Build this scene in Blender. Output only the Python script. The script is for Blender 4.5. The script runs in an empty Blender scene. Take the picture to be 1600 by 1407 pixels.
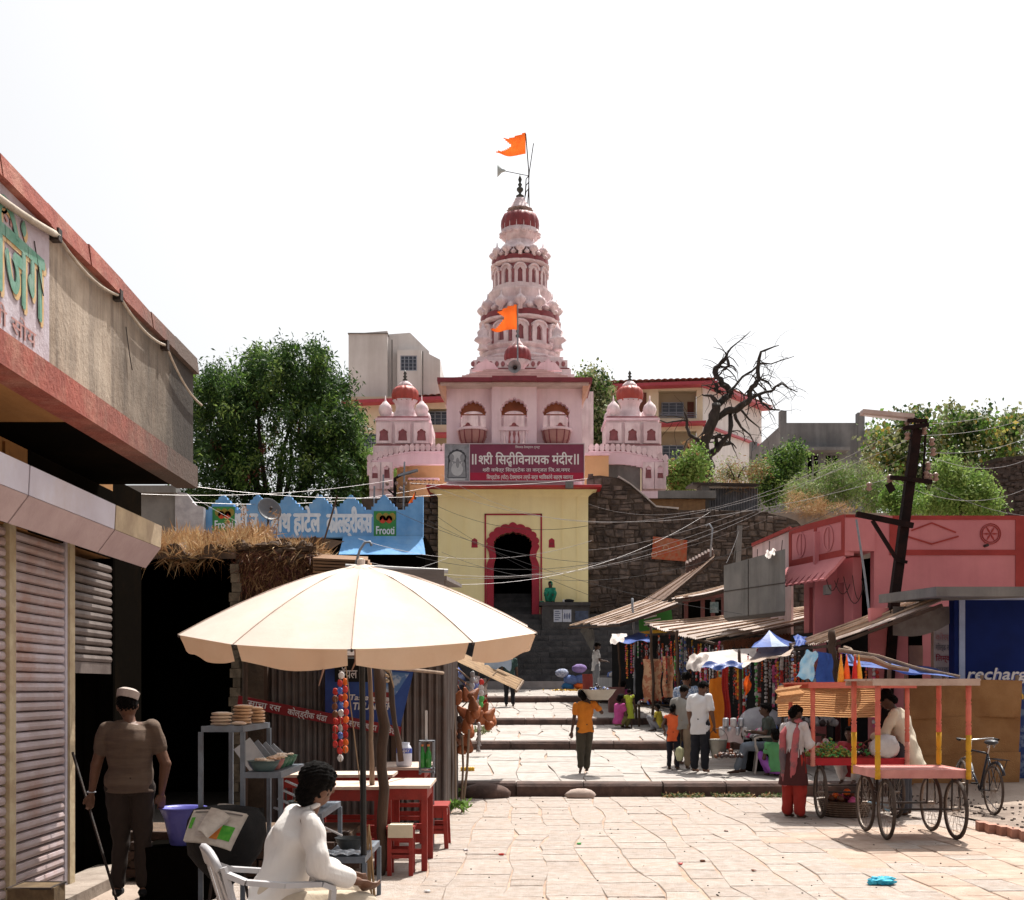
import bpy,bmesh,math,random
import numpy as np
from mathutils import Vector,Matrix,Euler
from mathutils.geometry import tessellate_polygon
R=random.Random(11)
SC=bpy.context.scene
COL=bpy.data.collections.new('place');SC.collection.children.link(COL)
PI=math.pi
F,HZ,CX,CH=1900.0,1075.0,800.0,1.75  # focal length in photo pixels, horizon row, centre column, eye height

# ---------------------------------------------------------------- camera, sky, sun, exposure
cam=bpy.data.cameras.new('camera');camo=bpy.data.objects.new('camera',cam);COL.objects.link(camo)
cam.sensor_width=36;cam.lens=36*F/1600;cam.shift_y=(HZ-703.5)/1600
cam.clip_start=0.1;cam.clip_end=3000
camo.location=(0,0,CH);camo.rotation_euler=(PI/2,0,0)
SC.camera=camo
SUN=Vector((0.22,0.46,1.0)).normalized()
sl=bpy.data.lights.new('sun','SUN');so=bpy.data.objects.new('sun',sl);COL.objects.link(so)
sl.energy=4.4;sl.angle=math.radians(0.55);sl.color=(1.0,0.955,0.88)
so.rotation_euler=SUN.to_track_quat('Z','Y').to_euler()
world=bpy.data.worlds.new('World');SC.world=world;world.use_nodes=True
wn,wl=world.node_tree.nodes,world.node_tree.links
wn.clear()
sky=wn.new('ShaderNodeTexSky');sky.sky_type='NISHITA';sky.sun_disc=False
sky.sun_elevation=math.asin(SUN.z);sky.sun_rotation=math.atan2(SUN.x,SUN.y)
sky.altitude=500;sky.air_density=1.0;sky.dust_density=7.5;sky.ozone_density=0.6
hs=wn.new('ShaderNodeHueSaturation');hs.inputs['Saturation'].default_value=0.12  # thin white heat haze over the blue
bg=wn.new('ShaderNodeBackground');bg.inputs['Strength'].default_value=0.112
wo=wn.new('ShaderNodeOutputWorld')
wl.new(sky.outputs[0],hs.inputs['Color']);wl.new(hs.outputs[0],bg.inputs['Color']);wl.new(bg.outputs[0],wo.inputs['Surface'])
SC.view_settings.view_transform='Standard';SC.view_settings.look='None'
SC.view_settings.gamma=1;SC.view_settings.use_curve_mapping=False
SC.view_settings.exposure=0.8
SC.cycles.max_bounces=6;SC.cycles.transparent_max_bounces=8

# ---------------------------------------------------------------- helpers
def W(u,v,s):
    """photo pixel (u,v) at scale s (photo pixels per metre there) -> world point"""
    return Vector(((u-CX)/s,F/s,CH+(HZ-v)/s))
def WY(u,v,Y):return W(u,v,F/Y)

MATS={}
def mat(name,col,col2=None,rough=0.85,scale=4.0,bump=0.25,bscale=None,metal=0.0,streak=0.0,scol=(0.03,0.025,0.02),
dirt=0.0,dcol=(0.12,0.08,0.05),var=0.0,trans=0.0,stretch=(1,1,1),contrast=(0.35,0.65),alpha=1.0,spec=0.3,sscale=3.0,stain=None):
    if name in MATS:return MATS[name]
    m=bpy.data.materials.new(name);m.use_nodes=True;MATS[name]=m
    n,l=m.node_tree.nodes,m.node_tree.links
    b=n['Principled BSDF'];b.inputs['Roughness'].default_value=rough;b.inputs['Metallic'].default_value=metal
    b.inputs['Specular IOR Level'].default_value=spec
    geo=n.new('ShaderNodeNewGeometry')
    def ntex(sc,st=(1,1,1),detail=5,rg=0.6):
        mp=n.new('ShaderNodeMapping');mp.inputs['Scale'].default_value=st
        l.new(geo.outputs['Position'],mp.inputs['Vector'])
        t=n.new('ShaderNodeTexNoise');t.inputs['Scale'].default_value=sc;t.inputs['Detail'].default_value=detail
        t.inputs['Roughness'].default_value=rg
        l.new(mp.outputs[0],t.inputs['Vector']);return t
    def ramp(sock,a,bb):
        r=n.new('ShaderNodeMapRange');r.inputs[1].default_value=a;r.inputs[2].default_value=bb
        l.new(sock,r.inputs[0]);return r.outputs[0]
    def mix(fac,A,B,typ='MIX'):
        x=n.new('ShaderNodeMix');x.data_type='RGBA';x.blend_type=typ
        if isinstance(fac,float):x.inputs['Factor'].default_value=fac
        else:l.new(fac,x.inputs['Factor'])
        for k,s in((6,A),(7,B)):
            if isinstance(s,tuple):x.inputs[k].default_value=(*s[:3],1)
            else:l.new(s,x.inputs[k])
        return x.outputs[2]
    if col2 is None:col2=tuple(c*0.78 for c in col)
    cur=mix(ramp(ntex(scale,stretch).outputs['Fac'],*contrast),col,col2)
    if streak:
        t=ntex(sscale,(1,1,0.07),6,0.7)
        f=n.new('ShaderNodeMath');f.operation='MULTIPLY';f.inputs[1].default_value=streak
        l.new(ramp(t.outputs['Fac'],0.46,0.75),f.inputs[0]);cur=mix(f.outputs[0],cur,scol)
    if dirt:
        t=ntex(scale*0.35+0.3,(1,1,1),8,0.72)
        f=n.new('ShaderNodeMath');f.operation='MULTIPLY';f.inputs[1].default_value=dirt
        l.new(ramp(t.outputs['Fac'],0.48,0.66),f.inputs[0]);cur=mix(f.outputs[0],cur,dcol)
    if stain:  # a soot or damp stain that spreads from y0 to y1 along the wall
        sy=n.new('ShaderNodeSeparateXYZ');l.new(geo.outputs['Position'],sy.inputs[0]);t=ntex(1.3,(1,1,.5),6,.7);ad=n.new('ShaderNodeMath');ad.operation='MULTIPLY_ADD';ad.inputs[1].default_value=3.2
        l.new(t.outputs['Fac'],ad.inputs[0]);l.new(sy.outputs[1],ad.inputs[2]);f=n.new('ShaderNodeMath');f.operation='MULTIPLY';f.inputs[1].default_value=.93
        l.new(ramp(ad.outputs[0],stain[0]+1.6,stain[1]+1.6),f.inputs[0]);cur=mix(f.outputs[0],cur,stain[2])
    if var:
        oi=n.new('ShaderNodeObjectInfo');r=n.new('ShaderNodeMapRange')
        r.inputs[3].default_value=1-var;r.inputs[4].default_value=1+var
        l.new(oi.outputs['Random'],r.inputs[0])
        hv=n.new('ShaderNodeHueSaturation');l.new(cur,hv.inputs['Color']);l.new(r.outputs[0],hv.inputs['Value']);cur=hv.outputs[0]
    l.new(cur,b.inputs['Base Color'])
    if bump:
        t=ntex(bscale or scale*4,stretch,6,0.65)
        bp=n.new('ShaderNodeBump');bp.inputs['Strength'].default_value=bump;bp.inputs['Distance'].default_value=0.03
        l.new(t.outputs['Fac'],bp.inputs['Height']);l.new(bp.outputs[0],b.inputs['Normal'])
    if alpha<1:b.inputs['Alpha'].default_value=alpha
    if trans:
        tr=n.new('ShaderNodeBsdfTranslucent');l.new(cur,tr.inputs['Color'])
        ms=n.new('ShaderNodeMixShader');ms.inputs[0].default_value=trans
        l.new(b.outputs[0],ms.inputs[1]);l.new(tr.outputs[0],ms.inputs[2]);l.new(ms.outputs[0],n['Material Output'].inputs['Surface'])
    return m

ORG={}
class MB:
    def __init__(self):self.v=[];self.f=[];self.m=[];self.mi=0
    def add(self,vs,fs):
        o=len(self.v);self.v.extend(tuple(p)for p in vs)
        for f in fs:self.f.append(tuple(i+o for i in f));self.m.append(self.mi)
        return self
    def box(self,c,d,rz=0.0,taper=1.0):
        x,y,z=d[0]/2,d[1]/2,d[2]/2;ca,sa=math.cos(rz),math.sin(rz);P=[]
        for k in(-1,1):
            t=taper if k>0 else 1.0
            for a,b in((-x,-y),(x,-y),(x,y),(-x,y)):
                a*=t;b*=t;P.append((c[0]+a*ca-b*sa,c[1]+a*sa+b*ca,c[2]+k*z))
        return self.add(P,[(3,2,1,0),(4,5,6,7),(0,1,5,4),(1,2,6,5),(2,3,7,6),(3,0,4,7)])
    def bx(self,x0,x1,y0,y1,z0,z1):return self.box(((x0+x1)/2,(y0+y1)/2,(z0+z1)/2),(x1-x0,y1-y0,z1-z0))
    def hexa(self,P):return self.add(P,[(3,2,1,0),(4,5,6,7),(0,1,5,4),(1,2,6,5),(2,3,7,6),(3,0,4,7)])
    def beam(self,a,b,w,h=None,up=(0,0,1)):
        a=Vector(a);b=Vector(b);h=h or w;d=(b-a).normalized();up=Vector(up)
        if abs(d.dot(up))>0.98:up=Vector((0,1,0))
        x=d.cross(up).normalized()*w/2;y=x.cross(d).normalized()*h/2
        return self.hexa([a-x-y,a+x-y,a+x+y,a-x+y,b-x-y,b+x-y,b+x+y,b-x+y])
    def slab(self,q,t):
        """quad q (4 points, counter-clockwise from above) thickened downward by t"""
        q=[Vector(p)for p in q];n=(q[1]-q[0]).cross(q[3]-q[0]).normalized()*t
        return self.hexa([p-n for p in q]+q)
    def tube(self,pts,r,n=6,cap=True):
        pts=[Vector(p)for p in pts];k=len(pts)
        rs=r if isinstance(r,(list,tuple))else[r]*k
        base=len(self.v);ref=None;V=[]
        for i,p in enumerate(pts):
            d=(pts[min(i+1,k-1)]-pts[max(i-1,0)])
            d=d.normalized()if d.length>1e-9 else Vector((0,0,1))
            if ref is None:ref=Vector((1,0,0))if abs(d.x)<0.9 else Vector((0,1,0))
            x=(ref-d*ref.dot(d)).normalized();ref=x;y=d.cross(x)
            for j in range(n):
                a=2*PI*j/n;V.append(p+(x*math.cos(a)+y*math.sin(a))*rs[i])
        fs=[(i*n+j,i*n+(j+1)%n,(i+1)*n+(j+1)%n,(i+1)*n+j)for i in range(k-1)for j in range(n)]
        if cap:fs+=[tuple(range(n-1,-1,-1)),tuple((k-1)*n+j for j in range(n))]
        return self.add(V,fs)
    def lathe(self,prof,c=(0,0,0),n=24,mod=None,cap=True):
        V=[];c=Vector(c)
        for(r,z)in prof:
            for j in range(n):
                a=2*PI*j/n;rr=r*(mod(a,z)if mod else 1)
                V.append(c+Vector((rr*math.cos(a),rr*math.sin(a),z)))
        k=len(prof)
        fs=[(i*n+j,i*n+(j+1)%n,(i+1)*n+(j+1)%n,(i+1)*n+j)for i in range(k-1)for j in range(n)]
        if cap:fs+=[tuple(range(n-1,-1,-1)),tuple((k-1)*n+j for j in range(n))]
        return self.add(V,fs)
    def ball(self,c,r,n=10,k=6,rot=None,jit=0.0):
        r=(r,r,r)if isinstance(r,(int,float))else r;V=[]
        for i in range(1,k):
            t=PI*i/k
            for j in range(n):
                a=2*PI*j/n;q=1+(R.uniform(-jit,jit)if jit else 0)
                V.append(Vector((r[0]*math.sin(t)*math.cos(a)*q,r[1]*math.sin(t)*math.sin(a)*q,-r[2]*math.cos(t)*q)))
        V+=[Vector((0,0,-r[2])),Vector((0,0,r[2]))]
        if rot is not None:V=[rot@p for p in V]
        V=[p+Vector(c)for p in V]
        fs=[(i*n+j,i*n+(j+1)%n,(i+1)*n+(j+1)%n,(i+1)*n+j)for i in range(k-2)for j in range(n)]
        b,t=(k-1)*n,(k-1)*n+1
        fs+=[(b,(j+1)%n,j)for j in range(n)]+[(t,(k-2)*n+j,(k-2)*n+(j+1)%n)for j in range(n)]
        return self.add(V,fs)
    def plate(self,outer,holes,fn,d):
        """2D polygon with holes; fn(a,b,k) -> world point, k = 0 front / 1 back, d ignored depth flag"""
        polys=[outer]+list(holes);flat=[p for q in polys for p in q]
        tris=tessellate_polygon([[Vector((p[0],p[1],0))for p in q]for q in polys])
        V=[fn(p[0],p[1],0)for p in flat]+[fn(p[0],p[1],1)for p in flat];n=len(flat)
        fs=[]
        for t in tris:
            a,b,c=(flat[i]for i in t)
            if(b[0]-a[0])*(c[1]-a[1])-(b[1]-a[1])*(c[0]-a[0])<0:t=t[::-1]
            fs.append(tuple(t));fs.append(tuple(i+n for i in reversed(t)))
        o=0
        for q in polys:
            m=len(q);area=sum(q[i][0]*q[(i+1)%m][1]-q[(i+1)%m][0]*q[i][1]for i in range(m))
            for i in range(m):
                e=(o+i,o+(i+1)%m)
                if(area>0)==(q is outer):fs.append((e[1],e[0],e[0]+n,e[1]+n))
                else:fs.append((e[0],e[1],e[1]+n,e[0]+n))
            o+=m
        return self.add(V,fs)
    def sheet(self,fn,nu,nv):
        V=[fn(i/nu,j/nv)for j in range(nv+1)for i in range(nu+1)];w=nu+1
        return self.add(V,[(j*w+i,j*w+i+1,(j+1)*w+i+1,(j+1)*w+i)for j in range(nv)for i in range(nu)])
    def build(self,name,m,parent=None,smooth=False,local=False,org=None):
        me=bpy.data.meshes.new(name);ms=m if isinstance(m,(list,tuple))else[m]
        V=np.array(self.v,dtype=float).reshape(-1,3)
        if parent is not None:
            loc=Vector((0,0,0))
            if not local:V=V-np.array(ORG.get(parent.name,(0,0,0)))
        else:
            loc=Vector(org)if org is not None else(Vector(((V[:,0].min()+V[:,0].max())/2,(V[:,1].min()+V[:,1].max())/2,V[:,2].min()))if not local else Vector((0,0,0)))
            V=V-np.array(loc)
        me.from_pydata(V.tolist(),[],self.f)
        for x in ms:me.materials.append(x)
        if len(ms)>1:me.polygons.foreach_set('material_index',self.m)
        if smooth:me.polygons.foreach_set('use_smooth',[True]*len(me.polygons))
        me.update()
        o=bpy.data.objects.new(name,me);COL.objects.link(o);o.location=loc
        if parent is not None:o.parent=parent;ORG[o.name]=ORG.get(parent.name,(0,0,0))
        else:ORG[o.name]=tuple(loc)
        return o

def tag(o,label=None,cat=None,group=None,kind=None):
    if label:o['label']=label
    if cat:o['category']=cat
    if group:o['group']=group
    if kind:o['kind']=kind
    return o
def thing(name,label,cat,loc=(0,0,0),group=None):
    o=bpy.data.objects.new(name,None);COL.objects.link(o);o.location=loc;o.empty_display_size=0.2
    ORG[o.name]=tuple(loc);return tag(o,label,cat,group)
def setting(name,mb,m,parent=None,**k):return tag(mb.build(name,m,parent,**k),kind='structure')if parent is None else mb.build(name,m,parent,**k)
KIDS=None
def copy_tree(o,label=None,parent=None):
    c=o.copy();COL.objects.link(c)
    if parent is not None:c.parent=parent
    if label:c['label']=label
    for ch in o.children:copy_tree(ch,None,c)
    return c
def lerp(a,b,t):return a+(b-a)*t
def front(Yf,Yb):return lambda a,b,k:(a,Yf if k==0 else Yb,b)

def curve(a,b,sag,n=14):
    a,b=Vector(a),Vector(b)
    return[a.lerp(b,i/n)-Vector((0,0,sag*4*(i/n)*(1-i/n)))for i in range(n+1)]

def cusp_arch(cx,zb,w,zs,zt,lobes=7,amp=0.055,seg=5):
    """outline (counter-clockwise) of a scalloped arch opening: jambs up to zs, lobed head up to zt"""
    P=[(cx-w/2,zb),(cx+w/2,zb)]
    rx,rz=w/2,zt-zs
    for k in range(lobes):
        a0,a1=PI*k/lobes,PI*(k+1)/lobes
        for j in range(seg):
            t=j/seg;a=lerp(a0,a1,t);g=1-amp*2+amp*2*math.sin(PI*t)**0.7
            if k==lobes//2:g+=amp*0.8*math.sin(PI*t)
            P.append((cx+rx*g*math.cos(a),zs+rz*g*math.sin(a)))
    P.append((cx-rx*(1-amp*2),zs))
    return P

# ---- lettering: the built-in font knows Devanagari; half letters are cut from whole ones
_TX={}
def _glyphs(s,bold):
    key=(s,bold)
    if key in _TX:return _TX[key]
    c=bpy.data.curves.new('lettering','FONT');c.body=s;c.size=1;c.resolution_u=3;c.fill_mode='FRONT'
    o=bpy.data.objects.new('lettering_source',c);COL.objects.link(o)
    dg=bpy.context.evaluated_depsgraph_get();dg.update()
    me=bpy.data.meshes.new_from_object(o.evaluated_get(dg))
    V=[tuple(v.co)for v in me.vertices];Fc=[tuple(p.vertices)for p in me.polygons]
    bpy.data.objects.remove(o);bpy.data.curves.remove(c);bpy.data.meshes.remove(me)
    _TX[key]=(V,Fc);return _TX[key]
def text_geo(s,bold=0.0):
    """s: text; '<x>' is a half letter x, '{x}' a small subscript letter hung on the one before, '*' before a letter closes up a gap"""
    V,Fc=[],[];x=0.0;i=0;run=''
    parts=[];import re
    for m_ in re.finditer(r'<(.)>|\{(.)\}|([^<{]+)',s):
        if m_.group(1):parts.append(('h',m_.group(1)))
        elif m_.group(2):parts.append(('s',m_.group(2)))
        else:parts.append(('t',m_.group(3)))
    lastx=0.0
    for k,t in parts:
        g,f=_glyphs(t,bold)
        if not g:x+=0.3;continue
        x0=min(p[0]for p in g);x1=max(p[0]for p in g)
        lead=len(t)-len(t.lstrip(' '));tail=len(t)-len(t.rstrip(' '))
        if k=='s':
            sc=0.52;o=len(V)
            V+=[(lastx-(x1-x0)*sc+(p[0]-x0)*sc-0.04,p[1]*sc-0.2,0)for p in g];Fc+=[tuple(a+o for a in q)for q in f];continue
        cut=x1-0.115 if k=='h' else 1e9
        if k=='h':
            bm=bmesh.new();vv=[bm.verts.new(p)for p in g]
            for q in f:
                try:bm.faces.new([vv[a]for a in q])
                except ValueError:pass
            bmesh.ops.bisect_plane(bm,geom=bm.verts[:]+bm.edges[:]+bm.faces[:],plane_co=(cut,0,0),plane_no=(1,0,0),clear_outer=True)
            bm.verts.index_update();g=[tuple(p.co)for p in bm.verts];f=[tuple(p.index for p in q.verts)for q in bm.faces];bm.free()
        off=x+lead*0.26-(x0 if k!='t' or lead or t[:1]not in '\u093e\u0940' else-0.02);o=len(V)
        V+=[(min(p[0],cut)+off,p[1],0)for p in g];Fc+=[tuple(a+o for a in q)for q in f]
        x=min(x1,cut)+off+tail*0.26;lastx=x
    return V,Fc
def lettering(s,m,origin,xd,zd,width=None,height=0.3,bold=0.0,parent=None,thick=0.004,name='lettering',slant=0.0):
    V,Fc=text_geo(s,0)
    xs=[p[0]for p in V];x0,x1=min(xs),max(xs);sz=height/0.72
    sx=(width/(x1-x0))if width else sz
    xd,zd=Vector(xd).normalized(),Vector(zd).normalized();nd=xd.cross(zd);o=Vector(origin)
    b=MB()
    for i_,(du,dv)in enumerate(((0,0),(1,0),(-1,0),(0,1),(0,-1))if bold else((0,0),)):  # bold strokes: the letter thickened sideways
        b.add([o+xd*((p[0]-x0)*sx+slant*p[1]*sz+du*bold*sz)+zd*(p[1]*sz+dv*bold*sz)+nd*(thick+i_*.0008)for p in V],Fc)
    if parent is None:return b
    return b.build(name,m,parent)
# ---------------------------------------------------------------- materials
M_dirt=mat('dirt',(0.34,0.27,0.22),(0.25,0.19,0.15),scale=1.3,bump=0.5,bscale=18,dirt=0.5,dcol=(0.22,0.15,0.11))
M_hill=mat('hill_soil',(0.20,0.15,0.09),(0.12,0.11,0.05),scale=0.4,bump=0.6,bscale=3)
M_joint=mat('joint_soil',(0.40,0.29,0.22),(0.27,0.18,0.13),scale=3,bump=0.5,bscale=30)
M_pave=mat('paving_stone',(0.38,0.325,0.29),(0.28,0.23,0.195),scale=9,bump=0.8,bscale=38,var=0.07,dirt=0.6,dcol=(0.33,0.245,0.19))
M_dusty=mat('dusty_paving_stone',(0.40,0.31,0.25),(0.30,0.21,0.16),scale=4,bump=0.7,bscale=30,var=0.05,dirt=0.7,dcol=(0.30,0.21,0.155))
M_pave2=mat('terrace_stone',(0.37,0.335,0.31),(0.28,0.25,0.225),scale=5,bump=0.6,bscale=30,var=0.07,dirt=0.25,dcol=(0.34,0.25,0.2))
M_kerb=mat('kerb_stone',(0.11,0.065,0.052),(0.06,0.038,0.032),scale=5,bump=0.5,bscale=20,var=0.15)
M_basalt=mat('basalt',(0.085,0.08,0.08),(0.045,0.042,0.044),scale=3,bump=0.4,bscale=20,var=0.25,rough=0.8)
M_rubble=mat('rubble_stone',(0.15,0.115,0.098),(0.055,0.045,0.042),scale=3.5,bump=0.9,bscale=16,var=0.45,rough=.95,spec=.1,dirt=0.3,dcol=(0.11,0.07,0.045))
M_mortar=mat('mortar',(0.085,0.06,0.045),(0.04,0.03,0.024),scale=3,bump=0.6,bscale=20)
M_pink=mat('pink_plaster',(0.80,0.61,0.66),(0.73,0.54,0.60),scale=1.4,bump=0.15,bscale=10,streak=0.3,scol=(0.32,0.2,0.18),sscale=2.0)
M_pink2=mat('pink_tower',(0.82,0.69,0.70),(0.64,0.49,0.51),scale=1.5,bump=0.2,bscale=8,streak=0.45,scol=(0.2,0.13,0.12),sscale=3)
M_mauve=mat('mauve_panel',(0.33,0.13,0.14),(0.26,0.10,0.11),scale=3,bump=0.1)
M_tred=mat('tower_red',(0.25,0.045,0.05),(0.17,0.035,0.04),scale=4,bump=0.1,rough=0.55)
M_fascia=mat('dark_red_paint',(0.22,0.035,0.05),(0.17,0.03,0.04),scale=3,bump=0.1,rough=0.6)
M_yellow=mat('yellow_plaster',(0.88,0.77,0.43),(0.83,0.71,0.38),scale=0.8,bump=0.12,bscale=8,streak=0.22,scol=(0.55,0.42,0.22),dirt=0.12,dcol=(.62,.5,.28))
M_ored=mat('door_red',(0.36,0.018,0.04),(0.28,0.015,0.03),scale=2,bump=0.1,rough=0.5)
M_brn=mat('soffit_brown',(0.33,0.12,0.06),(0.26,0.09,0.05),scale=3)
M_cream=mat('cream_plaster',(0.70,0.60,0.44),(0.62,0.52,0.38),scale=0.7,bump=0.1,streak=0.25,scol=(0.35,0.28,0.2),sscale=1.2)
M_cream2=mat('recess_plaster',(0.42,0.35,0.25),(0.37,0.3,0.22),scale=0.9,bump=0.1)
M_white=mat('white_plaster',(0.66,0.63,0.62),(0.56,0.53,0.52),scale=0.5,bump=0.1,streak=0.45,scol=(0.36,0.31,0.29),sscale=1.0)
M_tile=mat('roof_tile',(0.55,0.25,0.19),(0.42,0.17,0.12),scale=2,bump=0.3,var=0.1)
M_glass=mat('window_glass',(0.03,0.04,0.06),(0.05,0.06,0.09),rough=0.25,scale=0.8,bump=0,spec=0.5)
M_frame=mat('window_frame',(0.3,0.33,0.4),(0.25,0.28,0.34),scale=3,bump=0)
M_door=mat('brown_door',(0.14,0.05,0.035),(0.11,0.04,0.03),scale=3)
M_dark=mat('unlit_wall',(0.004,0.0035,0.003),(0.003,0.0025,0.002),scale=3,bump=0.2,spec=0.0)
M_metal=mat('grey_metal',(0.25,0.27,0.30),(0.18,0.19,0.21),scale=8,metal=0.4,rough=0.5,bump=0.1)
M_iron=mat('dark_iron',(0.03,0.028,0.027),(0.05,0.03,0.022),scale=8,metal=0.3,rough=0.6,bump=0.2)
M_finial=mat('finial_brass',(0.09,0.085,0.075),(0.05,0.05,0.045),scale=8,metal=0.5,rough=0.5,bump=0.1)
M_orange=mat('saffron_cloth',(0.85,0.16,0.025),(0.78,0.13,0.02),scale=5,bump=0.2,trans=0.45)
M_conc=mat('grey_concrete',(0.20,0.19,0.18),(0.14,0.135,0.13),scale=1.6,bump=0.3,bscale=14,streak=0.55,scol=(0.06,0.055,0.05))
M_ink=mat('white_lettering',(0.72,0.68,0.68),(0.68,0.64,0.64),scale=5,bump=0)

# ---------------------------------------------------------------- ground, terraces, hill
def zt(Y):
    """walking height along the street axis"""
    for a,b,c,d in((-50,19.6,0,0),(19.6,25.7,.20,.44),(25.7,30.7,.60,.815),(30.7,37.3,.96,1.30),(37.3,42.3,1.47,1.72)):
        if a<=Y<b:return lerp(c,d,(Y-a)/(b-a))if a>0 else 0
    return 1.95
g=MB()
def hillz(x,y):
    h=0.0
    if y>47:h=9.0*min(1,(y-47)/3.0)if abs(x)>3.2 or y>54 else 1.9
    if y>20:h=max(h,2.0*min(1,(y-20)/20)*min(1,max(0,(abs(x-2)-5)/4)))
    if x<-3.2 and y>21:h=max(h,min(1.9,(y-21)*.12))
    if x>6.2 and y>18:h=max(h,0.2+min(1.75,(y-18)*.075))if y<47 else h
    if y<19.5 and-3.2<=x<=40:h=0 if x<6.2 else min(0.12,(x-6.2)*.1)
    return h-0.03
xs=[-1500,-400,-150,-80,-50,-35,-25,-18,-13,-9,-6,-4,-3.3,-3.1,0,3.1,3.3,6,6.4,7.4,9,12,16,22,30,45,70,120,300,1500]
ys=[-60,-10,0,5,10,14,17,19.5,19.8,22,26,30,34,38,42,46,47.2,48,49,50.2,53.9,54.1,62,75,90,120,200,500,1800]
g.add([(x,y,hillz(x,y))for y in ys for x in xs],
[(j*len(xs)+i,j*len(xs)+i+1,(j+1)*len(xs)+i+1,(j+1)*len(xs)+i)for j in range(len(ys)-1)for i in range(len(xs)-1)])
tag(g.build('ground',M_dirt,local=True),kind='structure')

def paving(parent,x0,x1,y0,y1,z0,z1,w,d,m,joint=0.011,limit=300,near=True,wob=0.12,name='paving_stone',rough=0.006,skip=None):
    """hand-cut slabs on a jittered grid; the nearest ones become parts, the rest one joined part"""
    nx=max(1,round((x1-x0)/w));cells=[];kk=[(R.uniform(0,6),R.uniform(.35,.8),R.uniform(0,6),R.uniform(1.3,2.4))for _ in range(nx+1)];jj={}
    def ed(i,y):
        if i in(0,nx):return x0+(x1-x0)*i/nx
        p,q,r,t=kk[i];k=(i,round(y*20));jj.setdefault(k,R.uniform(-.07,.07))
        return x0+(x1-x0)*i/nx+w*wob*(math.sin(q*y+p)+.6*math.sin(t*y+r))+jj[k]*w
    for i in range(nx):
        y=y0;a,b_=y0,y0
        while y<y1-.01:
            y=min(y1,y+d*R.uniform(.55,1.5));
            if y1-y<d*.3:y=y1
            c,e=(y,y)if y==y1 else(y+R.uniform(-.05,.05)*d,y+R.uniform(-.05,.05)*d)
            cells.append([(ed(i,a),a),(ed(i+1,b_),b_),(ed(i+1,e),e),(ed(i,c),c)]);a,b_=c,e
    if skip:cells=[c for c in cells if not skip(sum(p[0]for p in c)/4,sum(p[1]for p in c)/4)]
    cells.sort(key=lambda c:c[0][1]);rest=MB()
    for n,c in enumerate(cells):
        cx,cy=sum(p[0]for p in c)/4,sum(p[1]for p in c)/4
        b=MB()if n<limit else rest;h=R.uniform(-rough,rough);tx,ty=R.uniform(-.006,.006),R.uniform(-.006,.006)
        lo,mid,up=[],[],[]
        for p in c:
            dx,dy=p[0]-cx,p[1]-cy;L=max(0.05,math.hypot(dx,dy));k=1-joint*1.2/L;k2=1-(joint*1.2+0.012)/L
            k+=R.uniform(-.012,.004)
            zz=lerp(z0,z1,(p[1]-y0)/(y1-y0))+h+tx*dx+ty*dy
            lo.append((cx+dx*k,cy+dy*k,zz-0.05));mid.append((cx+dx*k,cy+dy*k,zz-0.008));up.append((cx+dx*k2,cy+dy*k2,zz))
        b.add(lo+mid+up,[(3,2,1,0)]+[(i,(i+1)%4,4+(i+1)%4,4+i)for i in range(4)]+[(4+i,4+(i+1)%4,8+(i+1)%4,8+i)for i in range(4)]+[(8,9,10,11)])
        if n<limit:b.build(name,M_dusty if m is M_pave and R.random()<min(.93,(cx-2.9)/2.2+.1)and cy<16.2-max(0,5-cx)*.8 else m,parent)
    if rest.v:tag(rest.build(name+'_area',m,parent),kind='stuff')

pl=MB();pl.bx(-2.6,6.25,4.0,19.58,-0.2,-0.011)
plaza=setting('plaza',pl,M_joint,local=True)
paving(plaza,-2.55,6.2,7.6,19.5,0.0,0.0,0.42,0.52,M_pave,wob=.16,rough=.004,joint=.006)
pv2=MB();pv2.bx(-2.6,6.2,4.0,7.6,-0.02,0.0);pv2.build('worn_paving',M_pave,plaza)

TER=[(19.6,25.7,0.0,.20,.44),(25.7,30.7,.44,.60,.815),(30.7,37.3,.815,.96,1.30),(37.3,43.3,1.30,1.47,1.74)]
for k,(ya,yb,zb,z0,z1)in enumerate(TER):
    xr=9.5+k*0.4;xl=-4.2
    b=MB();yy=ya+0.25
    b.hexa([(xl,yy,-.3),(xr,yy,-.3),(xr,yb+.3,-.3),(xl,yb+.3,-.3),(xl,yy,z0-.025),(xr,yy,z0-.025),(xr,yb+.3,z1-.02),(xl,yb+.3,z1-.02)])
    t=setting('terrace',b,M_joint,local=True)
    paving(t,xl,xr,ya+0.3,yb+0.02,z0+0.004,z1,0.54,0.72,M_pave2,joint=0.006,wob=.13,limit=300)
    x=xl  # dark edging stones, rounded by wear
    while x<xr:
        w=R.uniform(0.7,1.5)if k else R.uniform(0.8,1.6);w=min(w,xr-x+.05);b=MB();h=z0-zb+.02;o=R.uniform(-.025,.02)*(2 if k==0 else 1)
        P=[(0.0+o,-.1),(0.0+o,h*.72),(.035+o,h*.93),(.09+o,h),(.32,h+.004),(.32,-.1)]
        b.add([(x+.008,ya+a,zb+c)for a,c in P]+[(x+w-.008,ya+a+R.uniform(-.01,.01),zb+c+R.uniform(-.008,.008))for a,c in P],
[tuple(range(5,-1,-1)),tuple(range(6,12))]+[(i,(i+1)%6,6+(i+1)%6,6+i)for i in range(6)])
        b.f=[tuple(reversed(f))for f in b.f]
        b.build('edging_stone',M_kerb,t);x+=w

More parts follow.
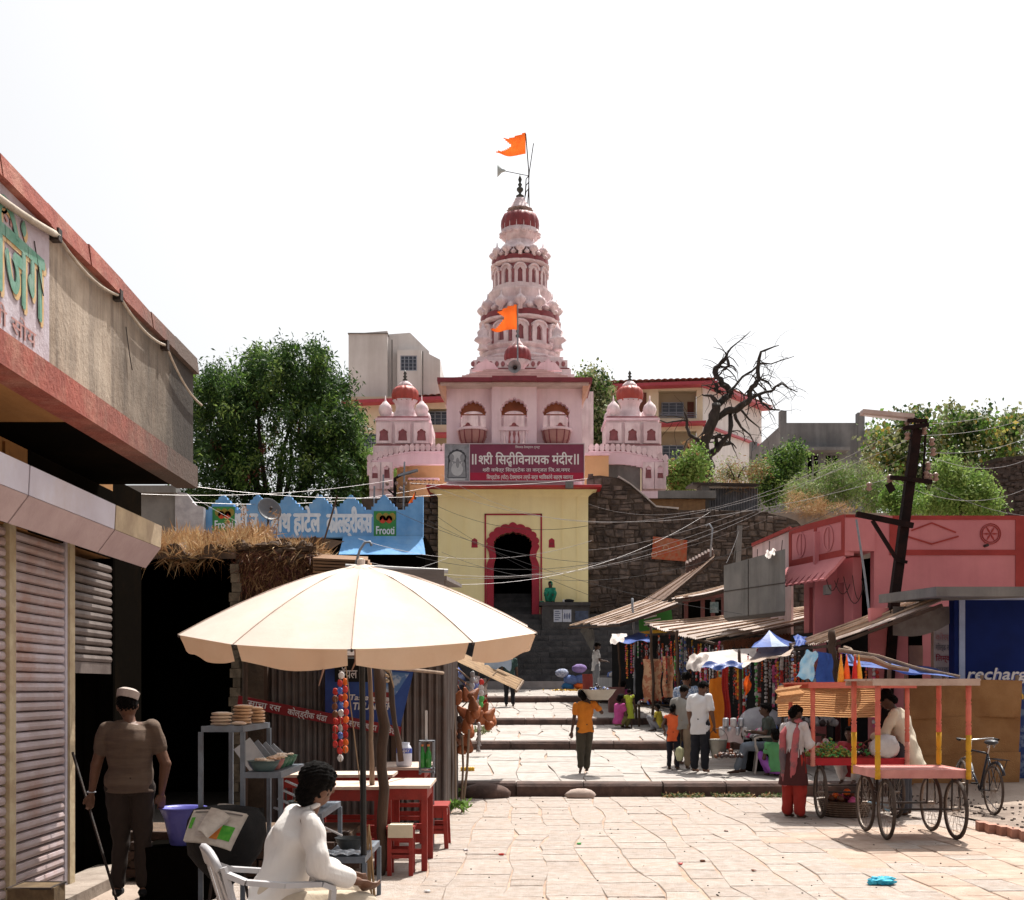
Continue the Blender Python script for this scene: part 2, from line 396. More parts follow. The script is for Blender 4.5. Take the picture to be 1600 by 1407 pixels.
# dark stone stairs up to the gate
stairs=thing('stone_stairs','flight of black stone steps climbing to the yellow temple gate','stairs',(0.6,43.2,1.7))
b=MB();b.bx(-3.2,5.4,42.3,43.2,1.2,1.98);b.build('plinth',mat('pale_concrete',(0.3,0.28,0.28),(0.22,0.2,0.2),scale=2),stairs)
for k in range(12):
    z0=1.98+k*0.215;y0=43.2+k*0.29;x=-3.2
    while x<5.2:
        w=min(R.uniform(.8,1.5),5.25-x);b=MB();b.bx(x+.006,x+w-.006,y0+R.uniform(-.012,.012),y0+.34,z0-(.3 if k else 0.0),z0+.211+R.uniform(-.006,.004))
        b.build('step_block',M_basalt,stairs);x+=w

# ---------------------------------------------------------------- gate house
YG=46.5;SG=F/YG
def gx(u):return(u-CX)/SG
def gz(v):return CH+(HZ-v)/SG
gate=thing('temple_gatehouse','yellow and pink temple gatehouse with cusped red doorway and stepped roof','temple gate',(0.02,46.5,1.9))
fr=front(YG,YG+0.45)
def door_outline(wt,wn_,zb,zw,zs,ztop,lobes):
    """cusped head, waist at zw, flared foot"""
    cx=gx(801.3);P=[(cx-wt/2,zb),(cx+wt/2,zb),(cx+wt/2,zw-.33),(cx+wt/2-.03,zw-.2),(cx+wn_/2,zw),(cx+wn_/2+.03,zw+.22),(cx+wt/2+.01,zw+.42),(cx+wt/2-.02,zw+.5)]
    rx,rz=wt/2+.01,ztop-zs
    for k in range(lobes):
        a0,a1=PI*k/lobes,PI*(k+1)/lobes
        for j in range(6):
            t=j/6;a=lerp(a0,a1,t);gg=0.93+.07*math.sin(PI*t)**.7+(.05*math.sin(PI*t)**2 if k==lobes//2 else 0)
            P.append((cx+rx*gg*math.cos(a),zs+rz*gg*math.sin(a)))
    Q=[(cx-rx*.93,zs)]
    Q+=[(2*cx-p[0],p[1])for p in reversed(P[2:8])]
    return P+Q
inner=door_outline(1.46,1.28,3.0,gz(870),gz(850),gz(832),9)
outer=door_outline(2.02,1.78,3.0,gz(872),gz(850),gz(818),9)
xl,xr=gx(684.5),gx(919)
w=MB();w.plate([(xl,3.0),(xr,3.0),(xr,gz(771)),(xl,gz(771))],[inner],fr,1);w.build('gate_wall',M_yellow,gate)
a=MB();a.plate(outer,[inner],front(YG-.06,YG+.46),1);a.build('door_surround',M_ored,gate)
for(x0,x1,z0,z1)in((757,759.6,3.0,gz(803)),(844.4,847,3.0,gz(803))):
    b=MB();b.bx(gx(x0),gx(x1),YG-.03,YG+.05,z0,z1);b.build('painted_moulding',M_ored,gate)
b=MB();b.bx(gx(757),gx(847),YG-.03,YG+.05,gz(805.4),gz(803));b.build('painted_moulding',M_ored,gate)
for u in(741.5,862):
    b=MB();b.plate(cusp_arch(gx(u),gz(856),.24,gz(847),gz(841.5),3,.05),[],front(YG-.012,YG+.02),1);b.build('niche',M_ored,gate)
    b=MB();b.bx(gx(u)-.07,gx(u)+.07,YG-.03,YG-.01,gz(851),gz(849.6));b.build('niche_bar',M_fascia,gate)
for u in(702.5,725,878,901.5):
    b=MB();b.bx(gx(u)-.018,gx(u)+.018,YG-.022,YG+.01,3.0,gz(772));b.build('pilaster_edge',M_yellow,gate)
# passage: side walls, ceiling, back wall, threshold
b=MB();b.bx(xl,xl+.4,YG+.451,YG+6,3,gz(771));b.bx(xr-.4,xr,YG+.451,YG+6,3,gz(771));b.build('side_wall',M_yellow,gate)
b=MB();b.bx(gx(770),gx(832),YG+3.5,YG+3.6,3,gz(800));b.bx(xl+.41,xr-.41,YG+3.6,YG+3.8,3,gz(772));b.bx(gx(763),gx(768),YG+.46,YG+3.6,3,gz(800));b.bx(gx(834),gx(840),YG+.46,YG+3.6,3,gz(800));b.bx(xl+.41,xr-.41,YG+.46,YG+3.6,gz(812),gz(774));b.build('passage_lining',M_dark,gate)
for k in range(6):
    b=MB();b.bx(gx(771),gx(831),YG+.5+k*.32,YG+.84+k*.32,3.9,gz(962)+k*.2);b.build('inner_step',M_basalt,gate)
b=MB();b.bx(gx(760),gx(843),YG-.05,YG+.3,gz(976),gz(963));b.build('threshold',M_ored,gate)
# flared cornice and ledge
prof=[(0,gz(777)),(-.06,gz(773)),(-.18,gz(769)),(-.32,gz(767))]
for i,(p,q)in enumerate(zip(prof,prof[1:])):pass
b=MB()
for p,q in zip(prof,prof[1:]):
    b.hexa([(xl+p[0],YG+p[0]-.002,p[1]),(xr-p[0],YG+p[0]-.002,p[1]),(xr-p[0],YG+.4,p[1]),(xl+p[0],YG+.4,p[1]),(xl+q[0],YG+q[0],q[1]),(xr-q[0],YG+q[0],q[1]),(xr-q[0],YG+.4,q[1]),(xl+q[0],YG+.4,q[1])])
b.build('cornice',M_yellow,gate)
b=MB();b.bx(gx(668),gx(938),YG-.75,YG+6,gz(766.6),gz(763));b.build('ledge',mat('ledge_red',(0.42,0.03,0.035),(0.34,0.03,0.03),scale=3,rough=.6),gate)
b=MB();b.bx(gx(669),gx(937),YG-.7,YG+6,gz(763)+.001,gz(762.2));b.build('ledge_top',M_pink,gate)

# upper storey
YU=YG-.12;fu=front(YU,YU+.35)
xa,xb=gx(698),gx(909);ztop=gz(606)
hL=cusp_arch(gx(739),gz(686),gx(760.5)-gx(717.5),gz(648),gz(627.5),9,.05)
hR=cusp_arch(gx(869),gz(686),gx(891)-gx(847.5),gz(648),gz(628.5),9,.05)
hC=cusp_arch(gx(803.4),gz(702),gx(825.2)-gx(781.5),gz(648),gz(626),9,.05)
w=MB();w.plate([(xa,gz(763)),(gx(769),gz(763)),(gx(769),ztop),(xa,ztop)],[hL],fu,1);w.build('upper_wall',M_pink,gate)
w=MB();w.plate([(gx(838),gz(763)),(xb,gz(763)),(xb,ztop),(gx(838),ztop)],[hR],fu,1);w.build('upper_wall',M_pink,gate)
w=MB();w.plate([(gx(768.5),gz(763)),(gx(838.3),gz(763)),(gx(838.3),ztop),(gx(768.5),ztop)],[hC],front(YU-.3,YU+.2),1);w.build('central_bay',M_pink,gate)
# back wall with the same openings, sides, ceiling
w=MB();w.plate([(xa,gz(763)),(xb,gz(763)),(xb,ztop),(xa,ztop)],
[cusp_arch(gx(u),gz(712),1.15,gz(650),gz(627),7,.05)for u in(739,803.4,868)],front(YU+1.3,YU+1.5),1);w.build('rear_wall',M_pink,gate)
for x in(xa,xb-.3):
    w=MB();w.plate([(YU+.351,gz(763)),(YU+1.299,gz(763)),(YU+1.299,ztop),(YU+.351,ztop)],[],lambda p,q,k,x=x:(x if k==0 else x+.3,p,q),1);w.build('side_wall',M_pink,gate)
b=MB();b.bx(xa+.01,xb-.01,YU+.36,YU+1.29,gz(622),gz(620));b.build('ceiling',M_brn,gate)
def arch_back(cx,zb,wd,zs,zt_):  # brown soffit band filling the head of the arch
    P=cusp_arch(cx,zs,wd+.1,zs,zt_+.05,9,.03);Q=[(cx+wd*.36*math.cos(a),zs+(zt_-zs)*.30*math.sin(a)+.02)for a in[PI*i/10 for i in range(11)]]
    b=MB();b.plate(P,[Q],front(YU+.36,YU+.5),1);b.build('arch_soffit',M_brn,gate)
arch_back(gx(739),0,gx(760.5)-gx(717.5),gz(646),gz(627));arch_back(gx(869),0,gx(891)-gx(847.5),gz(646),gz(627));arch_back(gx(803.4),0,gx(825.2)-gx(781.5),gz(646),gz(625))
# bowl balconies
for u0,u1 in((716,760.5),(846.5,891.5)):
    cx,r=gx((u0+u1)/2),(gx(u1)-gx(u0))/2
    pr=[(r*.62,gz(699)),(r*.78,gz(696)),(r*.93,gz(688)),(r,gz(679)),(r,gz(676))]
    b=MB();b.lathe(pr,(cx,YU-.02,0),24);b.build('balcony_bowl',M_mauve_:=mat('rose_bowl',(0.40,0.2,0.18),(0.34,0.16,0.15),scale=3),gate,smooth=True)
    b=MB();b.lathe([(r+.02,gz(676.2)),(r+.05,gz(675)),(r+.05,gz(672.5)),(r,gz(672))],(cx,YU-.02,0),24);b.build('balcony_rim',M_pink,gate)
    for a in(-150,-122,-90,-58,-30):
        b=MB();ar=math.radians(a);b.tube([(cx+(q+.008)*math.cos(ar),YU-.02+(q+.008)*math.sin(ar),z)for q,z in pr],.018,4);b.build('balcony_rib',M_fascia,gate)
b=MB();b.bx(gx(780),gx(826),YU-.36,YU-.2,gz(677),gz(671));b.build('balustrade_rail',M_pink,gate)
for i in range(6):
    x=gx(784.5+i*7.6);h=gz(677)-gz(702)
    b=MB();b.lathe([(.05,0),(.05,.08),(.03,.12),(.07,.28),(.07,.34),(.03,.5),(.05,.54),(.05,h)],(x,YU-.28,gz(702)),8);b.build('baluster',M_pink,gate,smooth=True)
# eaves: fascia plus stepped pyramid roof
b=MB();b.bx(gx(685.5),gx(769.5),YU-.9,YU+1.8,gz(606.5),gz(600.5));b.bx(gx(838),gx(922.5),YU-.9,YU+1.8,gz(606.5),gz(600.5));b.bx(gx(769.6),gx(837.9),YU-1.0,YU+1.8,gz(606.2),gz(599));b.build('eave_fascia',M_fascia,gate)
for u0,u1,sx in((686,698,-1),(909.2,921,1)):
    x0,x1=gx(u0),gx(u1);b=MB()
    if sx<0:b.hexa([(x1-.02,YU-.02,gz(626)),(x1,YU-.02,gz(626)),(x1,YU+1.5,gz(626)),(x1-.02,YU+1.5,gz(626)),(x0,YU-.5,gz(607)),(x1,YU-.5,gz(607)),(x1,YU+1.5,gz(607)),(x0,YU+1.5,gz(607))])
    else:b.hexa([(x0,YU-.02,gz(626)),(x0+.02,YU-.02,gz(626)),(x0+.02,YU+1.5,gz(626)),(x0,YU+1.5,gz(626)),(x0,YU-.5,gz(607)),(x1,YU-.5,gz(607)),(x1,YU+1.5,gz(607)),(x0,YU+1.5,gz(607))])
    b.build('eave_bracket',mat('salmon_plaster',(0.62,0.36,0.27),(0.55,0.3,0.22)),gate)
M_step=mat('roof_step',(0.62,0.5,0.47),(0.5,0.38,0.35),scale=2,bump=.2,streak=.3,scol=(.2,.13,.12))
n=7
for k in range(n):
    t=k/n;x0,x1=lerp(gx(690),gx(764),t),lerp(gx(918),gx(846),t)
    y0=lerp(YU-.72,YU+1.3,t);y1=YU+3.2;z0=WY(0,lerp(600.4,579.5,t),y0).z+.002
    b=MB();b.bx(x0,x1,y0,y1,z0,z0+.115);b.build('roof_step',M_step,gate)
    b=MB();b.bx(x0+.12,x1-.12,y0+.1,y1-.1,z0+.115,z0+.15);b.build('step_riser',M_mauve,gate)
zr=WY(0,580,YU+1.4).z+.04
def lobed(n=16,amp=.07):return lambda a,z:1-amp+amp*abs(math.cos(a*n/2))**0.6
def small_dome(parent,c,r,red=True,spike=True,sc=1.0,n=12):
    x,y,z=c;P=M_tred if red else M_pink2
    b=MB();b.lathe([(r*.62,0),(r*.5,r*.25),(r*.55,r*.5),(r*.95,r*.98)],c,24);b.build('dome_cup',M_pink2,parent,smooth=True)
    b=MB();b.lathe([(r*q,z_*r)for q,z_ in((.93,.95),(1.02,1.15),(1.03,1.4),(.95,1.75),(.72,2.02),(.42,2.12))],c,n*4,lobed(n,.1));b.build('dome',P,parent,smooth=True)
    b=MB();b.lathe([(r*.5,2.08*r),(r*.36,2.3*r),(r*.2,2.5*r),(r*.13,2.75*r)],c,16,lobed(8,.15));b.build('dome_cap',M_pink2,parent,smooth=True)
    if spike:
        b=MB();b.lathe([(.04*sc,0),(.1*sc,.1*sc),(.03*sc,.2*sc),(.08*sc,.32*sc),(.03*sc,.42*sc),(.055*sc,.52*sc),(.008,.85*sc)],(x,y,z+2.72*r),10);b.build('finial',M_finial,parent,smooth=True)
small_dome(gate,(gx(809),YU+1.7,zr-.1),(gx(830.5)-gx(787.5))/2,True,True,.9,14)
for dx in(-1.25,1.2):
    b=MB();b.plate([(gx(809)+dx-.55,zr),(gx(809)+dx+.55,zr),(gx(809)+dx+.3,zr+.3),(gx(809)+dx+.12,zr+.35),(gx(809)+dx,zr+.5),(gx(809)+dx-.12,zr+.35),(gx(809)+dx-.3,zr+.3)],[],front(YU+1.5,YU+1.65),1);b.build('roof_crest',M_pink,gate)
# flag on the gate
def flag_mesh(x,y,z,w,h,mirror=-1,ph=0.0,droop=.0):
    out=[(0,0),(0,-1),(.97,-.98),(.62,-.72),(.46,-.5),(.62,-.36),(1.0,-.32),(.62,-.14)]
    n=16;V,Fc=[],[];idx={}
    def inside(a,b_):
        notch=a>.46 and(-.5-(a-.46)*.9)<b_<(-.5+(a-.46)*.9)
        return not notch and b_<-.34*a**1.2*.9
    b=MB()
    def pt(a,c):return(x+mirror*a*w,y+.09*math.sin(a*9+ph)*(a+.15)+.04*math.sin(c*5),z+c*h+.05*w*math.sin(a*6+ph))
    for i in range(n):
        for j in range(n):
            a,c=(i+.5)/n,-(j+.5)/n
            if inside(a,c):
                q=[pt(i/n,-j/n),pt((i+1)/n,-j/n),pt((i+1)/n,-(j+1)/n),pt(i/n,-(j+1)/n)];b.add(q,[(0,1,2,3)])
    return b

fl=thing('gate_flag','small saffron swallowtail flag on the pole above the gatehouse roof','flag',(gx(809),YU+.4,zr))
b=MB();b.tube([(gx(809),YU+.4,zr-.1),(gx(808.6),YU+.4,gz(474))],.028,6);b.build('pole',M_metal,fl)
flag_mesh(gx(808),YU+.4,gz(474),gx(808)-gx(767),gz(474)-gz(513),-1,.6).build('flag_cloth',M_orange,fl,smooth=True)
hs_=thing('loudspeaker','grey round horn loudspeaker on the front of the gatehouse roof','loudspeaker',(gx(804),YU+.3,gz(576)))
def horn(parent,c,r,d,L):
    q=Vector(d).to_track_quat('Z','Y').to_matrix();b=MB()
    pr=[(r*.15,-L),(r*.2,-L*.7),(r*.45,-L*.35),(r*.95,0),(r,.02),(r*.9,.005),(r*.4,-L*.32),(r*.12,-L*.6),(0.001,-L*.62)]
    V=MB();V.lathe(pr,(0,0,0),24,cap=False);b.add([q@Vector(p)+Vector(c)for p in V.v],V.f);b.build('horn_bell',mat('horn_grey',(.3,.3,.31),(.24,.24,.25),rough=.5),parent,smooth=True)
    b=MB();b.ball(Vector(c)-Vector(d)*L*.35,r*.3);b.build('horn_driver',M_iron,parent,smooth=True)
horn(hs_,(gx(804),YU+.0,gz(574.5)),.25,(-.1,-1,-.05),.45)
b=MB();b.tube([(gx(804),YU+.5,gz(580)),(gx(804),YU+.3,gz(574.5))],.03,6);b.build('horn_bracket',M_iron,hs_)

# ---------------------------------------------------------------- the maroon name board
sg=thing('temple_name_board','long maroon name board with white Devanagari lettering above the gate','sign board',(gx(803),YU-.62,gz(757)))
YS=YU-.6;M_mar=mat('maroon_board',(0.20,0.035,0.075),(0.17,0.03,0.065),scale=3,bump=.03,rough=.5)
b=MB();b.bx(gx(735),gx(911),YS,YS+.08,gz(744),gz(700));b.build('board_panel',M_mar,sg)
b=MB();b.bx(gx(735),gx(911),YS,YS+.08,gz(757),gz(744)-.001);b.build('board_strip',mat('crimson_board',(0.36,0.01,0.045),(0.32,0.01,0.04),rough=.5,bump=.03),sg)
for bx_ in((696,911.5,699.2,700.4),(696,911.5,756.6,757.8),(696,697,700.4,756.6),(910.5,911.5,700.4,756.6),(734,735.3,700.4,756.6)):
    b=MB();b.bx(gx(bx_[0]),gx(bx_[1]),YS-.03,YS+.09,gz(bx_[3]),gz(bx_[2]));b.build('board_frame',mat('board_trim',(.5,.42,.46),(.44,.36,.4)),sg)
b=MB();b.bx(gx(697),gx(734),YS,YS+.08,gz(756.6),gz(700.4));b.build('picture_panel',mat('grey_print',(.30,.30,.33),(.2,.2,.22),scale=8,bump=.02),sg)
# printed idol under an arch, built in low relief (a seated deity with garland)
px=gx(715.5)
def ell(cx,cz,rx,rz,n=20):return[(cx+rx*math.cos(2*PI*i/n),cz+rz*math.sin(2*PI*i/n))for i in range(n)]
M_pr1,M_pr2,M_pr3=mat('print_light',(.5,.5,.52),(.42,.42,.44),bump=0),mat('print_dark',(.05,.05,.06),(.07,.07,.08),bump=0),mat('print_mid',(.27,.27,.29),(.22,.22,.24),bump=0,scale=9)
def pflat(poly,m,k,name):b=MB();b.plate(poly,[],front(YS-.004*k,YS+.001),1);b.build(name,m,sg)
pflat(cusp_arch(px,gz(752),.72,gz(722),gz(708),7,.04),M_pr2,1,'printed_arch')
pflat([(px-.33,gz(751)),(px+.33,gz(751)),(px+.3,gz(730)),(px+.2,gz(722)),(px-.2,gz(722)),(px-.3,gz(730))],M_pr3,2,'printed_robe')
pflat(ell(px,gz(719.5),.24,.2),M_pr1,3,'printed_head');pflat(ell(px,gz(739),.22,.25),M_pr1,3,'printed_belly')
pflat(ell(px+.02,gz(729),.07,.2,12),M_pr3,4,'printed_face');pflat([(px-.2,gz(728)),(px-.16,gz(728)),(px,gz(746)),(px+.16,gz(728)),(px+.2,gz(728)),(px,gz(749))],M_pr1,5,'printed_garland')
pflat([(px-.3,gz(756)),(px+.3,gz(756)),(px+.3,gz(753)),(px-.3,gz(753))],M_pr1,3,'printed_plinth')
for sgn in(-1,1):pflat(ell(px+sgn*.2,gz(721),.09,.14,12),M_pr3,4,'printed_ear')
X1,Z1=(1,0,0),(0,0,1)
lettering('<श>री िसद{ध}ीिवनायक मंदीर',M_ink,(gx(749),YS,gz(731)),X1,Z1,gx(893)-gx(749),.36,.018,sg,.006)
for u in(738.5,743,895.5,900.5):
    b=MB();b.bx(gx(u),gx(u)+.055,YS-.008,YS,gz(731.5),gz(715.5));b.build('lettering',M_ink,sg)
lettering('<श>री <क>षेत्र िसध्दटेक ता कर्जत िज.अ.नगर',M_ink,(gx(755),YS,gz(742.5)),X1,Z1,gx(889)-gx(755),.13,.008,sg,.006)
lettering('िसध्दटेक (पोट) देवस्थान तर्फे सर्व भािवकांचे सहर्ष <स>वागत',M_ink,(gx(761),YS,gz(754)),X1,Z1,gx(894)-gx(761),.15,.008,sg,.006)
lettering('िचंचवड देवस्थान ट्रस्ट',M_ink,(gx(805),YS,gz(706.5)),X1,Z1,gx(843)-gx(805),.085,0,sg,.006)
b=MB();b.bx(gx(882),gx(894),YG-.95,YG-.7,gz(769),gz(759.5));tag(b.build('meter_box',M_conc),'small grey box at the edge of the red ledge under the name board','box')
# ---------------------------------------------------------------- main spire (twelve-sided, tapering tiers)
YT=62.0;ST=F/YT
def tx(u):return(u-CX)/ST
def tz(v,r=0.0):return CH+(HZ-v)*(YT-r)/F
tc=tx(812.5);sp=thing('temple_spire','tall pink temple spire of arched tiers with a dark red ribbed dome','temple spire',(tc,YT,9))
def tier(za,zb,r,nk,zband0,zband1,sz):
    """za..zb: wall; niches all round, hoods, dark band above"""
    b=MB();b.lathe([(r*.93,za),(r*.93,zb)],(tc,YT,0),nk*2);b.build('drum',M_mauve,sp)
    wk=2*r*math.sin(PI/nk)*.80;H=zb-za
    for k in range(nk):
        a=2*PI*k/nk-PI/2;d=Vector((math.cos(a),math.sin(a),0));x=Vector((-math.sin(a),math.cos(a),0));c0=Vector((tc,YT,0))+d*r
        fn=lambda p,q,kk,c0=c0,d=d,x=x:c0+x*p+Vector((0,0,q))-d*(0.0 if kk==0 else.3)
        hood=[(-wk/2,za),(wk/2,za),(wk/2,za+H*.66)]+[(wk*.56*math.cos(t),za+H*.66+H*.3*math.sin(t))for t in[PI*i/10 for i in range(11)]]+[(-wk/2,za+H*.66)]
        hole=cusp_arch(0,za+H*.1,wk*.44,za+H*.52,za+H*.74,3,.08)
        b=MB();b.plate(hood,[hole],fn,1);b.build('niche_frame',M_pink2,sp)
        b=MB();rim=[c0+d*.04+x*wk*.5*math.cos(t)+Vector((0,0,za+H*.66+H*.26*math.sin(t)))for t in[PI*i/8 for i in range(9)]];b.tube(rim,.055,5);b.build('niche_hood',M_pink2,sp)
        a2=a+PI/nk;e=Vector((math.cos(a2),math.sin(a2),0));p0=Vector((tc,YT,0))+e*(r*.955)
        b=MB();b.lathe([(.09,za),(.12,za+H*.1),(.07,za+H*.2),(.1,za+H*.35),(.07,za+H*.5),(.11,za+H*.62),(.08,za+H*.74)],(p0.x,p0.y,0),8);b.build('pilaster',M_pink2 if nk>12 else M_mauve,sp)
    b=MB();b.lathe([(r*.97,zband0),(r*1.03,zband0),(r*1.0,zband1),(r*.9,zband1+.05)],(tc,YT,0),96,lambda a,z:1+.035*abs(math.sin(a*nk/2+PI/2*0))**.5);b.build('red_band',M_tred,sp,smooth=False)
    b=MB();b.lathe([(r*.95,zband0-.16),(r*1.05,zband0-.1),(r*1.06,zband0-.01)],(tc,YT,0),96,lambda a,z:1+.035*abs(math.sin(a*nk/2))**.5);b.build('hood_moulding',M_pink2,sp)
    for k in range(nk):
        for off,q,rr in((0,1,.97),(.5,.62,.93)):
            a=2*PI*(k+off)/nk-PI/2;c=(tc+r*rr*math.cos(a),YT+r*rr*math.sin(a),zband1+(.1 if off==0 else 0))
            b=MB();s=sz*q;b.lathe([(s*.5,-.15),(s*.38,s*.2),(s*.7,s*.45),(s,s*.9),(s*.85,s*1.35),(s*.4,s*1.7),(s*.15,s*1.95),(.02,s*2.7)],c,16,lobed(8,.16));b.build('domelet',M_pink2,sp,smooth=True)
def plinth(u0,u1,v0,v1,m=M_pink2,nm='plinth_step',ring=None):
    h=(tx(u1)-tx(u0))/2;b=MB();b.bx(tc-h,tc+h,YT-h,YT+h,tz(v0,h),tz(v1,h));b.build(nm,m,sp)
plinth(700,915,790,612,nm='temple_hall');plinth(728,890,612,585);plinth(733,885,585,577);plinth(735,883,577,575,M_tred,'red_course');plinth(738,880,575,563);
for k in range(16):
    x=lerp(tx(741),tx(877),k/15);h=(tx(880)-tx(738))/2
    b=MB();b.ball((x,YT-h-.02,tz(569,h)),(.1,.06,.14),8,4);b.build('bead',M_mauve,sp)
plinth(744,874,563,558)
b=MB();b.lathe([(2.25,tz(563,2.0)),(2.05,tz(558,2.0)),(2.15,tz(554,2.0)),(1.95,tz(549,2.0)),(2.0,tz(544,2.0)),(1.88,tz(540,2.0)),(2.02,tz(536,2.0)),(2.02,tz(533,2.0))],(tc,YT,0),48,lambda a,z:1+.03*abs(math.sin(a*8)));b.build('base_moulding',M_pink2,sp)
for k in range(4):  # corner urns of the base
    a=PI/4+k*PI/2;c=(tc+2.55*math.cos(a)*1.02,YT+2.55*math.sin(a)*1.02)
    b=MB();b.lathe([(.3,tz(563)),(.22,tz(558)),(.2,tz(554)),(.45,tz(549)),(.4,tz(545)),(.25,tz(542)),(.3,tz(536)),(.12,tz(530)),(.02,tz(522))],(*c,0),16,lobed(8,.12));b.build('corner_urn',M_pink2,sp,smooth=True)
q_=1.93;tier(tz(533,q_),tz(496,q_),q_,12,tz(491,q_),tz(481,q_),.33)
b=MB();b.lathe([(1.8,tz(484,1.5)),(1.55,tz(470,1.5)),(1.5,tz(462,1.5)),(1.56,tz(455,1.5)),(1.62,tz(450,1.5)),(1.62,tz(447,1.5)),(1.45,tz(446,1.5)),(1.45,tz(440,1.5))],(tc,YT,0),48);b.build('ring_cornice',M_pink2,sp)
q_=1.38;tier(tz(443,q_),tz(408,q_),q_,12,tz(404,q_),tz(396,q_),.25)
b=MB();b.lathe([(1.2,tz(398)),(.75,tz(382)),(.62,tz(376)),(.52,tz(371))],(tc,YT,0),32);b.build('neck',M_pink2,sp)
n=16
b=MB();b.lathe([(.5,tz(374,.7)),(.75,tz(371,.7)),(.88,tz(366,.7)),(.945,tz(359,.7)),(.95,tz(354,.7))],(tc,YT,0),48);b.build('dome_bowl',M_pink2,sp,smooth=True)
b=MB();b.lathe([(.90,tz(361,.6)),(.955,tz(355,.6)),(.985,tz(346,.6)),(.96,tz(338,.6)),(.86,tz(331,.6)),(.6,tz(327.5,.6))],(tc,YT,0),n*5,lobed(n,.07));b.build('dome',M_tred,sp,smooth=True)
for k in range(n):
    a=2*PI*(k+.5)/n;b=MB();b.ball((tc+.935*math.cos(a),YT+.935*math.sin(a),tz(358.5,.9)),(.15,.12,.11),10,6);b.build('scallop',M_pink2,sp,smooth=True)
for k in range(n):
    a=2*PI*(k+.5)/n;b=MB();b.tube([(tc+rr*math.cos(a),YT+rr*math.sin(a),tz(v,.7))for rr,v in((.93,356),(.93,346),(.9,338),(.8,331),(.57,327.5))],.022,4);b.build('dome_rib',M_pink2,sp)
b=MB();b.lathe([(.7,tz(329.5)),(.5,tz(326)),(.42,tz(320)),(.3,tz(315)),(.26,tz(311)),(.12,tz(309))],(tc,YT,0),24,lobed(12,.1));b.build('dome_cap',M_pink2,sp,smooth=True)
b=MB();b.lathe([(.12,tz(310)),(.22,tz(307)),(.08,tz(304)),(.06,tz(302)),(.17,tz(298)),(.17,tz(295)),(.06,tz(292)),(.12,tz(289)),(.05,tz(286)),(.1,tz(281)),(.01,tz(273))],(tc,YT,0),12);b.build('finial',M_finial,sp,smooth=True)
fl=thing('spire_flag','large saffron swallowtail flag flying above the tall spire','flag',(tx(826),YT+.3,tz(330)))
b=MB();b.tube([(tx(827),YT+.3,tz(328)),(tx(826),YT+.3,tz(262)),(tx(821.5),YT+.3,tz(205))],.03,5);b.build('pole',M_iron,fl)
flag_mesh(tx(821.5),YT+.3,tz(205),tx(821.5)-tx(775),tz(205)-tz(238),-1,2.0).build('flag_cloth',M_orange,fl,smooth=True)
ah=thing('spire_antenna','thin mast with a side horn loudspeaker beside the spire finial','antenna mast',(tx(826),YT,tz(328)))
b=MB();b.tube([(tx(824),YT-.05,tz(326)),(tx(827),YT-.05,tz(270)),(tx(833.5),YT-.05,tz(225))],.025,5);b.build('mast',M_iron,ah)
b=MB();b.tube([(tx(826),YT,tz(275)),(tx(786),YT,tz(267))],.02,5);b.build('arm',M_iron,ah)
b=MB();b.lathe([(.04,0),(.1,.2),(.32,.42)],(0,0,0),16,cap=False);q=Vector((-1,0,0)).to_track_quat('Z','Y');b.v=[tuple(q@Vector(p)+Vector((tx(790),YT,tz(267))))for p in b.v];b.build('horn',mat('pale_horn',(.45,.5,.5),(.35,.4,.4)),ah)
for dv,du in((300,0),(290,4),(280,6)):
    b=MB();b.tube([(tx(818+du*.5),YT,tz(dv+20)),(tx(822),YT,tz(dv)),(tx(827),YT,tz(dv-6))],.025,4);b.build('stay',M_iron,ah)

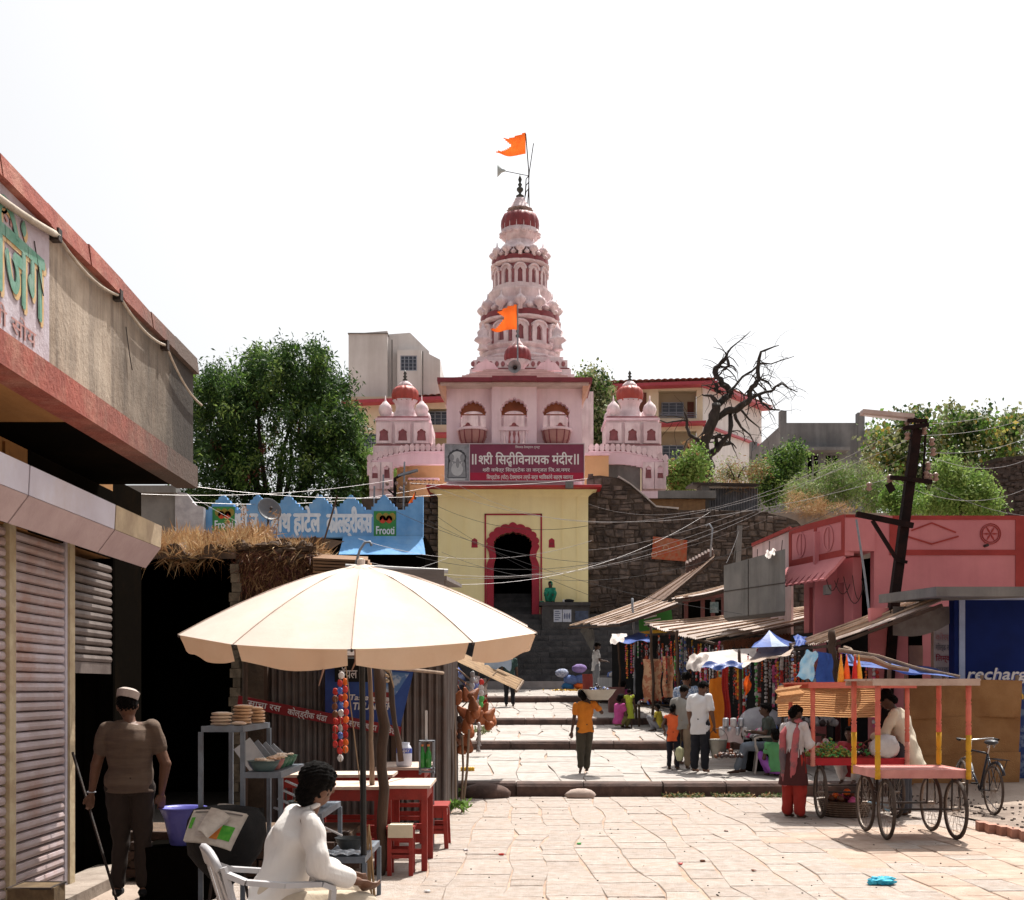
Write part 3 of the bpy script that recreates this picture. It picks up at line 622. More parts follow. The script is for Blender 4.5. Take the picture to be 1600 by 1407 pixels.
# ---------------------------------------------------------------- side turrets with petal-topped flank walls
def turret(u0,mirror,label):
    Y=53.0;S=F/Y
    def X(du):return(u0+du*mirror-CX)/S
    def Z(v):return CH+(HZ-v)*(Y-.8)/F
    t=thing('temple_turret',label,'turret',(X(0),Y,9.5),'domed turrets flanking the spire')
    hb=40/S
    def blk(w,v0,v1,nm='turret_block',m=M_pink2,y=0):
        b=MB();b.bx(X(0)-w/2,X(0)+w/2,Y-w/2-y,Y+w/2,Z(v0),Z(v1));b.build(nm,m,t)
    blk(90/S,712,700);blk(86/S,700,697.5,'string_course',M_tred if 0 else M_mauve);blk(80/S,697.5,660);blk(84/S,660,656,'string_course',M_pink);blk(78/S,656,653,'string_course',M_mauve)
    w2=80/S/2
    for side in(0,1):
        for k in(-1,0,1):
            fn=(lambda p,q,kk,k=k:(X(0)+k*.8+p,Y-w2-(.12 if kk==0 else-.01),q))if side==0 else(lambda p,q,kk,k=k:(X(0)+(w2+(.12 if kk==0 else-.01)),Y+k*.8+p,q))
            b=MB();b.plate([(-.33,Z(696)),(.33,Z(696)),(.33,Z(664)),(-.33,Z(664))],[cusp_arch(0,Z(692),.4,Z(681),Z(674),3,.08)],fn,1);b.build('niche_frame',M_pink2,t)
            fn2=(lambda p,q,kk,k=k:(X(0)+k*.8+p,Y-w2-(.02 if kk==0 else-.01),q))if side==0 else(lambda p,q,kk,k=k:(X(0)+(w2+(.02 if kk==0 else-.01)),Y+k*.8+p,q))
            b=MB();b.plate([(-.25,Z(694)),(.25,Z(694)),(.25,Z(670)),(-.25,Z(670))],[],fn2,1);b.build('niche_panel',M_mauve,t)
    b=MB();b.lathe([(.75,Z(653)),(.7,Z(650)),(.5,Z(644)),(.52,Z(640)),(.42,Z(636)),(.4,Z(630)),(.46,Z(624)),(.56,Z(620))],(X(0),Y,0),32,lobed(12,.08));b.build('turret_neck',M_pink2,t,smooth=True)
    b=MB();b.lathe([(.5,Z(622)),(.57,Z(618)),(.6,Z(611)),(.56,Z(604)),(.42,Z(599)),(.28,Z(597.5))],(X(0),Y,0),64,lobed(14,.09));b.build('dome',M_tr2:=mat('turret_red',(.38,.07,.05),(.3,.05,.04),rough=.5),t,smooth=True)
    b=MB();b.lathe([(.36,Z(599)),(.3,Z(594)),(.18,Z(590)),(.06,Z(588))],(X(0),Y,0),20,lobed(10,.12));b.build('dome_cap',M_pink2,t,smooth=True)
    b=MB();b.lathe([(.04,Z(589)),(.12,Z(587)),(.04,Z(584)),(.1,Z(581.5)),(.03,Z(579)),(.08,Z(577)),(.01,Z(571))],(X(0),Y,0),12);b.build('finial',M_finial,t,smooth=True)
    for dx in(-1,1):
        for dy in(-1,1):
            b=MB();c=(X(0)+dx*.78,Y+dy*.78,Z(653));b.lathe([(.26,0),(.2,.08),(.27,.2),(.3,.35),(.24,.52),(.12,.64),(.03,.75),(.015,.95)],c,24,lobed(8,.1));b.build('corner_dome',M_pink2,t,smooth=True)
    # flank wall: descending arc of petals, panel and side leg
    pts=[(du,700+(0 if du>20 else(max(0,(20-du))/72)**1.6*18))for du in range(68,-53,-8)]if mirror>0 else[(du,700+(0 if du>20 else(max(0,(20-du))/72)**1.6*18))for du in range(68,-53,-8)]
    for a_,c_ in zip(pts,pts[1:]):
        x0,x1=sorted((X(a_[0]),X(c_[0])));vm=(a_[1]+c_[1])/2
        b=MB();b.bx(x0,x1,Y-1.75,Y-1.45,Z(vm+32),Z(vm+14));b.bx(x0,x1,Y-1.78,Y-1.42,Z(vm+14),Z(vm+12));b.build('flank_course',M_pink,t)
        xm=(x0+x1)/2;w=(x1-x0)*.60
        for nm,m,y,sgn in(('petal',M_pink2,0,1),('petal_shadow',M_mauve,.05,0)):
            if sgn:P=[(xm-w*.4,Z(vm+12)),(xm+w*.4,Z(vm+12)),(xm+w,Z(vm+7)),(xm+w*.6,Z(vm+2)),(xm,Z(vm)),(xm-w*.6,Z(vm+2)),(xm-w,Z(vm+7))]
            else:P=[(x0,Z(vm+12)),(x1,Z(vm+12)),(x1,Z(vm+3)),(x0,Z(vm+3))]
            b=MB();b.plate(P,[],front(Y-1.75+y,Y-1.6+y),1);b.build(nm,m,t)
    for du in(-40,-22):
        x=X(du);b=MB();b.plate([(x-.24,Z(770)),(x+.24,Z(770)),(x+.24,Z(729)),(x-.24,Z(729))],[cusp_arch(x,Z(754),.26,Z(741),Z(735),3,.08)],front(Y-1.82,Y-1.6),1);b.build('leg_frame',M_pink2,t)
        b=MB();b.bx(x-.2,x+.2,Y-1.7,Y-1.5,Z(768),Z(731));b.build('leg_panel',M_mauve,t)
    b=MB();x0,x1=sorted((X(-49),X(-14)));b.bx(x0,x1,Y-1.59,Y-1.2,Z(790),Z(727));b.build('leg_wall',M_pink2,t)
    return t
turret(633,1,'pink turret with red ribbed dome left of the spire, before the white tower')
turret(984,-1,'pink turret with red ribbed dome right of the spire, beside the bare tree')
# orange-beige galleries between gatehouse and turret legs, with a pierced screen on the left
S5=F/52.0
def w5(u):return(u-CX)/S5
def z5(v):return CH+(HZ-v)/S5
M_peach=mat('peach_plaster',(.62,.40,.2),(.55,.35,.17),scale=1,streak=.3,scol=(.3,.2,.12))
gl=thing('left_gallery','peach gallery wall with a pierced screen left of the gatehouse','wall',(w5(660),52,9))
b=MB();b.bx(w5(618),w5(697),52.6,52.9,z5(790),z5(722));b.build('back_wall',M_peach,gl)
scr=[cusp_arch(w5(644+i*6.6),z5(758+j*6.4),.11,z5(756.4+j*6.4),z5(754.4+j*6.4),3,.02,2)for i in range(6)for j in range(-1,1)]
b=MB();b.plate([(w5(640),z5(790)),(w5(684),z5(790)),(w5(684),z5(750)),(w5(640),z5(750))],scr,front(52.0,52.15),1);b.build('pierced_screen',M_peach,gl)
b=MB();b.bx(w5(638),w5(686),51.9,52.3,z5(750),z5(747.5));b.build('screen_cap',M_pink,gl)
gr_=thing('right_gallery','peach and grey gallery wall right of the gatehouse','wall',(w5(950),52,9))
b=MB();b.bx(w5(911),w5(947),50.6,51,z5(790),z5(722));b.build('wall',M_peach,gr_)
b=MB();b.bx(w5(910),w5(948),50.5,51,z5(722)+.002,z5(718));b.build('wall_cap',M_pink,gr_)
b=MB();b.bx(w5(947),w5(998),51.4,51.8,z5(790),z5(719));b.build('grey_wall',M_conc,gr_)

# ---------------------------------------------------------------- guest-house block behind
SHh=22.0;YH=F/SHh
def hx(u):return(u-CX)/SHh
def hz(v):return CH+(HZ-v)/SHh
for k in range(5):  # niches on the hall front, seen through the gate's upper arches
    xx=tx(735+k*34);yh=YT-(tx(915)-tx(700))/2
    b=MB();b.plate([(xx-.5,tz(720,3.5)),(xx+.5,tz(720,3.5)),(xx+.5,tz(645,3.5)),(xx-.5,tz(645,3.5))],[cusp_arch(xx,tz(705,3.5),.6,tz(675,3.5),tz(662,3.5),3,.08)],front(yh-.16,yh-.01),1);b.build('niche_frame',M_pink2,sp)
    b=MB();b.bx(xx-.42,xx+.42,yh-.03,yh-.012,tz(718,3.5),tz(650,3.5));b.build('niche_panel',M_mauve,sp)
ht=thing('guest_house','cream guest house with red eaves, tiled roof and barred windows behind the temple','building',(hx(820),YH,8))
def window(parent,x0,x1,z0,z1,Y,nb=3,bars=True,d=.12):
    f=MB();f.plate([(x0,z0),(x1,z0),(x1,z1),(x0,z1)],[[(x0+.06,z0+.06),(x1-.06,z0+.06),(x1-.06,z1-.06),(x0+.06,z1-.06)]],front(Y-.04,Y+d),1)
    fo=f.build('window',M_frame,parent)
    w=(x1-x0)/nb
    for k in range(nb):
        b=MB();b.bx(x0+w*k+.03,x0+w*(k+1)-.03,Y+.03,Y+.05,z0+.05,z1-.05);b.build('pane',M_glass,fo)
    for k in range(1,nb):
        b=MB();b.bx(x0+w*k-.03,x0+w*k+.03,Y-.02,Y+.08,z0+.05,z1-.05);b.build('mullion',M_frame,fo)
    if bars:
        for k in range(3):
            b=MB();z=lerp(z0,z1,(k+1)/4);b.bx(x0,x1,Y-.06,Y-.035,z-.015,z+.015);b.build('window_bar',M_frame,fo)
    return fo
def wallwin(parent,u0,u1,v0,v1,wins,Y,m=M_cream,th=.3,nm='wall'):
    b=MB();b.plate([(hx(u0),hz(v0)),(hx(u1),hz(v0)),(hx(u1),hz(v1)),(hx(u0),hz(v1))],[[(hx(a),hz(d)),(hx(c),hz(d)),(hx(c),hz(e)),(hx(a),hz(e))]for a,c,e,d in wins],front(Y,Y+th),1);b.build(nm,m,parent)
# right wing: bays with recessed loggias
wallwin(ht,918,1098,790,606,[(1029,1089,610,654),(1029,1089,673,730),(955,990,612,660)],YH)
for(u0,u1,v0,v1)in((1026,1092,656,608),(1026,1092,732,671),(950,995,662,610)):
    b=MB();b.bx(hx(u0),hx(u1),YH+1.3,YH+1.4,hz(v0),hz(v1));b.bx(hx(u0),hx(u1),YH+.31,YH+1.3,hz(v0)-.1,hz(v0));b.bx(hx(u0),hx(u1),YH+.31,YH+1.3,hz(v1),hz(v1)+.1);b.build('loggia',M_cream2,ht)
window(ht,hx(1037),hx(1072),hz(644),hz(623),YH+1.2,3);window(ht,hx(1038),hx(1072),hz(714),hz(691),YH+1.2,3)
for u0,u1,v0,v1 in((1078,1088,654,622),(1078,1088,730,690),(998,1010,648,614)):
    b=MB();b.bx(hx(u0),hx(u1),YH+1.2 if u0>1000 else YH-.05,YH+1.28 if u0>1000 else YH+.02,hz(v0),hz(v1));b.build('brown_door',M_door,ht)
for v in(645,716):
    for k in range(4):
        b=MB();b.tube([(hx(1029),YH+.1,hz(v+k*2.6)),(hx(1089),YH+.1,hz(v+k*2.6))],.02,4);b.build('railing',M_frame,ht)
window(ht,hx(950),hx(957),hz(640),hz(628),YH-.05,1)
# roof edge: thin red slab sloping up left; side wing
def redslab(pts,d=1.0,y0=YH-1.0,t=.22,nm='red_eave'):
    b=MB();(u0,v0),(u1,v1)=pts
    b.hexa([(hx(u0),y0,hz(v0)-t),(hx(u1),y0,hz(v1)-t),(hx(u1),y0+1.3,hz(v1)-t),(hx(u0),y0+1.3,hz(v0)-t),(hx(u0),y0,hz(v0)),(hx(u1),y0,hz(v1)),(hx(u1),y0+1.3,hz(v1)),(hx(u0),y0+1.3,hz(v0))]);b.build(nm,M_fas2:=mat('eave_red',(.40,.06,.08),(.33,.05,.07),rough=.6),ht)
redslab([(915,607),(1118,600)]);redslab([(1028,665),(1100,662)],t=.15)
# tiled roof: rows of tiles
def tiled(parent,P0,P1,P2,P3,nr,nm='roof_tile_row'):
    """P0,P1 eave; P3,P2 ridge; each row a joined strip of half-round tiles"""
    P0,P1,P2,P3=map(Vector,(P0,P1,P2,P3))
    for r in range(nr):
        t0,t1=r/nr,(r+1.12)/nr;b=MB();a0,a1=P0.lerp(P3,t0),P1.lerp(P2,t0);c0,c1=P0.lerp(P3,min(1,t1)),P1.lerp(P2,min(1,t1))
        n=max(4,int((a1-a0).length/.42))
        def fn(p,q,a0=a0,a1=a1,c0=c0,c1=c1,n=n):return a0.lerp(a1,p).lerp(c0.lerp(c1,p),q)+Vector((0,0,.07*abs(math.sin(p*n*PI))+.08*(1-q)))
        b.sheet(fn,n*4,1);tag(b.build(nm,M_tile,parent),kind='stuff')
tiled(ht,(hx(915),YH-1,hz(604)),(hx(1118),YH-1,hz(598)),(hx(1090),YH+6,hz(592)+.1),(hx(960),YH+6,hz(587)),9)
# receding side wing to the right
a,bq=Vector((hx(1098),YH,0)),Vector(W(1190,700,17.6));bq.z=0
def side(p,q,k,a=a,bq=bq):
    d=(bq-a).normalized();nrm=Vector((-d.y,d.x,0));P=a+d*p;return(P.x-(nrm.x*.3 if k else 0)*-1,P.y+(nrm.y*.3 if k else 0),q)
Ls=(bq-a).length;zt0=hz(603);z_r=CH+(HZ-642)/17.6
b=MB();b.plate([(0,7),(Ls,7),(Ls,z_r),(0,zt0)],[[(Ls*.42,hz(725)),(Ls*.5,hz(725)),(Ls*.5,hz(704)),(Ls*.42,hz(704))]],side,1);b.build('side_wing',M_white,ht)
wv=W(1141,700,19.8);b=MB();p_=a+(bq-a).normalized()*Ls*.46;b.box((p_.x-.1,p_.y+.35,hz(714)),(1.4,.15,1.3),math.atan2(bq.y-a.y,bq.x-a.x));b.build('pane',M_glass,ht)
M_fas2=MATS['eave_red']
dl=(bq-a).normalized();nn=Vector((dl.y,-dl.x,0))
for(zz0,zz1,e,t)in((zt0+.1,z_r+.3,.9,.22),(hz(663),CH+(HZ-697)/17.6,.25,.16)):
    P=[a+nn*e,bq+dl*(.6 if e>.5 else 0)+nn*e,bq+dl*(.6 if e>.5 else 0)-nn*.3,a-nn*.3];Z=[zz0,zz1,zz1,zz0]
    b=MB();b.hexa([(p.x,p.y,z-t)for p,z in zip(P,Z)]+[(p.x,p.y,z)for p,z in zip(P,Z)]);b.build('red_eave',M_fas2,ht)
tiled(ht,(*(a+nn*.9).xy,zt0+.12),(*(bq+dl*.6+nn*.9).xy,z_r+.32),(*(bq-nn*5).xy,z_r+1.6),(*(a-nn*6).xy,hz(592)),6)
# left wing under the white tower
wallwin(ht,543,700,790,620,[(560,592,678,706),(668,699,638,664),(668,699,682,706)],YH)
window(ht,hx(560),hx(590),hz(706),hz(678),YH+.1,3);window(ht,hx(669),hx(698),hz(662),hz(639),YH+.8,3)
for z0,z1 in((hz(666),hz(636)),(hz(708),hz(680))):
    b=MB();b.bx(hx(664),hx(703),YH+1.0,YH+1.1,z0,z1);b.bx(hx(664),hx(703),YH+.31,YH+1,z1,z1+.1);b.build('loggia',M_cream2,ht)
redslab([(536,631),(700,624)]);redslab([(664,680.5),(702,680)],t=.15)
tiled(ht,(hx(650),YH-1,hz(626)),(hx(702),YH-1,hz(623)),(hx(702),YH+4,hz(606)),(hx(688),YH+4,hz(610)),4)
# white stair tower
def towerpoly(pts,Y,th,m=M_white,nm='tower_wall',holes=()):
    b=MB();b.plate([(hx(u),hz(v))for u,v in pts],[[(hx(u),hz(v))for u,v in h]for h in holes],front(Y,Y+th),1);b.build(nm,m,ht)
towerpoly([(544,624),(618,624),(618,516.5),(638,514),(669,545),(669,620),(687,620),(687,557),(669,546),(638,514),(618,516.5),(544,521.5)][:4]+[(669,545),(669,550),(686.5,557),(686.5,624),(618,624)][0:4]if 0 else[(544,626),(686.5,626),(686.5,557),(669,548),(669,544),(639,514.5),(604,517),(544,522)],YH+.9,5)
towerpoly([(544,627),(605,627),(605,516),(544,521)],YH+.2,.69,nm='tower_face')
towerpoly([(620,627),(658,627),(658,545),(620,545)],YH+.3,.59,nm='tower_face',holes=[[(625,578),(651,578),(651,554),(625,554)]])
window(ht,hx(625),hx(651),hz(578),hz(554),YH+.35,4)
b=MB();b.bx(hx(543),hx(606),YH+.1,YH+1,hz(521),hz(519.6));b.build('roof_edge',M_conc,ht)
for u in(612,660):
    b=MB();b.tube([(hx(u),YH+.2,hz(626)),(hx(u),YH+.2,hz(530 if u<640 else 548))],.05,5);b.build('drain_pipe',M_conc,ht)

# ---------------------------------------------------------------- dark rubble retaining wall, right of gate (and a piece left)
rw=thing('rubble_retaining_wall','dark rubble stone retaining wall right of the yellow gate','wall',(gx(1080),46.9,1.9))
top=[(919,742),(938,741),(966,745),(985,757),(1003,772),(1025,792),(1060,795),(1110,796),(1160,797),(1200,800),(1228,806),(1245,812),(1262,830),(1285,850)]
def topv(u):
    for(a0,b0),(a1,b1)in zip(top,top[1:]):
        if a0<=u<=a1:return lerp(b0,b1,(u-a0)/(a1-a0))
    return 850
YW=46.9;gw=F/YW
def rx_(u):return(u-CX)/gw
def rz_(v):return CH+(HZ-v)/gw
b=MB();b.plate([(rx_(919),1.2),(rx_(1285),1.2)]+[(rx_(u),rz_(v+2))for u,v in reversed(top)],[],front(YW+.03,YW+.9),1);b.build('mortar_core',M_mortar,rw)
def stone(b,x0,x1,z0,z1,Y,gap=.02,dep=.14):stoneq(b,[(x0,z0),(x1,z0),(x1,z1),(x0,z1)],Y,gap,dep)
def stoneq(b,c,Y,gap=.012,dep=.14):
    p=R.uniform(-.035,.03);cx,cz=sum(q[0]for q in c)/4,sum(q[1]for q in c)/4
    def ins(q,k,j=0):return(lerp(q[0],cx,k)+R.uniform(-j,j),lerp(q[1],cz,k)+R.uniform(-j,j))
    A=[ins(q,gap*3)for q in c];B=[ins(q,.07+gap*2,.008)for q in c];D=[ins(q,.34,.015)for q in c]
    b.add([(q[0],Y+dep,q[1])for q in A]+[(q[0],Y+.03+p,q[1])for q in B]+[(q[0],Y+p+R.uniform(-.03,0),q[1])for q in D],
[(i,(i+1)%4,4+(i+1)%4,4+i)for i in range(4)]+[(4+i,4+(i+1)%4,8+(i+1)%4,8+i)for i in range(4)]+[(8,9,10,11)])
X0_,X1_,Z0_,Z1_=rx_(919),rx_(1288),1.9,rz_(738);nz_=33;ZK=[(R.uniform(0,6),R.uniform(.6,1.6),R.uniform(0,6),R.uniform(2,4))for _ in range(nz_+1)]
def rowz(j,x):p,q,r,t=ZK[j];return Z0_+(Z1_-Z0_)*j/nz_+.05*math.sin(q*x+p)+.035*math.sin(t*x+r)
stones=[]
for j in range(nz_):
    x=X0_;e0=x;e1=x
    while x<X1_:
        x+=R.uniform(.14,.62);c0,c1=min(X1_,x+R.uniform(-.06,.06)),min(X1_,x+R.uniform(-.06,.06))
        c=[(e0,rowz(j,e0)),(c0,rowz(j,c0)),(c1,rowz(j+1,c1)),(e1,rowz(j+1,e1))];e0,e1=c0,c1;u=(c0+e0)/2*gw+CX;lim=rz_(topv(min(u,1285)))
        if sum(q[1]for q in c)/4<lim:
            c=[(q[0],min(q[1],lim+.03))for q in c]
            if c[1][0]-c[0][0]>.38 and R.random()<.45:m0,m1=[tuple(lerp(c[a][k],c[d][k],R.uniform(.4,.6))for k in(0,1))for a,d in((0,3),(1,2))];stones+=[[c[0],c[1],m1,m0],[m0,m1,c[2],c[3]]]
            else:stones.append(c)
vis=sorted(stones,key=lambda c:(c[0][1]<rz_(930),-(c[1][0]-c[0][0])*(c[3][1]-c[0][1])))
rest=MB()
for k,s_ in enumerate(vis):
    bb=MB()if k<290 else rest;stoneq(bb,s_,YW)
    if k<290:bb.build('stone',M_rubble,rw)
tag(rest.build('small_stones',M_rubble,rw),kind='stuff')
b=MB()
for(a0,b0),(a1,b1)in zip(top[2:6],top[3:7]):b.hexa([(rx_(a0),YW-.1,rz_(b0+1)),(rx_(a1),YW-.1,rz_(b1+1)),(rx_(a1),YW+.5,rz_(b1+1)),(rx_(a0),YW+.5,rz_(b0+1)),(rx_(a0),YW-.1,rz_(b0-1.2)),(rx_(a1),YW-.1,rz_(b1-1.2)),(rx_(a1),YW+.5,rz_(b1-1.2)),(rx_(a0),YW+.5,rz_(b0-1.2))])
tag(b.build('plaster_coping',mat('pale_coping',(.5,.46,.44),(.36,.32,.3)),rw),kind='stuff')
# stone pedestal right of the door (stairs' cheek) with posters
pd=thing('stone_pedestal','black stone cheek block beside the doorway with two posters','pedestal',(gx(882),46,3))
PX0,PX1=gx(846),gx(919)
b=MB();b.bx(PX0,PX1,45.7,46.49,1.9,gz(949));b.build('pedestal_body',M_basalt,pd)
b=MB();b.bx(PX0-.1,PX1+.04,45.6,46.489,gz(949)+.002,gz(943.5));b.build('pedestal_cap',M_basalt,pd)
M_post=mat('poster_paper',(.55,.56,.6),(.42,.45,.55),scale=12,bump=0);M_postd=mat('poster_ink',(.08,.09,.16),(.2,.22,.3),scale=30,bump=0)
for u0,u1,v0,v1,m in((864,877,974,955,M_post),(878,891,974,955,M_post),(897,917,972,957,mat('faded_blue_poster',(.08,.1,.16),(.05,.06,.09),scale=6))):
    q=tag(MB().bx(gx(u0),gx(u1),45.68,45.699,gz(v0),gz(v1)).build('poster',m),{864:'white printed poster, left one on the black pedestal',878:'white picture poster with figures, middle one on the black pedestal',897:'faded dark blue poster at the right end of the black pedestal'}[u0],'poster','posters on the pedestal')
    for k in range(5):
        if u0!=897:
            if u0==864:MB().bx(gx(u0+1.5),gx(u1-1.5-R.uniform(0,4)),45.672,45.6795,gz(958.4+k*3.2),gz(957+k*3.2)).build('printed_line',M_postd,q)
            elif k<3:MB().ball((gx(u0+3+k*3.5),45.678,gz(965)),(.035,.004,.12),8,5).build('printed_figure',M_postd,q)
# red rusty sign on the wall
rs=MB();rs.hexa([(rx_(1018),YW-.1,rz_(874)),(rx_(1072),YW-.1,rz_(878)),(rx_(1072),YW-.06,rz_(878)),(rx_(1018),YW-.06,rz_(874)),(rx_(1020),YW-.1,rz_(839)),(rx_(1073.5),YW-.1,rz_(845)),(rx_(1073.5),YW-.06,rz_(845)),(rx_(1020),YW-.06,rz_(839))])
rso=tag(rs.build('rusty_sign',mat('rust_red',(.40,.06,.025),(.30,.12,.06),scale=7,bump=.3,dirt=.8,dcol=(.34,.2,.13))),'rusty red metal plate with faded marks hung on the dark rubble wall','sign')
for c in((1021.6,867),(1040,857)):
    p=MB();p.plate([(rx_(c[0])+.12*math.cos(t),rz_(c[1])+.12*math.sin(t))for t in[PI*i/8 for i in range(16)]],[[(rx_(c[0])+.08*math.cos(t),rz_(c[1])+.08*math.sin(t))for t in[PI*i/8 for i in range(16)]]],front(YW-.106,YW-.1),1);p.build('faded_ring',mat('faded_paint',(.45,.25,.17),(.38,.18,.1)),rso)
# upper terrace clutter right of the gallery
up=thing('ochre_low_wall','low ochre wall with grey concrete cap above the rubble wall','wall',(gx(1060),49,9))
S9=F/49.0
def w9(u):return(u-CX)/S9
def z9(v):return CH+(HZ-v)/S9
b=MB();b.bx(w9(1000),w9(1102),49,49.3,z9(800),z9(780));b.build('wall',mat('ochre_plaster',(.3,.17,.08),(.22,.12,.06),streak=.3),up)
b=MB();b.bx(w9(997),w9(1027),48.8,49.4,z9(780)+.002,z9(769));b.build('pink_cap',M_pink,up)
b=MB();b.bx(w9(1027.2),w9(1118),48.8,49.4,z9(780)+.002,z9(768));b.build('wall_cap',M_conc,up)
shd=thing('tin_shed','small corrugated tin shed behind the rubble wall under the bare tree','shed',(w9(1150),50,9))
b=MB();b.sheet(lambda p,q:(lerp(w9(1112),w9(1192),p),50+.03*math.sin(p*120),lerp(z9(800),z9(757),q)),120,1);b.build('tin_wall',mat('old_tin',(.2,.2,.22),(.13,.13,.14),streak=.5,metal=.2),shd)
b=MB();b.slab([(w9(1085),49.4,z9(751)),(w9(1190),49.4,z9(753)),(w9(1190),51.5,z9(746)),(w9(1085),51.5,z9(745))],.1);b.build('shed_roof',M_iron,shd)
b=MB();b.bx(w9(1100),w9(1112),49.6,51,z9(790),z9(752));b.build('shed_post',M_conc,shd)
# ---------------------------------------------------------------- vegetation
rng=np.random.default_rng(5);CID=None
def leafmat(name,a,b,tr=.35,sc=1.2):return mat(name,a,b,rough=.6,scale=sc,bump=0,trans=tr,contrast=(.4,.6),spec=.25)
M_lfd=leafmat('leaf_dark',(.022,.055,.014),(.042,.085,.02));M_lfm=leafmat('leaf_mid',(.10,.19,.035),(.15,.26,.05));M_lfl=leafmat('leaf_light',(.17,.26,.06),(.24,.33,.09))
M_lfo=leafmat('leaf_olive',(.19,.21,.10),(.27,.28,.15));M_lfy=leafmat('leaf_yellow',(.38,.26,.05),(.30,.30,.08));M_dry=leafmat('dry_grass',(.42,.24,.11),(.28,.15,.07),.25,3);M_seed=leafmat('brown_pod',(.16,.05,.03),(.12,.04,.03),.1)
M_bark=mat('bark',(.055,.042,.033),(.03,.024,.02),scale=4,bump=.6,bscale=18,stretch=(1,1,.3))
M_bark2=mat('dead_bark',(.05,.04,.035),(.022,.018,.016),scale=4,bump=.6,bscale=14,stretch=(1,1,.4))
def leaves(name,parent,P,m,L=.2,Wd=.05,droop=.5,jit=.4,var=.4,mats=None,frac=None,kind=None):
    """P: (n,3) leaf roots; each leaf a thin bent diamond of two triangles"""
    n=len(P)
    d=rng.normal(size=(n,3));d[:,2]-=droop*2;d/=np.linalg.norm(d,axis=1)[:,None]
    s=np.cross(d,rng.normal(size=(n,3)));s/=np.linalg.norm(s,axis=1)[:,None]
    l=(L*(1+var*rng.uniform(-1,1,n)))[:,None];w=Wd*l/L
    V=np.empty((n,4,3));V[:,0]=P;V[:,1]=P+d*l*.45+s*w;V[:,2]=P+d*l;V[:,2,2]-=.12*l[:,0];V[:,3]=P+d*l*.45-s*w
    o=Vector(ORG.get(parent.name,(0,0,0)))if parent is not None else Vector((P[:,0].mean(),P[:,1].mean(),P[:,2].min()))
    V=(V-np.array(o)).reshape(-1,3)
    me=bpy.data.meshes.new(name);me.vertices.add(n*4);me.vertices.foreach_set('co',V.ravel())
    me.loops.add(n*4);me.loops.foreach_set('vertex_index',np.arange(n*4,dtype=np.int32));me.polygons.add(n)
    me.polygons.foreach_set('loop_start',np.arange(0,n*4,4,dtype=np.int32));me.polygons.foreach_set('loop_total',np.full(n,4,dtype=np.int32))
    ms=mats or[m]
    for x in ms:me.materials.append(x)
    if mats:
        ix=rng.choice(len(ms),n,p=frac)
        if CID is not None and len(CID)==n:ix=np.where(rng.random(n)<.7,np.searchsorted(np.cumsum(frac),CID*.9999),ix)
        me.polygons.foreach_set('material_index',np.clip(ix,0,len(ms)-1).astype(np.int32))
    me.update(calc_edges=True);ob=bpy.data.objects.new(name,me);COL.objects.link(ob)
    if parent is not None:ob.parent=parent;ORG[ob.name]=ORG[parent.name]
    else:ob.location=o
    return ob
def crown_points(ells,nclump,per,spread,hang=0.0):
    """clumps thrown on and inside the ellipsoids, leaves gaussian round each clump, sprays hanging down"""
    w=np.array([e[3]*e[4]*e[5]for e in ells])**.66;w/=w.sum();out=[];global CID;cid=[]
    idx=rng.choice(len(ells),nclump,p=w)
    for k in idx:
        x,y,z,a,b,c=ells[k];d=rng.normal(size=3);d/=np.linalg.norm(d);r=rng.uniform(.3,1.0)**.5*(1+.16*math.sin(d[0]*7+x*3)*math.sin(d[2]*6+z*2))
        p=np.array([x,y,z])+d*r*np.array([a,b,c]);n=int(per*rng.uniform(.5,1.5))
        q=p+rng.normal(size=(n,3))*spread*rng.uniform(.6,1.3)
        if hang:q[:,2]-=np.abs(rng.normal(size=n))*hang
        out.append(q);cid.append(np.full(n,rng.random()))
    CID=np.concatenate(cid)
    return np.concatenate(out)
def px_ells(L,Y,dep):
    s=F/Y;return[((u-CX)/s,Y+R.uniform(-.3,.3)*dep,CH+(HZ-v)/s,a/s,dep*(.6+.4*min(1,a*b/3000)),b/s)for u,v,a,b in L]
def limbs(parent,root,ells,r0,m=M_bark,n=10):
    b=MB();root=Vector(root);top=Vector(ells[0][:3]);fork=root.lerp(top,.35)
    b.tube([root,root.lerp(fork,.5)+Vector((.1,0,0)),fork],[r0,r0*.8,r0*.7],8)
    for e in(ells*3)[:n]:
        c=Vector(e[:3])+Vector((R.uniform(-.4,.4)*e[3],0,R.uniform(-.3,.5)*e[5]));mid=fork.lerp(c,.5)+Vector((R.uniform(-.4,.4),R.uniform(-.4,.4),.3))
        b.tube([fork,mid,c],[r0*.45,r0*.25,r0*.06],6)
        for _ in range(4):
            p=mid.lerp(c,R.random());q=p+Vector((R.uniform(-1,1)*e[3]*.5,R.uniform(-1,1)*e[4]*.5,R.uniform(-.1,.6)*e[5]));b.tube([p,p.lerp(q,.5)+Vector((0,0,.1)),q],[r0*.12,r0*.08,r0*.02],4)
    b.build('trunk',m,parent)
def tree(name,label,cat,L,Y,dep,root,r0,nclump,per,spread,mats,frac,Lf,Wf,droop,hang=0,group=None,n=10):
    ells=px_ells(L,Y,dep);t=thing(name,label,cat,root,group);limbs(t,root,ells,r0,n=n)
    tag(leaves('crown',t,crown_points(ells,nclump,per,spread,hang),None,Lf,Wf,droop,mats=mats,frac=frac));return t,ells
r_=W(430,800,34.5);r_.z=5
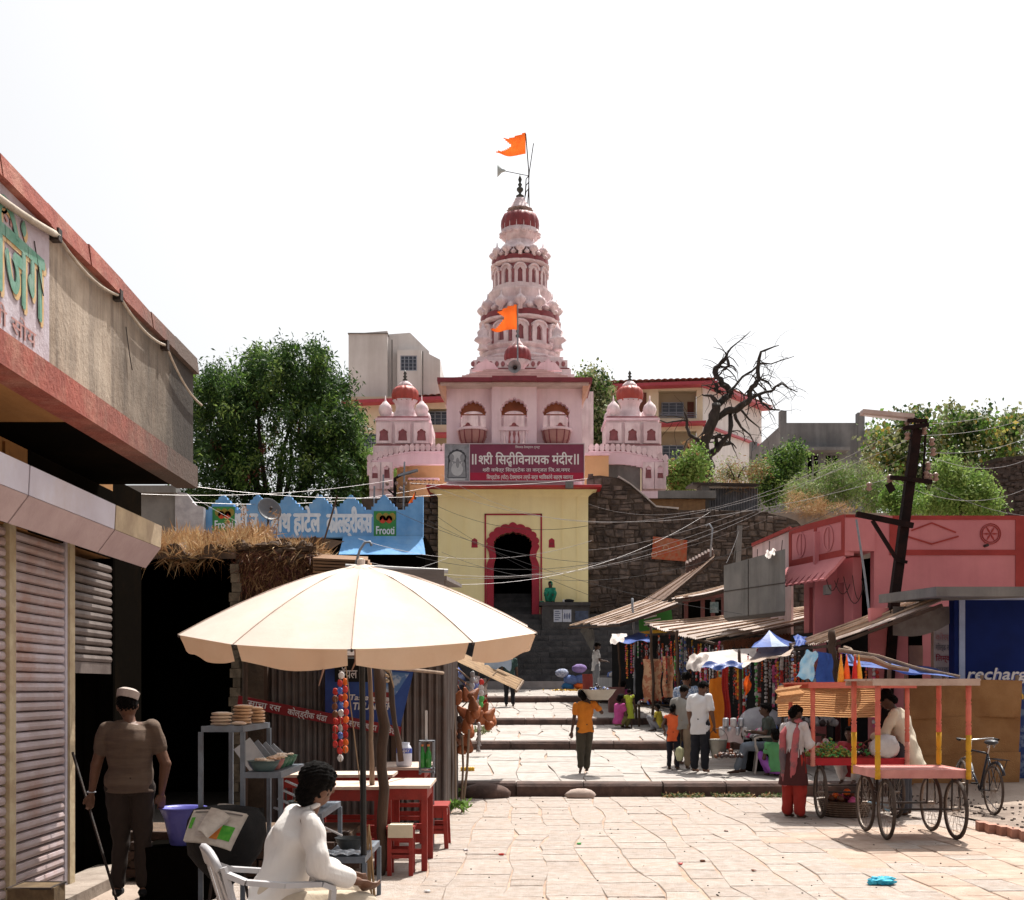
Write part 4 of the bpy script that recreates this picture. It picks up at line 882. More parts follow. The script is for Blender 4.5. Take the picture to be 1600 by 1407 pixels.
tL,eL=tree('acacia_tree','big dark feathery green tree behind the blue parapet','tree',
[(425,660,95,75),(350,665,55,60),(500,660,60,60),(420,590,55,38),(485,592,35,40),(370,605,45,30),(535,690,32,50),(340,740,55,50),(430,740,100,45),(520,745,45,35),(322,640,22,35),(462,565,22,20),(550,668,18,22),(432,558,16,14),(398,562,14,14),(500,562,14,16),(345,585,16,14),(522,600,20,18),(318,600,14,18),(400,800,60,26),(500,800,55,24),(330,795,50,26),(560,795,30,20)],55,3.2,r_,.38,640,125,.27,[M_lfd,M_lfm,M_lfl],[.74,.19,.07],.22,.032,.25,.15)
leaves('seed_pod',tL,crown_points(px_ells([(400,690,110,80)],53.5,1.0),26,14,.12,.1),M_seed,.2,.03,.9)
leaves('hanging_spray',tL,crown_points(px_ells([(425,560,40,14),(490,548,14,14),(375,585,30,12),(320,620,24,20),(545,640,20,28),(565,690,18,30),(497,570,26,14)],55,1.6),70,34,.12,.3),None,.24,.022,.4,mats=[M_lfm,M_lfl],frac=[.6,.4])
def bush(label,L,Y,dep,n,per,mats,frac,Lf=.16,Wf=.035,droop=.2,name='shrub',cat='shrub',group=None,spread=.22):
    ells=px_ells(L,Y,dep);root=Vector(ells[0][:3]);root.z-=ells[0][5]*1.3;return tree(name,label,cat,L,Y,dep,root,.09,n,per,spread,mats,frac,Lf,Wf,droop,0,group,n=5)
bush('pale green shrub between the big tree and the left turret',[(575,735,32,38),(600,755,35,28),(560,765,40,22)],56,1.2,200,36,[M_lfm,M_lfl],[.5,.5],.2,.035)
bush('grey-green tree behind the right corner of the gate roof',[(925,650,30,55),(910,615,22,25),(945,690,25,30),(930,600,22,16)],66,1.8,260,50,[M_lfo,M_lfd,M_lfm],[.6,.25,.15],.2,.06,name='broadleaf_tree',cat='tree',spread=.3)
bush('bright green shrub at the foot of the right turret, left of the bare trunk',[(1060,745,30,22),(1082,735,18,22),(1088,712,8,14)],56,.9,150,36,[M_lfl,M_lfm,M_dry],[.55,.35,.1],.18,.04)
bush('dark green bush in front of the left side of the grey house',[(1215,735,26,32),(1235,720,20,24),(1205,760,25,30)],58,1.2,260,38,[M_lfd,M_lfm,M_lfl],[.45,.4,.15])
bush('olive feathery thorn bush below the grey house',[(1290,765,60,24),(1340,760,45,30),(1260,775,40,22),(1310,740,30,14),(1370,775,35,25)],54,1.5,420,34,[M_lfo,M_lfm,M_lfl],[.45,.3,.25],.16,.018)
bush('low pale thorn bush right of the bare tree',[(1150,745,40,10),(1180,735,22,10),(1140,730,14,12)],57,.7,90,26,[M_lfo,M_lfl,M_dry],[.5,.2,.3],.16,.02)
tR,eR=tree('yellowing_tree','broad leafy tree with yellowing leaves behind the utility pole','tree',[(1470,720,80,70),(1400,700,45,50),(1540,710,60,55),(1450,665,50,26),(1530,665,45,22),(1595,700,30,45),(1395,760,50,35),(1585,665,22,20)],64,2.6,W(1470,800,30),.3,420,40,.30,[M_lfo,M_lfm,M_lfy,M_lfd],[.42,.25,.11,.22],.24,.085,.3)
bush('bright lime green bush right of the utility pole',[(1500,770,35,26),(1480,735,20,22),(1525,765,30,30),(1440,790,30,16),(1548,790,25,14),(1485,785,50,16)],42,.9,330,34,[M_lfl,M_lfm],[.72,.28],.13,.03,spread=.15)
bush('second green bush just left of the utility pole',[(1410,790,22,18),(1395,775,16,16),(1428,775,14,22)],43,.6,130,30,[M_lfm,M_lfl],[.6,.4],.13,.03,spread=.13)
def drygrass(label,L,Y,dep,n,Lf=.35,name='dry_scrub'):
    e=px_ells(L,Y,dep);P=crown_points(e,n,30,.12);o=leaves(name,None,P,None,Lf,.006,-.35,mats=[M_dry,leafmat('dry_grass_pale',(.55,.38,.2),(.4,.26,.13),.2,3)],frac=[.6,.4]);return tag(o,kind='stuff')
drygrass('',[(1245,785,14,20),(1268,795,22,14),(1300,800,40,8),(1150,765,30,6)],50,.8,90)

# bare tree, traced limb by limb
bt=thing('bare_tree','dark leafless gnarled tree in front of the guest house','tree',W(1106,752,30));YB=F/30
def limb(P,parent=bt,name='limb',n=6):
    pts=[];rr=[]
    y=0.0
    for k,(u,v,r)in enumerate(P):
        y+=R.uniform(-.35,.35)*(k>0);pts.append(WY(u,v,YB+y));rr.append(r/30)
    Q,q=[],[]
    for i in range(len(pts)-1):
        for t in(0,.5):
            p=pts[i].lerp(pts[i+1],t)
            if t:p+=Vector((R.uniform(-1,1),R.uniform(-1,1),R.uniform(-1,1)))*rr[i]*.5
            Q.append(p);q.append(lerp(rr[i],rr[i+1],t)*R.uniform(.9,1.12))
    Q.append(pts[-1]);q.append(rr[-1])
    b=MB();b.tube(Q,q,n if rr[0]>.07 else 5);b.build(name,M_bark2,parent,smooth=True);return list(zip(Q,q))
LB=[]
LB+=limb([(1107,758,10),(1106,740,9),(1103,715,8.5),(1100,692,8),(1108,670,8),(1115,650,8),(1119,632,7)],name='trunk',n=9)
for P in([(1117,636,6.5),(1135,620,6),(1141,611,5),(1128,600,4.8),(1120,590,4.5),(1118,575,4),(1125,569,3.5),(1133,561,3),(1137,552,1.8),(1148,539,1.2),(1165,525,.8),(1173,517,.4)],
[(1136,560,2.4),(1139,572,2.6),(1133,578,2)],[(1112,662,5),(1126,650,5.5),(1140,641,5.5),(1155,637.5,5.5),(1170,627,5.2),(1171,614,4.6),(1180,602,4),(1185.5,593,3.2),(1185,570,2.7),(1189,550,2.1),(1202,545,1.3),(1217,540,.7)],
[(1170,624,3.2),(1190,615,2.8),(1205,612,2),(1212,604,1.6),(1222,600,1.4),(1232,607,1.1),(1246,613,.7)],[(1186,616,2.3),(1190,630,2),(1203,640,1.7),(1218,641,1.2)],
[(1185,592,2),(1200,597,1.6),(1206,608,1.2),(1222,597,1),(1231,605,.8),(1243,617,.5)],[(1185,571,1.6),(1175,580,1.9),(1160,589,2.1),(1148,604,2.3),(1139,613,2.6)],
[(1187,568,1.6),(1205,569,1.1),(1225,562,.8),(1241,557,.5)],[(1099,694,4.2),(1088,686,3),(1077,680,2.6),(1073,668,2.3),(1073,655,1.9),(1069,644,1.1)],
[(1072,657,1.7),(1060,658,1.4),(1042,661,1.2),(1028,656,1),(1020,646,.6)],[(1103,716,6.5),(1118,704,5.6),(1128,692,5),(1136,682,3.2),(1142,674,2.4)],
[(1120,698,3.8),(1119,685,2.8),(1126,678,2)],[(1126,695,4.4),(1141,692,3.8)],[(1119,634,4.4),(1114,622,3.2),(1104,618,1.8),(1097,617,1.2)],
[(1126,612,3),(1119,610,3.6),(1118,600,3)],[(1146,640,3),(1150,655,2.6),(1158,668,2),(1172,680,1.3),(1180,695,.7)],[(1140,642,2.6),(1142,665,3.6),(1140,690,1.4)],
[(1156,638,2),(1170,655,1.5),(1186,668,1),(1190,682,.6)],[(1212,641,1),(1205,625,.8),(1196,612,.8)]):
    LB+=limb(P)
b=MB()  # fine twigs: thousands of bends joined
for k in range(190):
    p,r=R.choice(LB[10:]);
    if r>.14:continue
    d=Vector((R.uniform(-1,1),R.uniform(-.6,.6),R.uniform(-.6,.9))).normalized();pts=[p.copy()];rr=[max(.012,r*.35)];st=R.uniform(.15,.36)
    for j in range(R.randint(3,6)):
        d=(d+Vector((R.uniform(-.5,.5),R.uniform(-.4,.4),R.uniform(-.75,.3)))).normalized();pts.append(pts[-1]+d*st);rr.append(rr[0]*(1-j/7))
    b.tube(pts,rr,3,cap=False)
tag(b.build('twigs',M_bark2,bt),kind='stuff')

# ---------------------------------------------------------------- grey unfinished house, right
SG2=25.0;Y2=F/SG2
def q2(u):return(u-CX)/SG2
def k2(v):return CH+(HZ-v)/SG2
gh=thing('grey_house','unpainted grey concrete house with a flat parapet beyond the bushes','house',(q2(1290),Y2,7));M_gh=mat('house_cement',(.24,.235,.24),(.17,.165,.17),scale=.8,bump=.2,bscale=6,streak=.6,scol=(.06,.06,.065),sscale=1.2)
b=MB();b.plate([(q2(1222),7),(q2(1350),7),(q2(1350),k2(661)),(q2(1222),k2(661))],[[(q2(1262),k2(755)),(q2(1280),k2(755)),(q2(1280),k2(711)),(q2(1262),k2(711))],[(q2(1290),k2(755)),(q2(1311),k2(755)),(q2(1311),k2(711)),(q2(1290),k2(711))]],front(Y2,Y2+.3),1);b.build('front_wall',M_gh,gh)
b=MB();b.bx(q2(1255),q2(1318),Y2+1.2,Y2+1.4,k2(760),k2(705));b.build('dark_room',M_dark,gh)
for u in(1271,1300):
    b=MB();b.bx(q2(u)-.05,q2(u)+.05,Y2+.1,Y2+.2,k2(755),k2(711));b.build('mullion',M_gh,gh)
b=MB();b.bx(q2(1250),q2(1322),Y2-.9,Y2,k2(708),k2(703));b.build('sunshade',M_gh,gh)
b=MB();b.hexa([(q2(1198),Y2+5,7),(q2(1222),Y2,7),(q2(1222)+.3,Y2+.3,7),(q2(1198)+.3,Y2+5,7),(q2(1198),Y2+5,k2(683)),(q2(1222),Y2,k2(663)),(q2(1222)+.3,Y2+.3,k2(663)),(q2(1198)+.3,Y2+5,k2(683))]);b.build('side_wall',M_gh,gh)
for u0,u1,v0,y in((1219,1229,642,0),(1197,1208,666,4.9),(1340,1351,645,0)):
    b=MB();b.bx(q2(u0),q2(u1),Y2+y-.03,Y2+y+.5,7,k2(v0));b.build('corner_post',M_gh,gh)
b=MB();b.bx(q2(1351),q2(1388),Y2-.5,Y2+2,k2(690),k2(673));b.build('balcony_slab',M_gh,gh)
b=MB();b.bx(q2(1351),q2(1380),Y2+1.5,Y2+1.8,7,k2(690));b.build('back_wall',mat('tan_plaster',(.4,.28,.18),(.34,.23,.15)),gh)
# brown roofed house edge, far right
bh=thing('stone_gable_house','dark brown stone house with sloping top at the right edge','house',W(1560,800,40))
S4=38.0;Y4=F/S4
P=[(1455,812),(1650,812),(1650,712),(1600,715),(1556,719),(1535,726),(1492,756)]
b=MB();b.plate([((u-CX)/S4,CH+(HZ-v)/S4)for u,v in P],[],front(Y4,Y4+4),1);b.build('gable_wall',mat('brown_masonry',(.085,.062,.055),(.05,.038,.034),scale=5,bump=.9,bscale=20,stretch=(1,1,2.2)),bh)
b=MB()
for(a0,b0),(a1,b1)in zip(P[3:],P[4:]):b.beam(((a0-CX)/S4,Y4-.02,CH+(HZ-b0)/S4),((a1-CX)/S4,Y4-.02,CH+(HZ-b1)/S4),.14)
b.build('roof_verge',M_bark,bh)
b=MB()
for k in range(220):
    u=R.uniform(1470,1610);v=R.uniform(722,808)
    if v<756-(u-1492)*.5+4 and u<1560:continue
    w=R.uniform(.15,.4);x=(u-CX)/S4;z=CH+(HZ-v)/S4;stone(b,x,x+w,z,z+R.uniform(.1,.2),Y4-.07,.01,.06)
tag(b.build('wall_stones',MATS['brown_masonry'],bh),kind='stuff')
# ================================================================ LEFT SIDE
# ---------------------------------------------------------------- blue parapet of the eating house
YBl=36.0;SB=F/YBl
def bu(u):return(u-CX)/SB
def bv(v):return CH+(HZ-v)/SB
M_blue=mat('blue_limewash',(.09,.25,.50),(.15,.33,.58),scale=1.8,bump=.15,bscale=10,streak=.3,scol=(.06,.13,.28),dirt=.5,dcol=(.22,.34,.48))
bp=thing('blue_parapet_hotel','blue painted eating-house parapet with stepped peaks and white Hindi lettering','shop parapet',(bu(490),YBl,2))
prof=[]
peaks=[348,402,450,500,548,600]
steps=[(-27,797),(-27,797),(-22,797),(-22,792),(-17,792),(-17,787),(-12,787),(-11,782),(-7,781),(-6,777),(-3,776),(-2,773.5),(2,773.5),(3,776),(6,777),(7,781),(11,782),(12,787),(17,787),(17,792),(22,792),(22,797)]
prof=[(318,797)]
for p in peaks:
    for d,v in steps[2:]:prof.append((p+d*(1 if p<600 else.9),v))
prof+=[(628,797),(633,797),(633,792),(638,792),(638,787),(645,786),(645,781),(650,781),(651,777),(661,776)]
outp=[(bu(318),bv(840)),(bu(661),bv(840))]+[(bu(u),bv(v))for u,v in reversed(prof)]
b=MB();b.plate(outp,[],front(YBl,YBl+.25),1);b.build('parapet_wall',M_blue,bp)
b=MB();b.sheet(lambda p,q:(lerp(bu(536),bu(660+8*q),p),YBl-.02-.9*q**1.3,lerp(bv(838),bv(872),q)),20,6);b.sheet(lambda p,q:(lerp(bu(536),bu(660+8*q),p),YBl+.04-.9*q**1.3,lerp(bv(838),bv(872),q)),20,6);b.build('flared_awning',M_blue,bp)
b=MB();b.bx(bu(285),bu(663),YBl+.26,YBl+6,2,bv(836));b.bx(bu(536),bu(661),YBl+.02,YBl+.25,bv(905),bv(841));b.build('house_body',M_dark,bp)
b=MB();b.bx(bu(536),bu(661),YBl+.02,YBl+.24,2,bv(905)-.01);b.build('lower_wall',M_conc,bp)
M_pw=mat('white_sign_paint',(.62,.66,.72),(.5,.56,.64),scale=6,bump=0)
lettering('<श>री ल.',M_pw,(bu(366),YBl,bv(832)),X1,Z1,bu(405)-bu(366),.62,.025,bp,.006)
lettering('नाथ हाटेल',M_pw,(bu(424),YBl,bv(831)),X1,Z1,bu(500)-bu(424),.6,.028,bp,.006)
lettering('को<ल>ड्री<क>स',M_pw,(bu(511),YBl,bv(832)),X1,Z1,bu(581)-bu(511),.6,.028,bp,.006)
M_fg,M_fr=mat('poster_green',(.03,.16,.05),(.05,.22,.06),scale=4,bump=0),mat('poster_red',(.45,.05,.03),(.4,.06,.02),bump=0)
for u0,u1,v0,v1 in((332,367,792,832),(584,619,799,841)):
    b=MB();b.bx(bu(u0),bu(u1),YBl-.012,YBl+.001,bv(v1),bv(v0));b.build('drink_poster',M_fg,bp)
    for k in range(5):
        b=MB();b.plate([(bu(u0+9+k*5)+.1*math.cos(t),bv(v0+9+(k%2)*4)+.12*math.sin(t))for t in[PI*i/5 for i in range(10)]],[],front(YBl-.02,YBl-.012),1);b.build('printed_fruit',M_fr if k%2 else MATS['leaf_yellow'],bp)
    lettering('Frooti',M_pw,(bu(u0+4),YBl-.014,bv(v1-6)),X1,Z1,bu(u1-3)-bu(u0+4),.24,.02,bp,.006)
ds=thing('satellite_dish','grey satellite dish in front of the blue parapet lettering','satellite dish',(bu(425),YBl-.6,bv(810)))
q=Vector((.5,-.75,.35)).to_track_quat('Z','Y');t_=MB();t_.lathe([(.02,.0),(.15,.02),(.3,.08),(.36,.13),(.365,.14),(.3,.1),(.15,.04),(.01,.02)],(0,0,0),24,cap=False)
b=MB();b.add([q@Vector(p)+Vector((bu(426),YBl-.7,bv(805)))for p in t_.v],t_.f);b.build('reflector',mat('dish_grey',(.12,.12,.13),(.09,.09,.1),rough=.5),ds,smooth=True)
b=MB();b.tube([(bu(426),YBl-.65,bv(806)),(bu(424),YBl-.5,bv(825)),(bu(420),YBl-.3,bv(834))],.03,6);b.build('mount',M_iron,ds);b=MB();b.tube([(bu(428),YBl-.6,bv(806)),(bu(435),YBl-1.1,bv(803))],.015,5);b.ball((bu(435),YBl-1.1,bv(803)),.05,8,5);b.build('feed_arm',M_iron,ds)
fl=thing('small_temple_flag','small orange pennant on the blue parapet near the gate','flag',(bu(643),YBl+.3,bv(790)));b=MB();b.tube([(bu(642),YBl+.3,bv(797)),(bu(648),YBl+.3,bv(766))],.015,5);b.build('pole',M_iron,fl)
b=MB();b.sheet(lambda p,q:(bu(648)-(.02+.2*p),YBl+.3+.05*math.sin(p*6),bv(767)-.35*p-q*.22*(1.1-p)),6,3);b.build('pennant',M_orange,fl)
# plaster remnant walls behind the thatch
lw=thing('whitewashed_wall_stub','flaking white and grey wall stub left of the blue parapet','wall',W(265,800,50))
b=MB();b.plate([(bu(278),bv(840)),(bu(322),bv(840)),(bu(322),bv(795)),(bu(310),bv(792)),(bu(296),bv(774)),(bu(278),bv(770))],[],front(YBl-.3,YBl-.05),1);b.build('white_wall',mat('flaking_white',(.46,.44,.46),(.3,.29,.31),scale=2.5,bump=.3,dirt=.5,dcol=(.15,.14,.14)),lw)
b=MB();b.bx(bu(190),bu(278)-.01,YBl-.2,YBl,bv(845),bv(772));b.bx(bu(185),bu(282),YBl-.5,YBl-.01,bv(774),bv(763));b.build('grey_wall',M_conc,lw)
# dark wall in the gap between the blue parapet and the gate
gp=thing('dark_gap_wall','dark brown stone wall in the gap left of the yellow gate','wall',(gx(650),47.5,2));b=MB();b.bx(gx(560),gx(684),47.5,48,1,gz(772));b.build('wall_face',M_mortar,gp)
rest=MB()
for j in range(26):
    x=gx(600)
    while x<gx(683):
        w=R.uniform(.2,.5);z=gz(770)-(j+1)*.24;stone(rest,x,min(x+w,gx(684)),z,z+.24,47.42);x+=w
tag(rest.build('wall_stones',M_rubble,gp),kind='stuff')

# ---------------------------------------------------------------- mud-roofed house with dry grass
YM=17.3;SM=F/YM
def mu(u):return(u-CX)/SM
def mv(v):return CH+(HZ-v)/SM
M_mud=mat('mud_stone',(.15,.095,.06),(.075,.05,.035),scale=3,bump=.9,bscale=14,dirt=.4,dcol=(.05,.035,.028),rough=.95)
mh=thing('mud_roof_house','old mud-roofed house with a black open front and dry grass on top','house',(mu(330),YM,0))
b=MB();b.plate([(mu(366),0),(mu(492),0),(mu(492),mv(862)),(mu(470),mv(850)),(mu(366),mv(868))],[],front(YM+.15,YM+.6),1);b.build('mud_wall',M_mud,mh)
for k in range(26):  # rough stones of the jamb
    z=k*.135;b=MB();b.box((mu(369)+R.uniform(-.015,.015),YM+.1,z+.067),(.13+R.uniform(-.03,.03),.3,.128),R.uniform(-.08,.08));b.build('jamb_stone',mat('jamb_stone',(.2,.15,.1),(.1,.075,.05),scale=9,bump=.6,var=.3),mh)
b=MB();b.bx(mu(150),mu(366),YM+2.8,YM+3,0,mv(870));b.bx(mu(150),mu(366),YM+.2,YM+2.8,mv(870),mv(866));b.bx(mu(366)-.02,mu(366),YM+.26,YM+2.8,0,mv(870));b.bx(mu(150)-.2,mu(150),YM+.2,YM+2.8,0,mv(870));b.build('dark_interior',M_dark,mh);b=MB();b.bx(-7,-2.62,12.1,YM+2.8,-.1,.03);b.build('earth_floor',mat('dark_earth',(.03,.022,.016),(.02,.015,.012),scale=3,bump=.5),mh)  # near-black floor colour paints in the shade before and inside the house
b=MB();b.sheet(lambda p,q:(lerp(mu(180),mu(370),p),YM-.05+q*3.2,mv(872)+.1+.09*math.sin(p*17)+.5*q),24,6);b.sheet(lambda p,q:(lerp(mu(180),mu(370),p),YM-.05,mv(874)+(.16+.06*math.sin(p*27)+.09*math.sin(p*17)-.05)*q),24,1);b.build('roof_earth',M_mud,mh)
b=MB();b.sheet(lambda p,q:(lerp(mu(366),mu(492),p),YM+.1+q*3,mv(868)+.12+.1*p+.05*math.sin(p*14)+.3*q),20,4);b.sheet(lambda p,q:(lerp(mu(366),mu(492),p),YM+.1,mv(880)+(.13+.12+.1*p+.05*math.sin(p*14))*q),20,1);b.build('roof_earth',M_mud,mh)
for k in range(22):
    b=MB();x=lerp(mu(367),mu(490),R.random());b.ball((x,YM+.05,mv(868)+R.uniform(-.1,.2)),(R.uniform(.05,.12),.08,R.uniform(.03,.07)),7,4,jit=.2);b.build('roof_stone',M_mud,mh)
P=np.concatenate([np.stack([rng.uniform(mu(215),mu(372),5200),rng.uniform(YM-.1,YM+2.6,5200),np.full(5200,mv(868))+rng.uniform(0,.1,5200)],1)])
P[:,2]+=.18*(P[:,1]-YM)+.1*np.sin(P[:,0]*3)
def grass(name,P,Lf,up=1.3,w=.006,m=None):
    n=len(P);o=leaves(name,None,P,None,Lf,w,-up,mats=[M_dry,MATS['dry_grass_pale']],frac=[.6,.4]);return tag(o,kind='stuff')
grass('dry_grass',P,.30,.55,.007)
P=np.stack([rng.uniform(mu(372),mu(490),2600),rng.uniform(YM,YM+2,2600),np.full(2600,mv(866))+.1],1);grass('dry_grass',P,.22,.5)
P=np.stack([rng.uniform(mu(372),mu(490),4200),rng.uniform(YM-.02,YM+.12,4200),lerp(mv(930),mv(862),rng.uniform(0,1,4200)**.7)],1);P=P[(P[:,2]-mv(930))>.5*np.maximum(0,P[:,0]-mu(430))*0];tag(leaves('hanging_dry_creeper',None,P,None,.16,.005,.5,mats=[M_dry,M_seed],frac=[.45,.55]),kind='stuff')
for k in range(7):  # tall dry stalks
    x=lerp(mu(300),mu(430),(k+.3+.4*R.random())/7);st=thing('dry_weed_stalk','tall dry seed stalk in the roof grass, %s from the left'%['first','second','third','fourth','fifth','sixth','last'][k],'weed',(x,YM+.5,mv(862)),'dry stalks on the mud roof');h=R.uniform(.3,.75)
    b=MB();b.tube([(x,YM+.5,mv(862)),(x+.03,YM+.5,mv(862)+h*.6),(x+R.uniform(-.08,.08),YM+.5,mv(862)+h)],[.008,.006,.003],4);b.build('stem',M_dry,st);leaves('seed_head',st,np.stack([rng.normal(x,.02,60),rng.normal(YM+.5,.02,60),rng.uniform(mv(862)+h*.5,mv(862)+h,60)],1),M_dry,.05,.008,.2)
b=MB();b.plate([(mu(255)+.03*math.cos(t),mv(968)+.06*math.sin(t))for t in[PI*i/4 for i in range(8)]],[],front(YM+2.75,YM+2.79),1);b.build('wall_switch',M_white,mh)

# ---------------------------------------------------------------- two-storey shop with shutters, left foreground
XL=-2.95;XS=-3.84;YE=11.25
def at(u,v,X):s=(u-CX)/X;return Vector((X,F/s,CH+(HZ-v)/s))
lb=thing('shuttered_shop_building','weathered shop building with roller shutters and a painted upper balcony wall','building',(XS,9,0))
M_par=mat('weathered_parapet',(.50,.41,.32),(.30,.23,.17),scale=1.3,bump=.35,bscale=26,streak=.95,scol=(.075,.055,.045),stain=(8.0,10.8,(.016,.012,.010)),sscale=5,dirt=.55,dcol=(.56,.47,.38))
M_rb=mat('red_oxide_band',stain=(8.6,10.6,(.07,.055,.045)),col=(.33,.085,.06),col2=(.22,.055,.04),scale=5,bump=.45,bscale=26,dirt=.55,dcol=(.40,.22,.16),streak=.3,scol=(.08,.05,.045))
M_och=mat('ochre_soffit',(.42,.21,.07),(.28,.13,.045),scale=2.2,bump=.3,bscale=12,stretch=(1,.3,1),dirt=.4,dcol=(.12,.07,.04))
zb,zt1=3.60,4.80
b=MB();b.bx(XL-.14,XL,4.0,YE,zb+.2,zt1-.14);b.build('parapet_wall',M_par,lb)
for k in range(10):  # coping in broken lengths
    y0,y1=lerp(4.0,YE+.06,k/10),lerp(4.0,YE+.06,(k+1)/10);b=MB();o=R.uniform(-.008,.008);b.hexa([(XL-.2,y0,zt1-.138),(XL+.05+o,y0,zt1-.138),(XL+.05+o,y1-.006,zt1-.138),(XL-.2,y1-.006,zt1-.138),(XL-.2,y0,zt1+.02),(XL+.03+o,y0,zt1+R.uniform(-.012,.012)),(XL+.03+o,y1-.006,zt1+R.uniform(-.012,.012)),(XL-.2,y1-.006,zt1+.02)]);b.build('coping',M_rb,lb)
b=MB();b.bx(XL-.16,XL+.035,4.0,YE+.03,zb,zb+.2);b.build('drip_band',M_rb,lb)
b=MB();b.bx(XS+.02,XL-.161,4.0,8.6,zb+.03,zb+.16);b.build('balcony_slab',M_och,lb)
M_shade_blk=mat('sooted_plaster',(.006,.005,.004),(.012,.008,.005),scale=1.5,bump=.2,contrast=(.5,.8),spec=0)  # near-black colour paints in the deep shade below the balcony
b=MB();b.bx(XS-.3,XL-.161,8.6,YE-.01,zb+.03,zb+.16);b.bx(XS-.3,XS+.014,YE+.401,12.55,0,zb+.16);b.build('sooted_slab',M_shade_blk,lb);b=MB();b.bx(XS-4,XS-.26,YE+.2,YE+.4,0,zb+.02);b.build('inner_wall',M_dark,lb)
b=MB();b.bx(XS+.016,XS+.022,9.6,YE+.4,2.98,zb+.03);b.build('soot_stain',M_shade_blk,lb)  # thin black sheet stands in for shade on the wall above the shutters
b=MB();b.bx(XL-2.5,XL-.141,YE-.14,YE,zb+.17,zt1-.15);b.build('end_wall',M_par,lb)
b=MB();b.bx(XS-.25,XS+.015,3.5,YE+.4,2.98,zb+.16);b.bx(XS-4,XS-.26,3.4,3.6,0,zb+.15);b.bx(XS-4.2,XS-4,3.4,YE+.4,0,zb+.15);b.build('wall',M_och,lb)
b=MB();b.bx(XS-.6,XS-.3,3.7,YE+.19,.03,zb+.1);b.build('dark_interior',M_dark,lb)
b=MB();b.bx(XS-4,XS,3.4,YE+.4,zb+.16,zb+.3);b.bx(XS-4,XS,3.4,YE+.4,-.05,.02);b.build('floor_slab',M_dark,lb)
b=MB();b.tube([(XS+.03,9.15,3.0),(XS+.03,9.15,zb)],.03,5);b.build('wall_pipe',M_och,lb)
# metal fascia panels of the awning
M_fas=mat('awning_sheet',(.62,.60,.68),(.50,.46,.52),scale=1.5,bump=.06,rough=.42,metal=.15,dirt=.4,dcol=(.45,.33,.27));M_fas_top=mat('awning_top_sheet',(.22,.19,.17),(.15,.13,.12),scale=2.5,bump=.15,rough=.7)
XA=-3.28
ycuts=[4.2,6.4,8.2,9.98,11.3]
za,zb2,zc=3.22,3.05,2.86
for k,(y0,y1)in enumerate(zip(ycuts,ycuts[1:])):
    y0+=.012;y1-=.012
    b=MB();P=[(XS+.02,3.38),(XA-.03,za+.05),(XA-.03,za-.01),(XS+.02,3.30)]
    b.add([(x,y0,z)for x,z in P]+[(x,y1,z)for x,z in P],[(0,1,2,3),(7,6,5,4)]+[(i,4+i,4+(i+1)%4,(i+1)%4)for i in range(4)]);b.build('awning_top',M_fas_top,lb)
    b=MB();P=[(XA-.03,za+.04),(XA+.03,za+.03),(XA+.02,zb2),(XA-.05,zb2+.01)]
    b.add([(x,y0,z)for x,z in P]+[(x,y1,z)for x,z in P],[(0,1,2,3),(7,6,5,4)]+[(i,4+i,4+(i+1)%4,(i+1)%4)for i in range(4)]);pa=b.build('awning_fascia',M_fas if k<3 else mat('stained_fascia',(.5,.4,.27),(.34,.26,.18),scale=3,dirt=.4),lb)
    b=MB();P=[(XA+.02,zb2-.004),(XA-.12,zc),(XA-.15,zc+.01),(XA-.02,zb2)]
    b.add([(x,y0,z)for x,z in P]+[(x,y1,z)for x,z in P],[(0,1,2,3),(7,6,5,4)]+[(i,4+i,4+(i+1)%4,(i+1)%4)for i in range(4)]);b.build('awning_lip',mat('pinkish_sheet',(.45,.34,.34),(.36,.26,.26),scale=2,rough=.5),lb)
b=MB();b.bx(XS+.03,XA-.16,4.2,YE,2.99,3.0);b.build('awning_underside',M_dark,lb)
# posts, shutters
M_shut=mat('shutter_paint',(.47,.40,.42),(.38,.30,.29),scale=3,bump=.15,rough=.55,dirt=.6,dcol=(.34,.17,.11),var=.04,metal=.1);M_shut2=mat('grey_shutter',(.20,.165,.15),(.13,.105,.095),scale=4,bump=.2,rough=.6,dirt=.4,dcol=(.09,.06,.05),metal=.2)
for(y0,y1,m,nm)in((9.15,9.27,mat('cream_post',(.50,.42,.28),(.42,.32,.2),scale=6,bump=.3,dirt=.5,dcol=(.2,.12,.08)),'pillar'),(9.27,9.32,M_fas,'guide_rail'),(10.35,10.4,M_fas,'guide_rail'),(10.4,10.52,MATS.get('cream_post'),'pillar'),(10.52,10.56,M_fas,'guide_rail'),(11.58,11.64,M_dark,'guide_rail')):
    m=m or MATS['cream_post'];b=MB();b.bx(XS-.1,XS+(.06 if nm=='pillar' else.04),y0,y1,0,2.99);b.build(nm,m,lb)
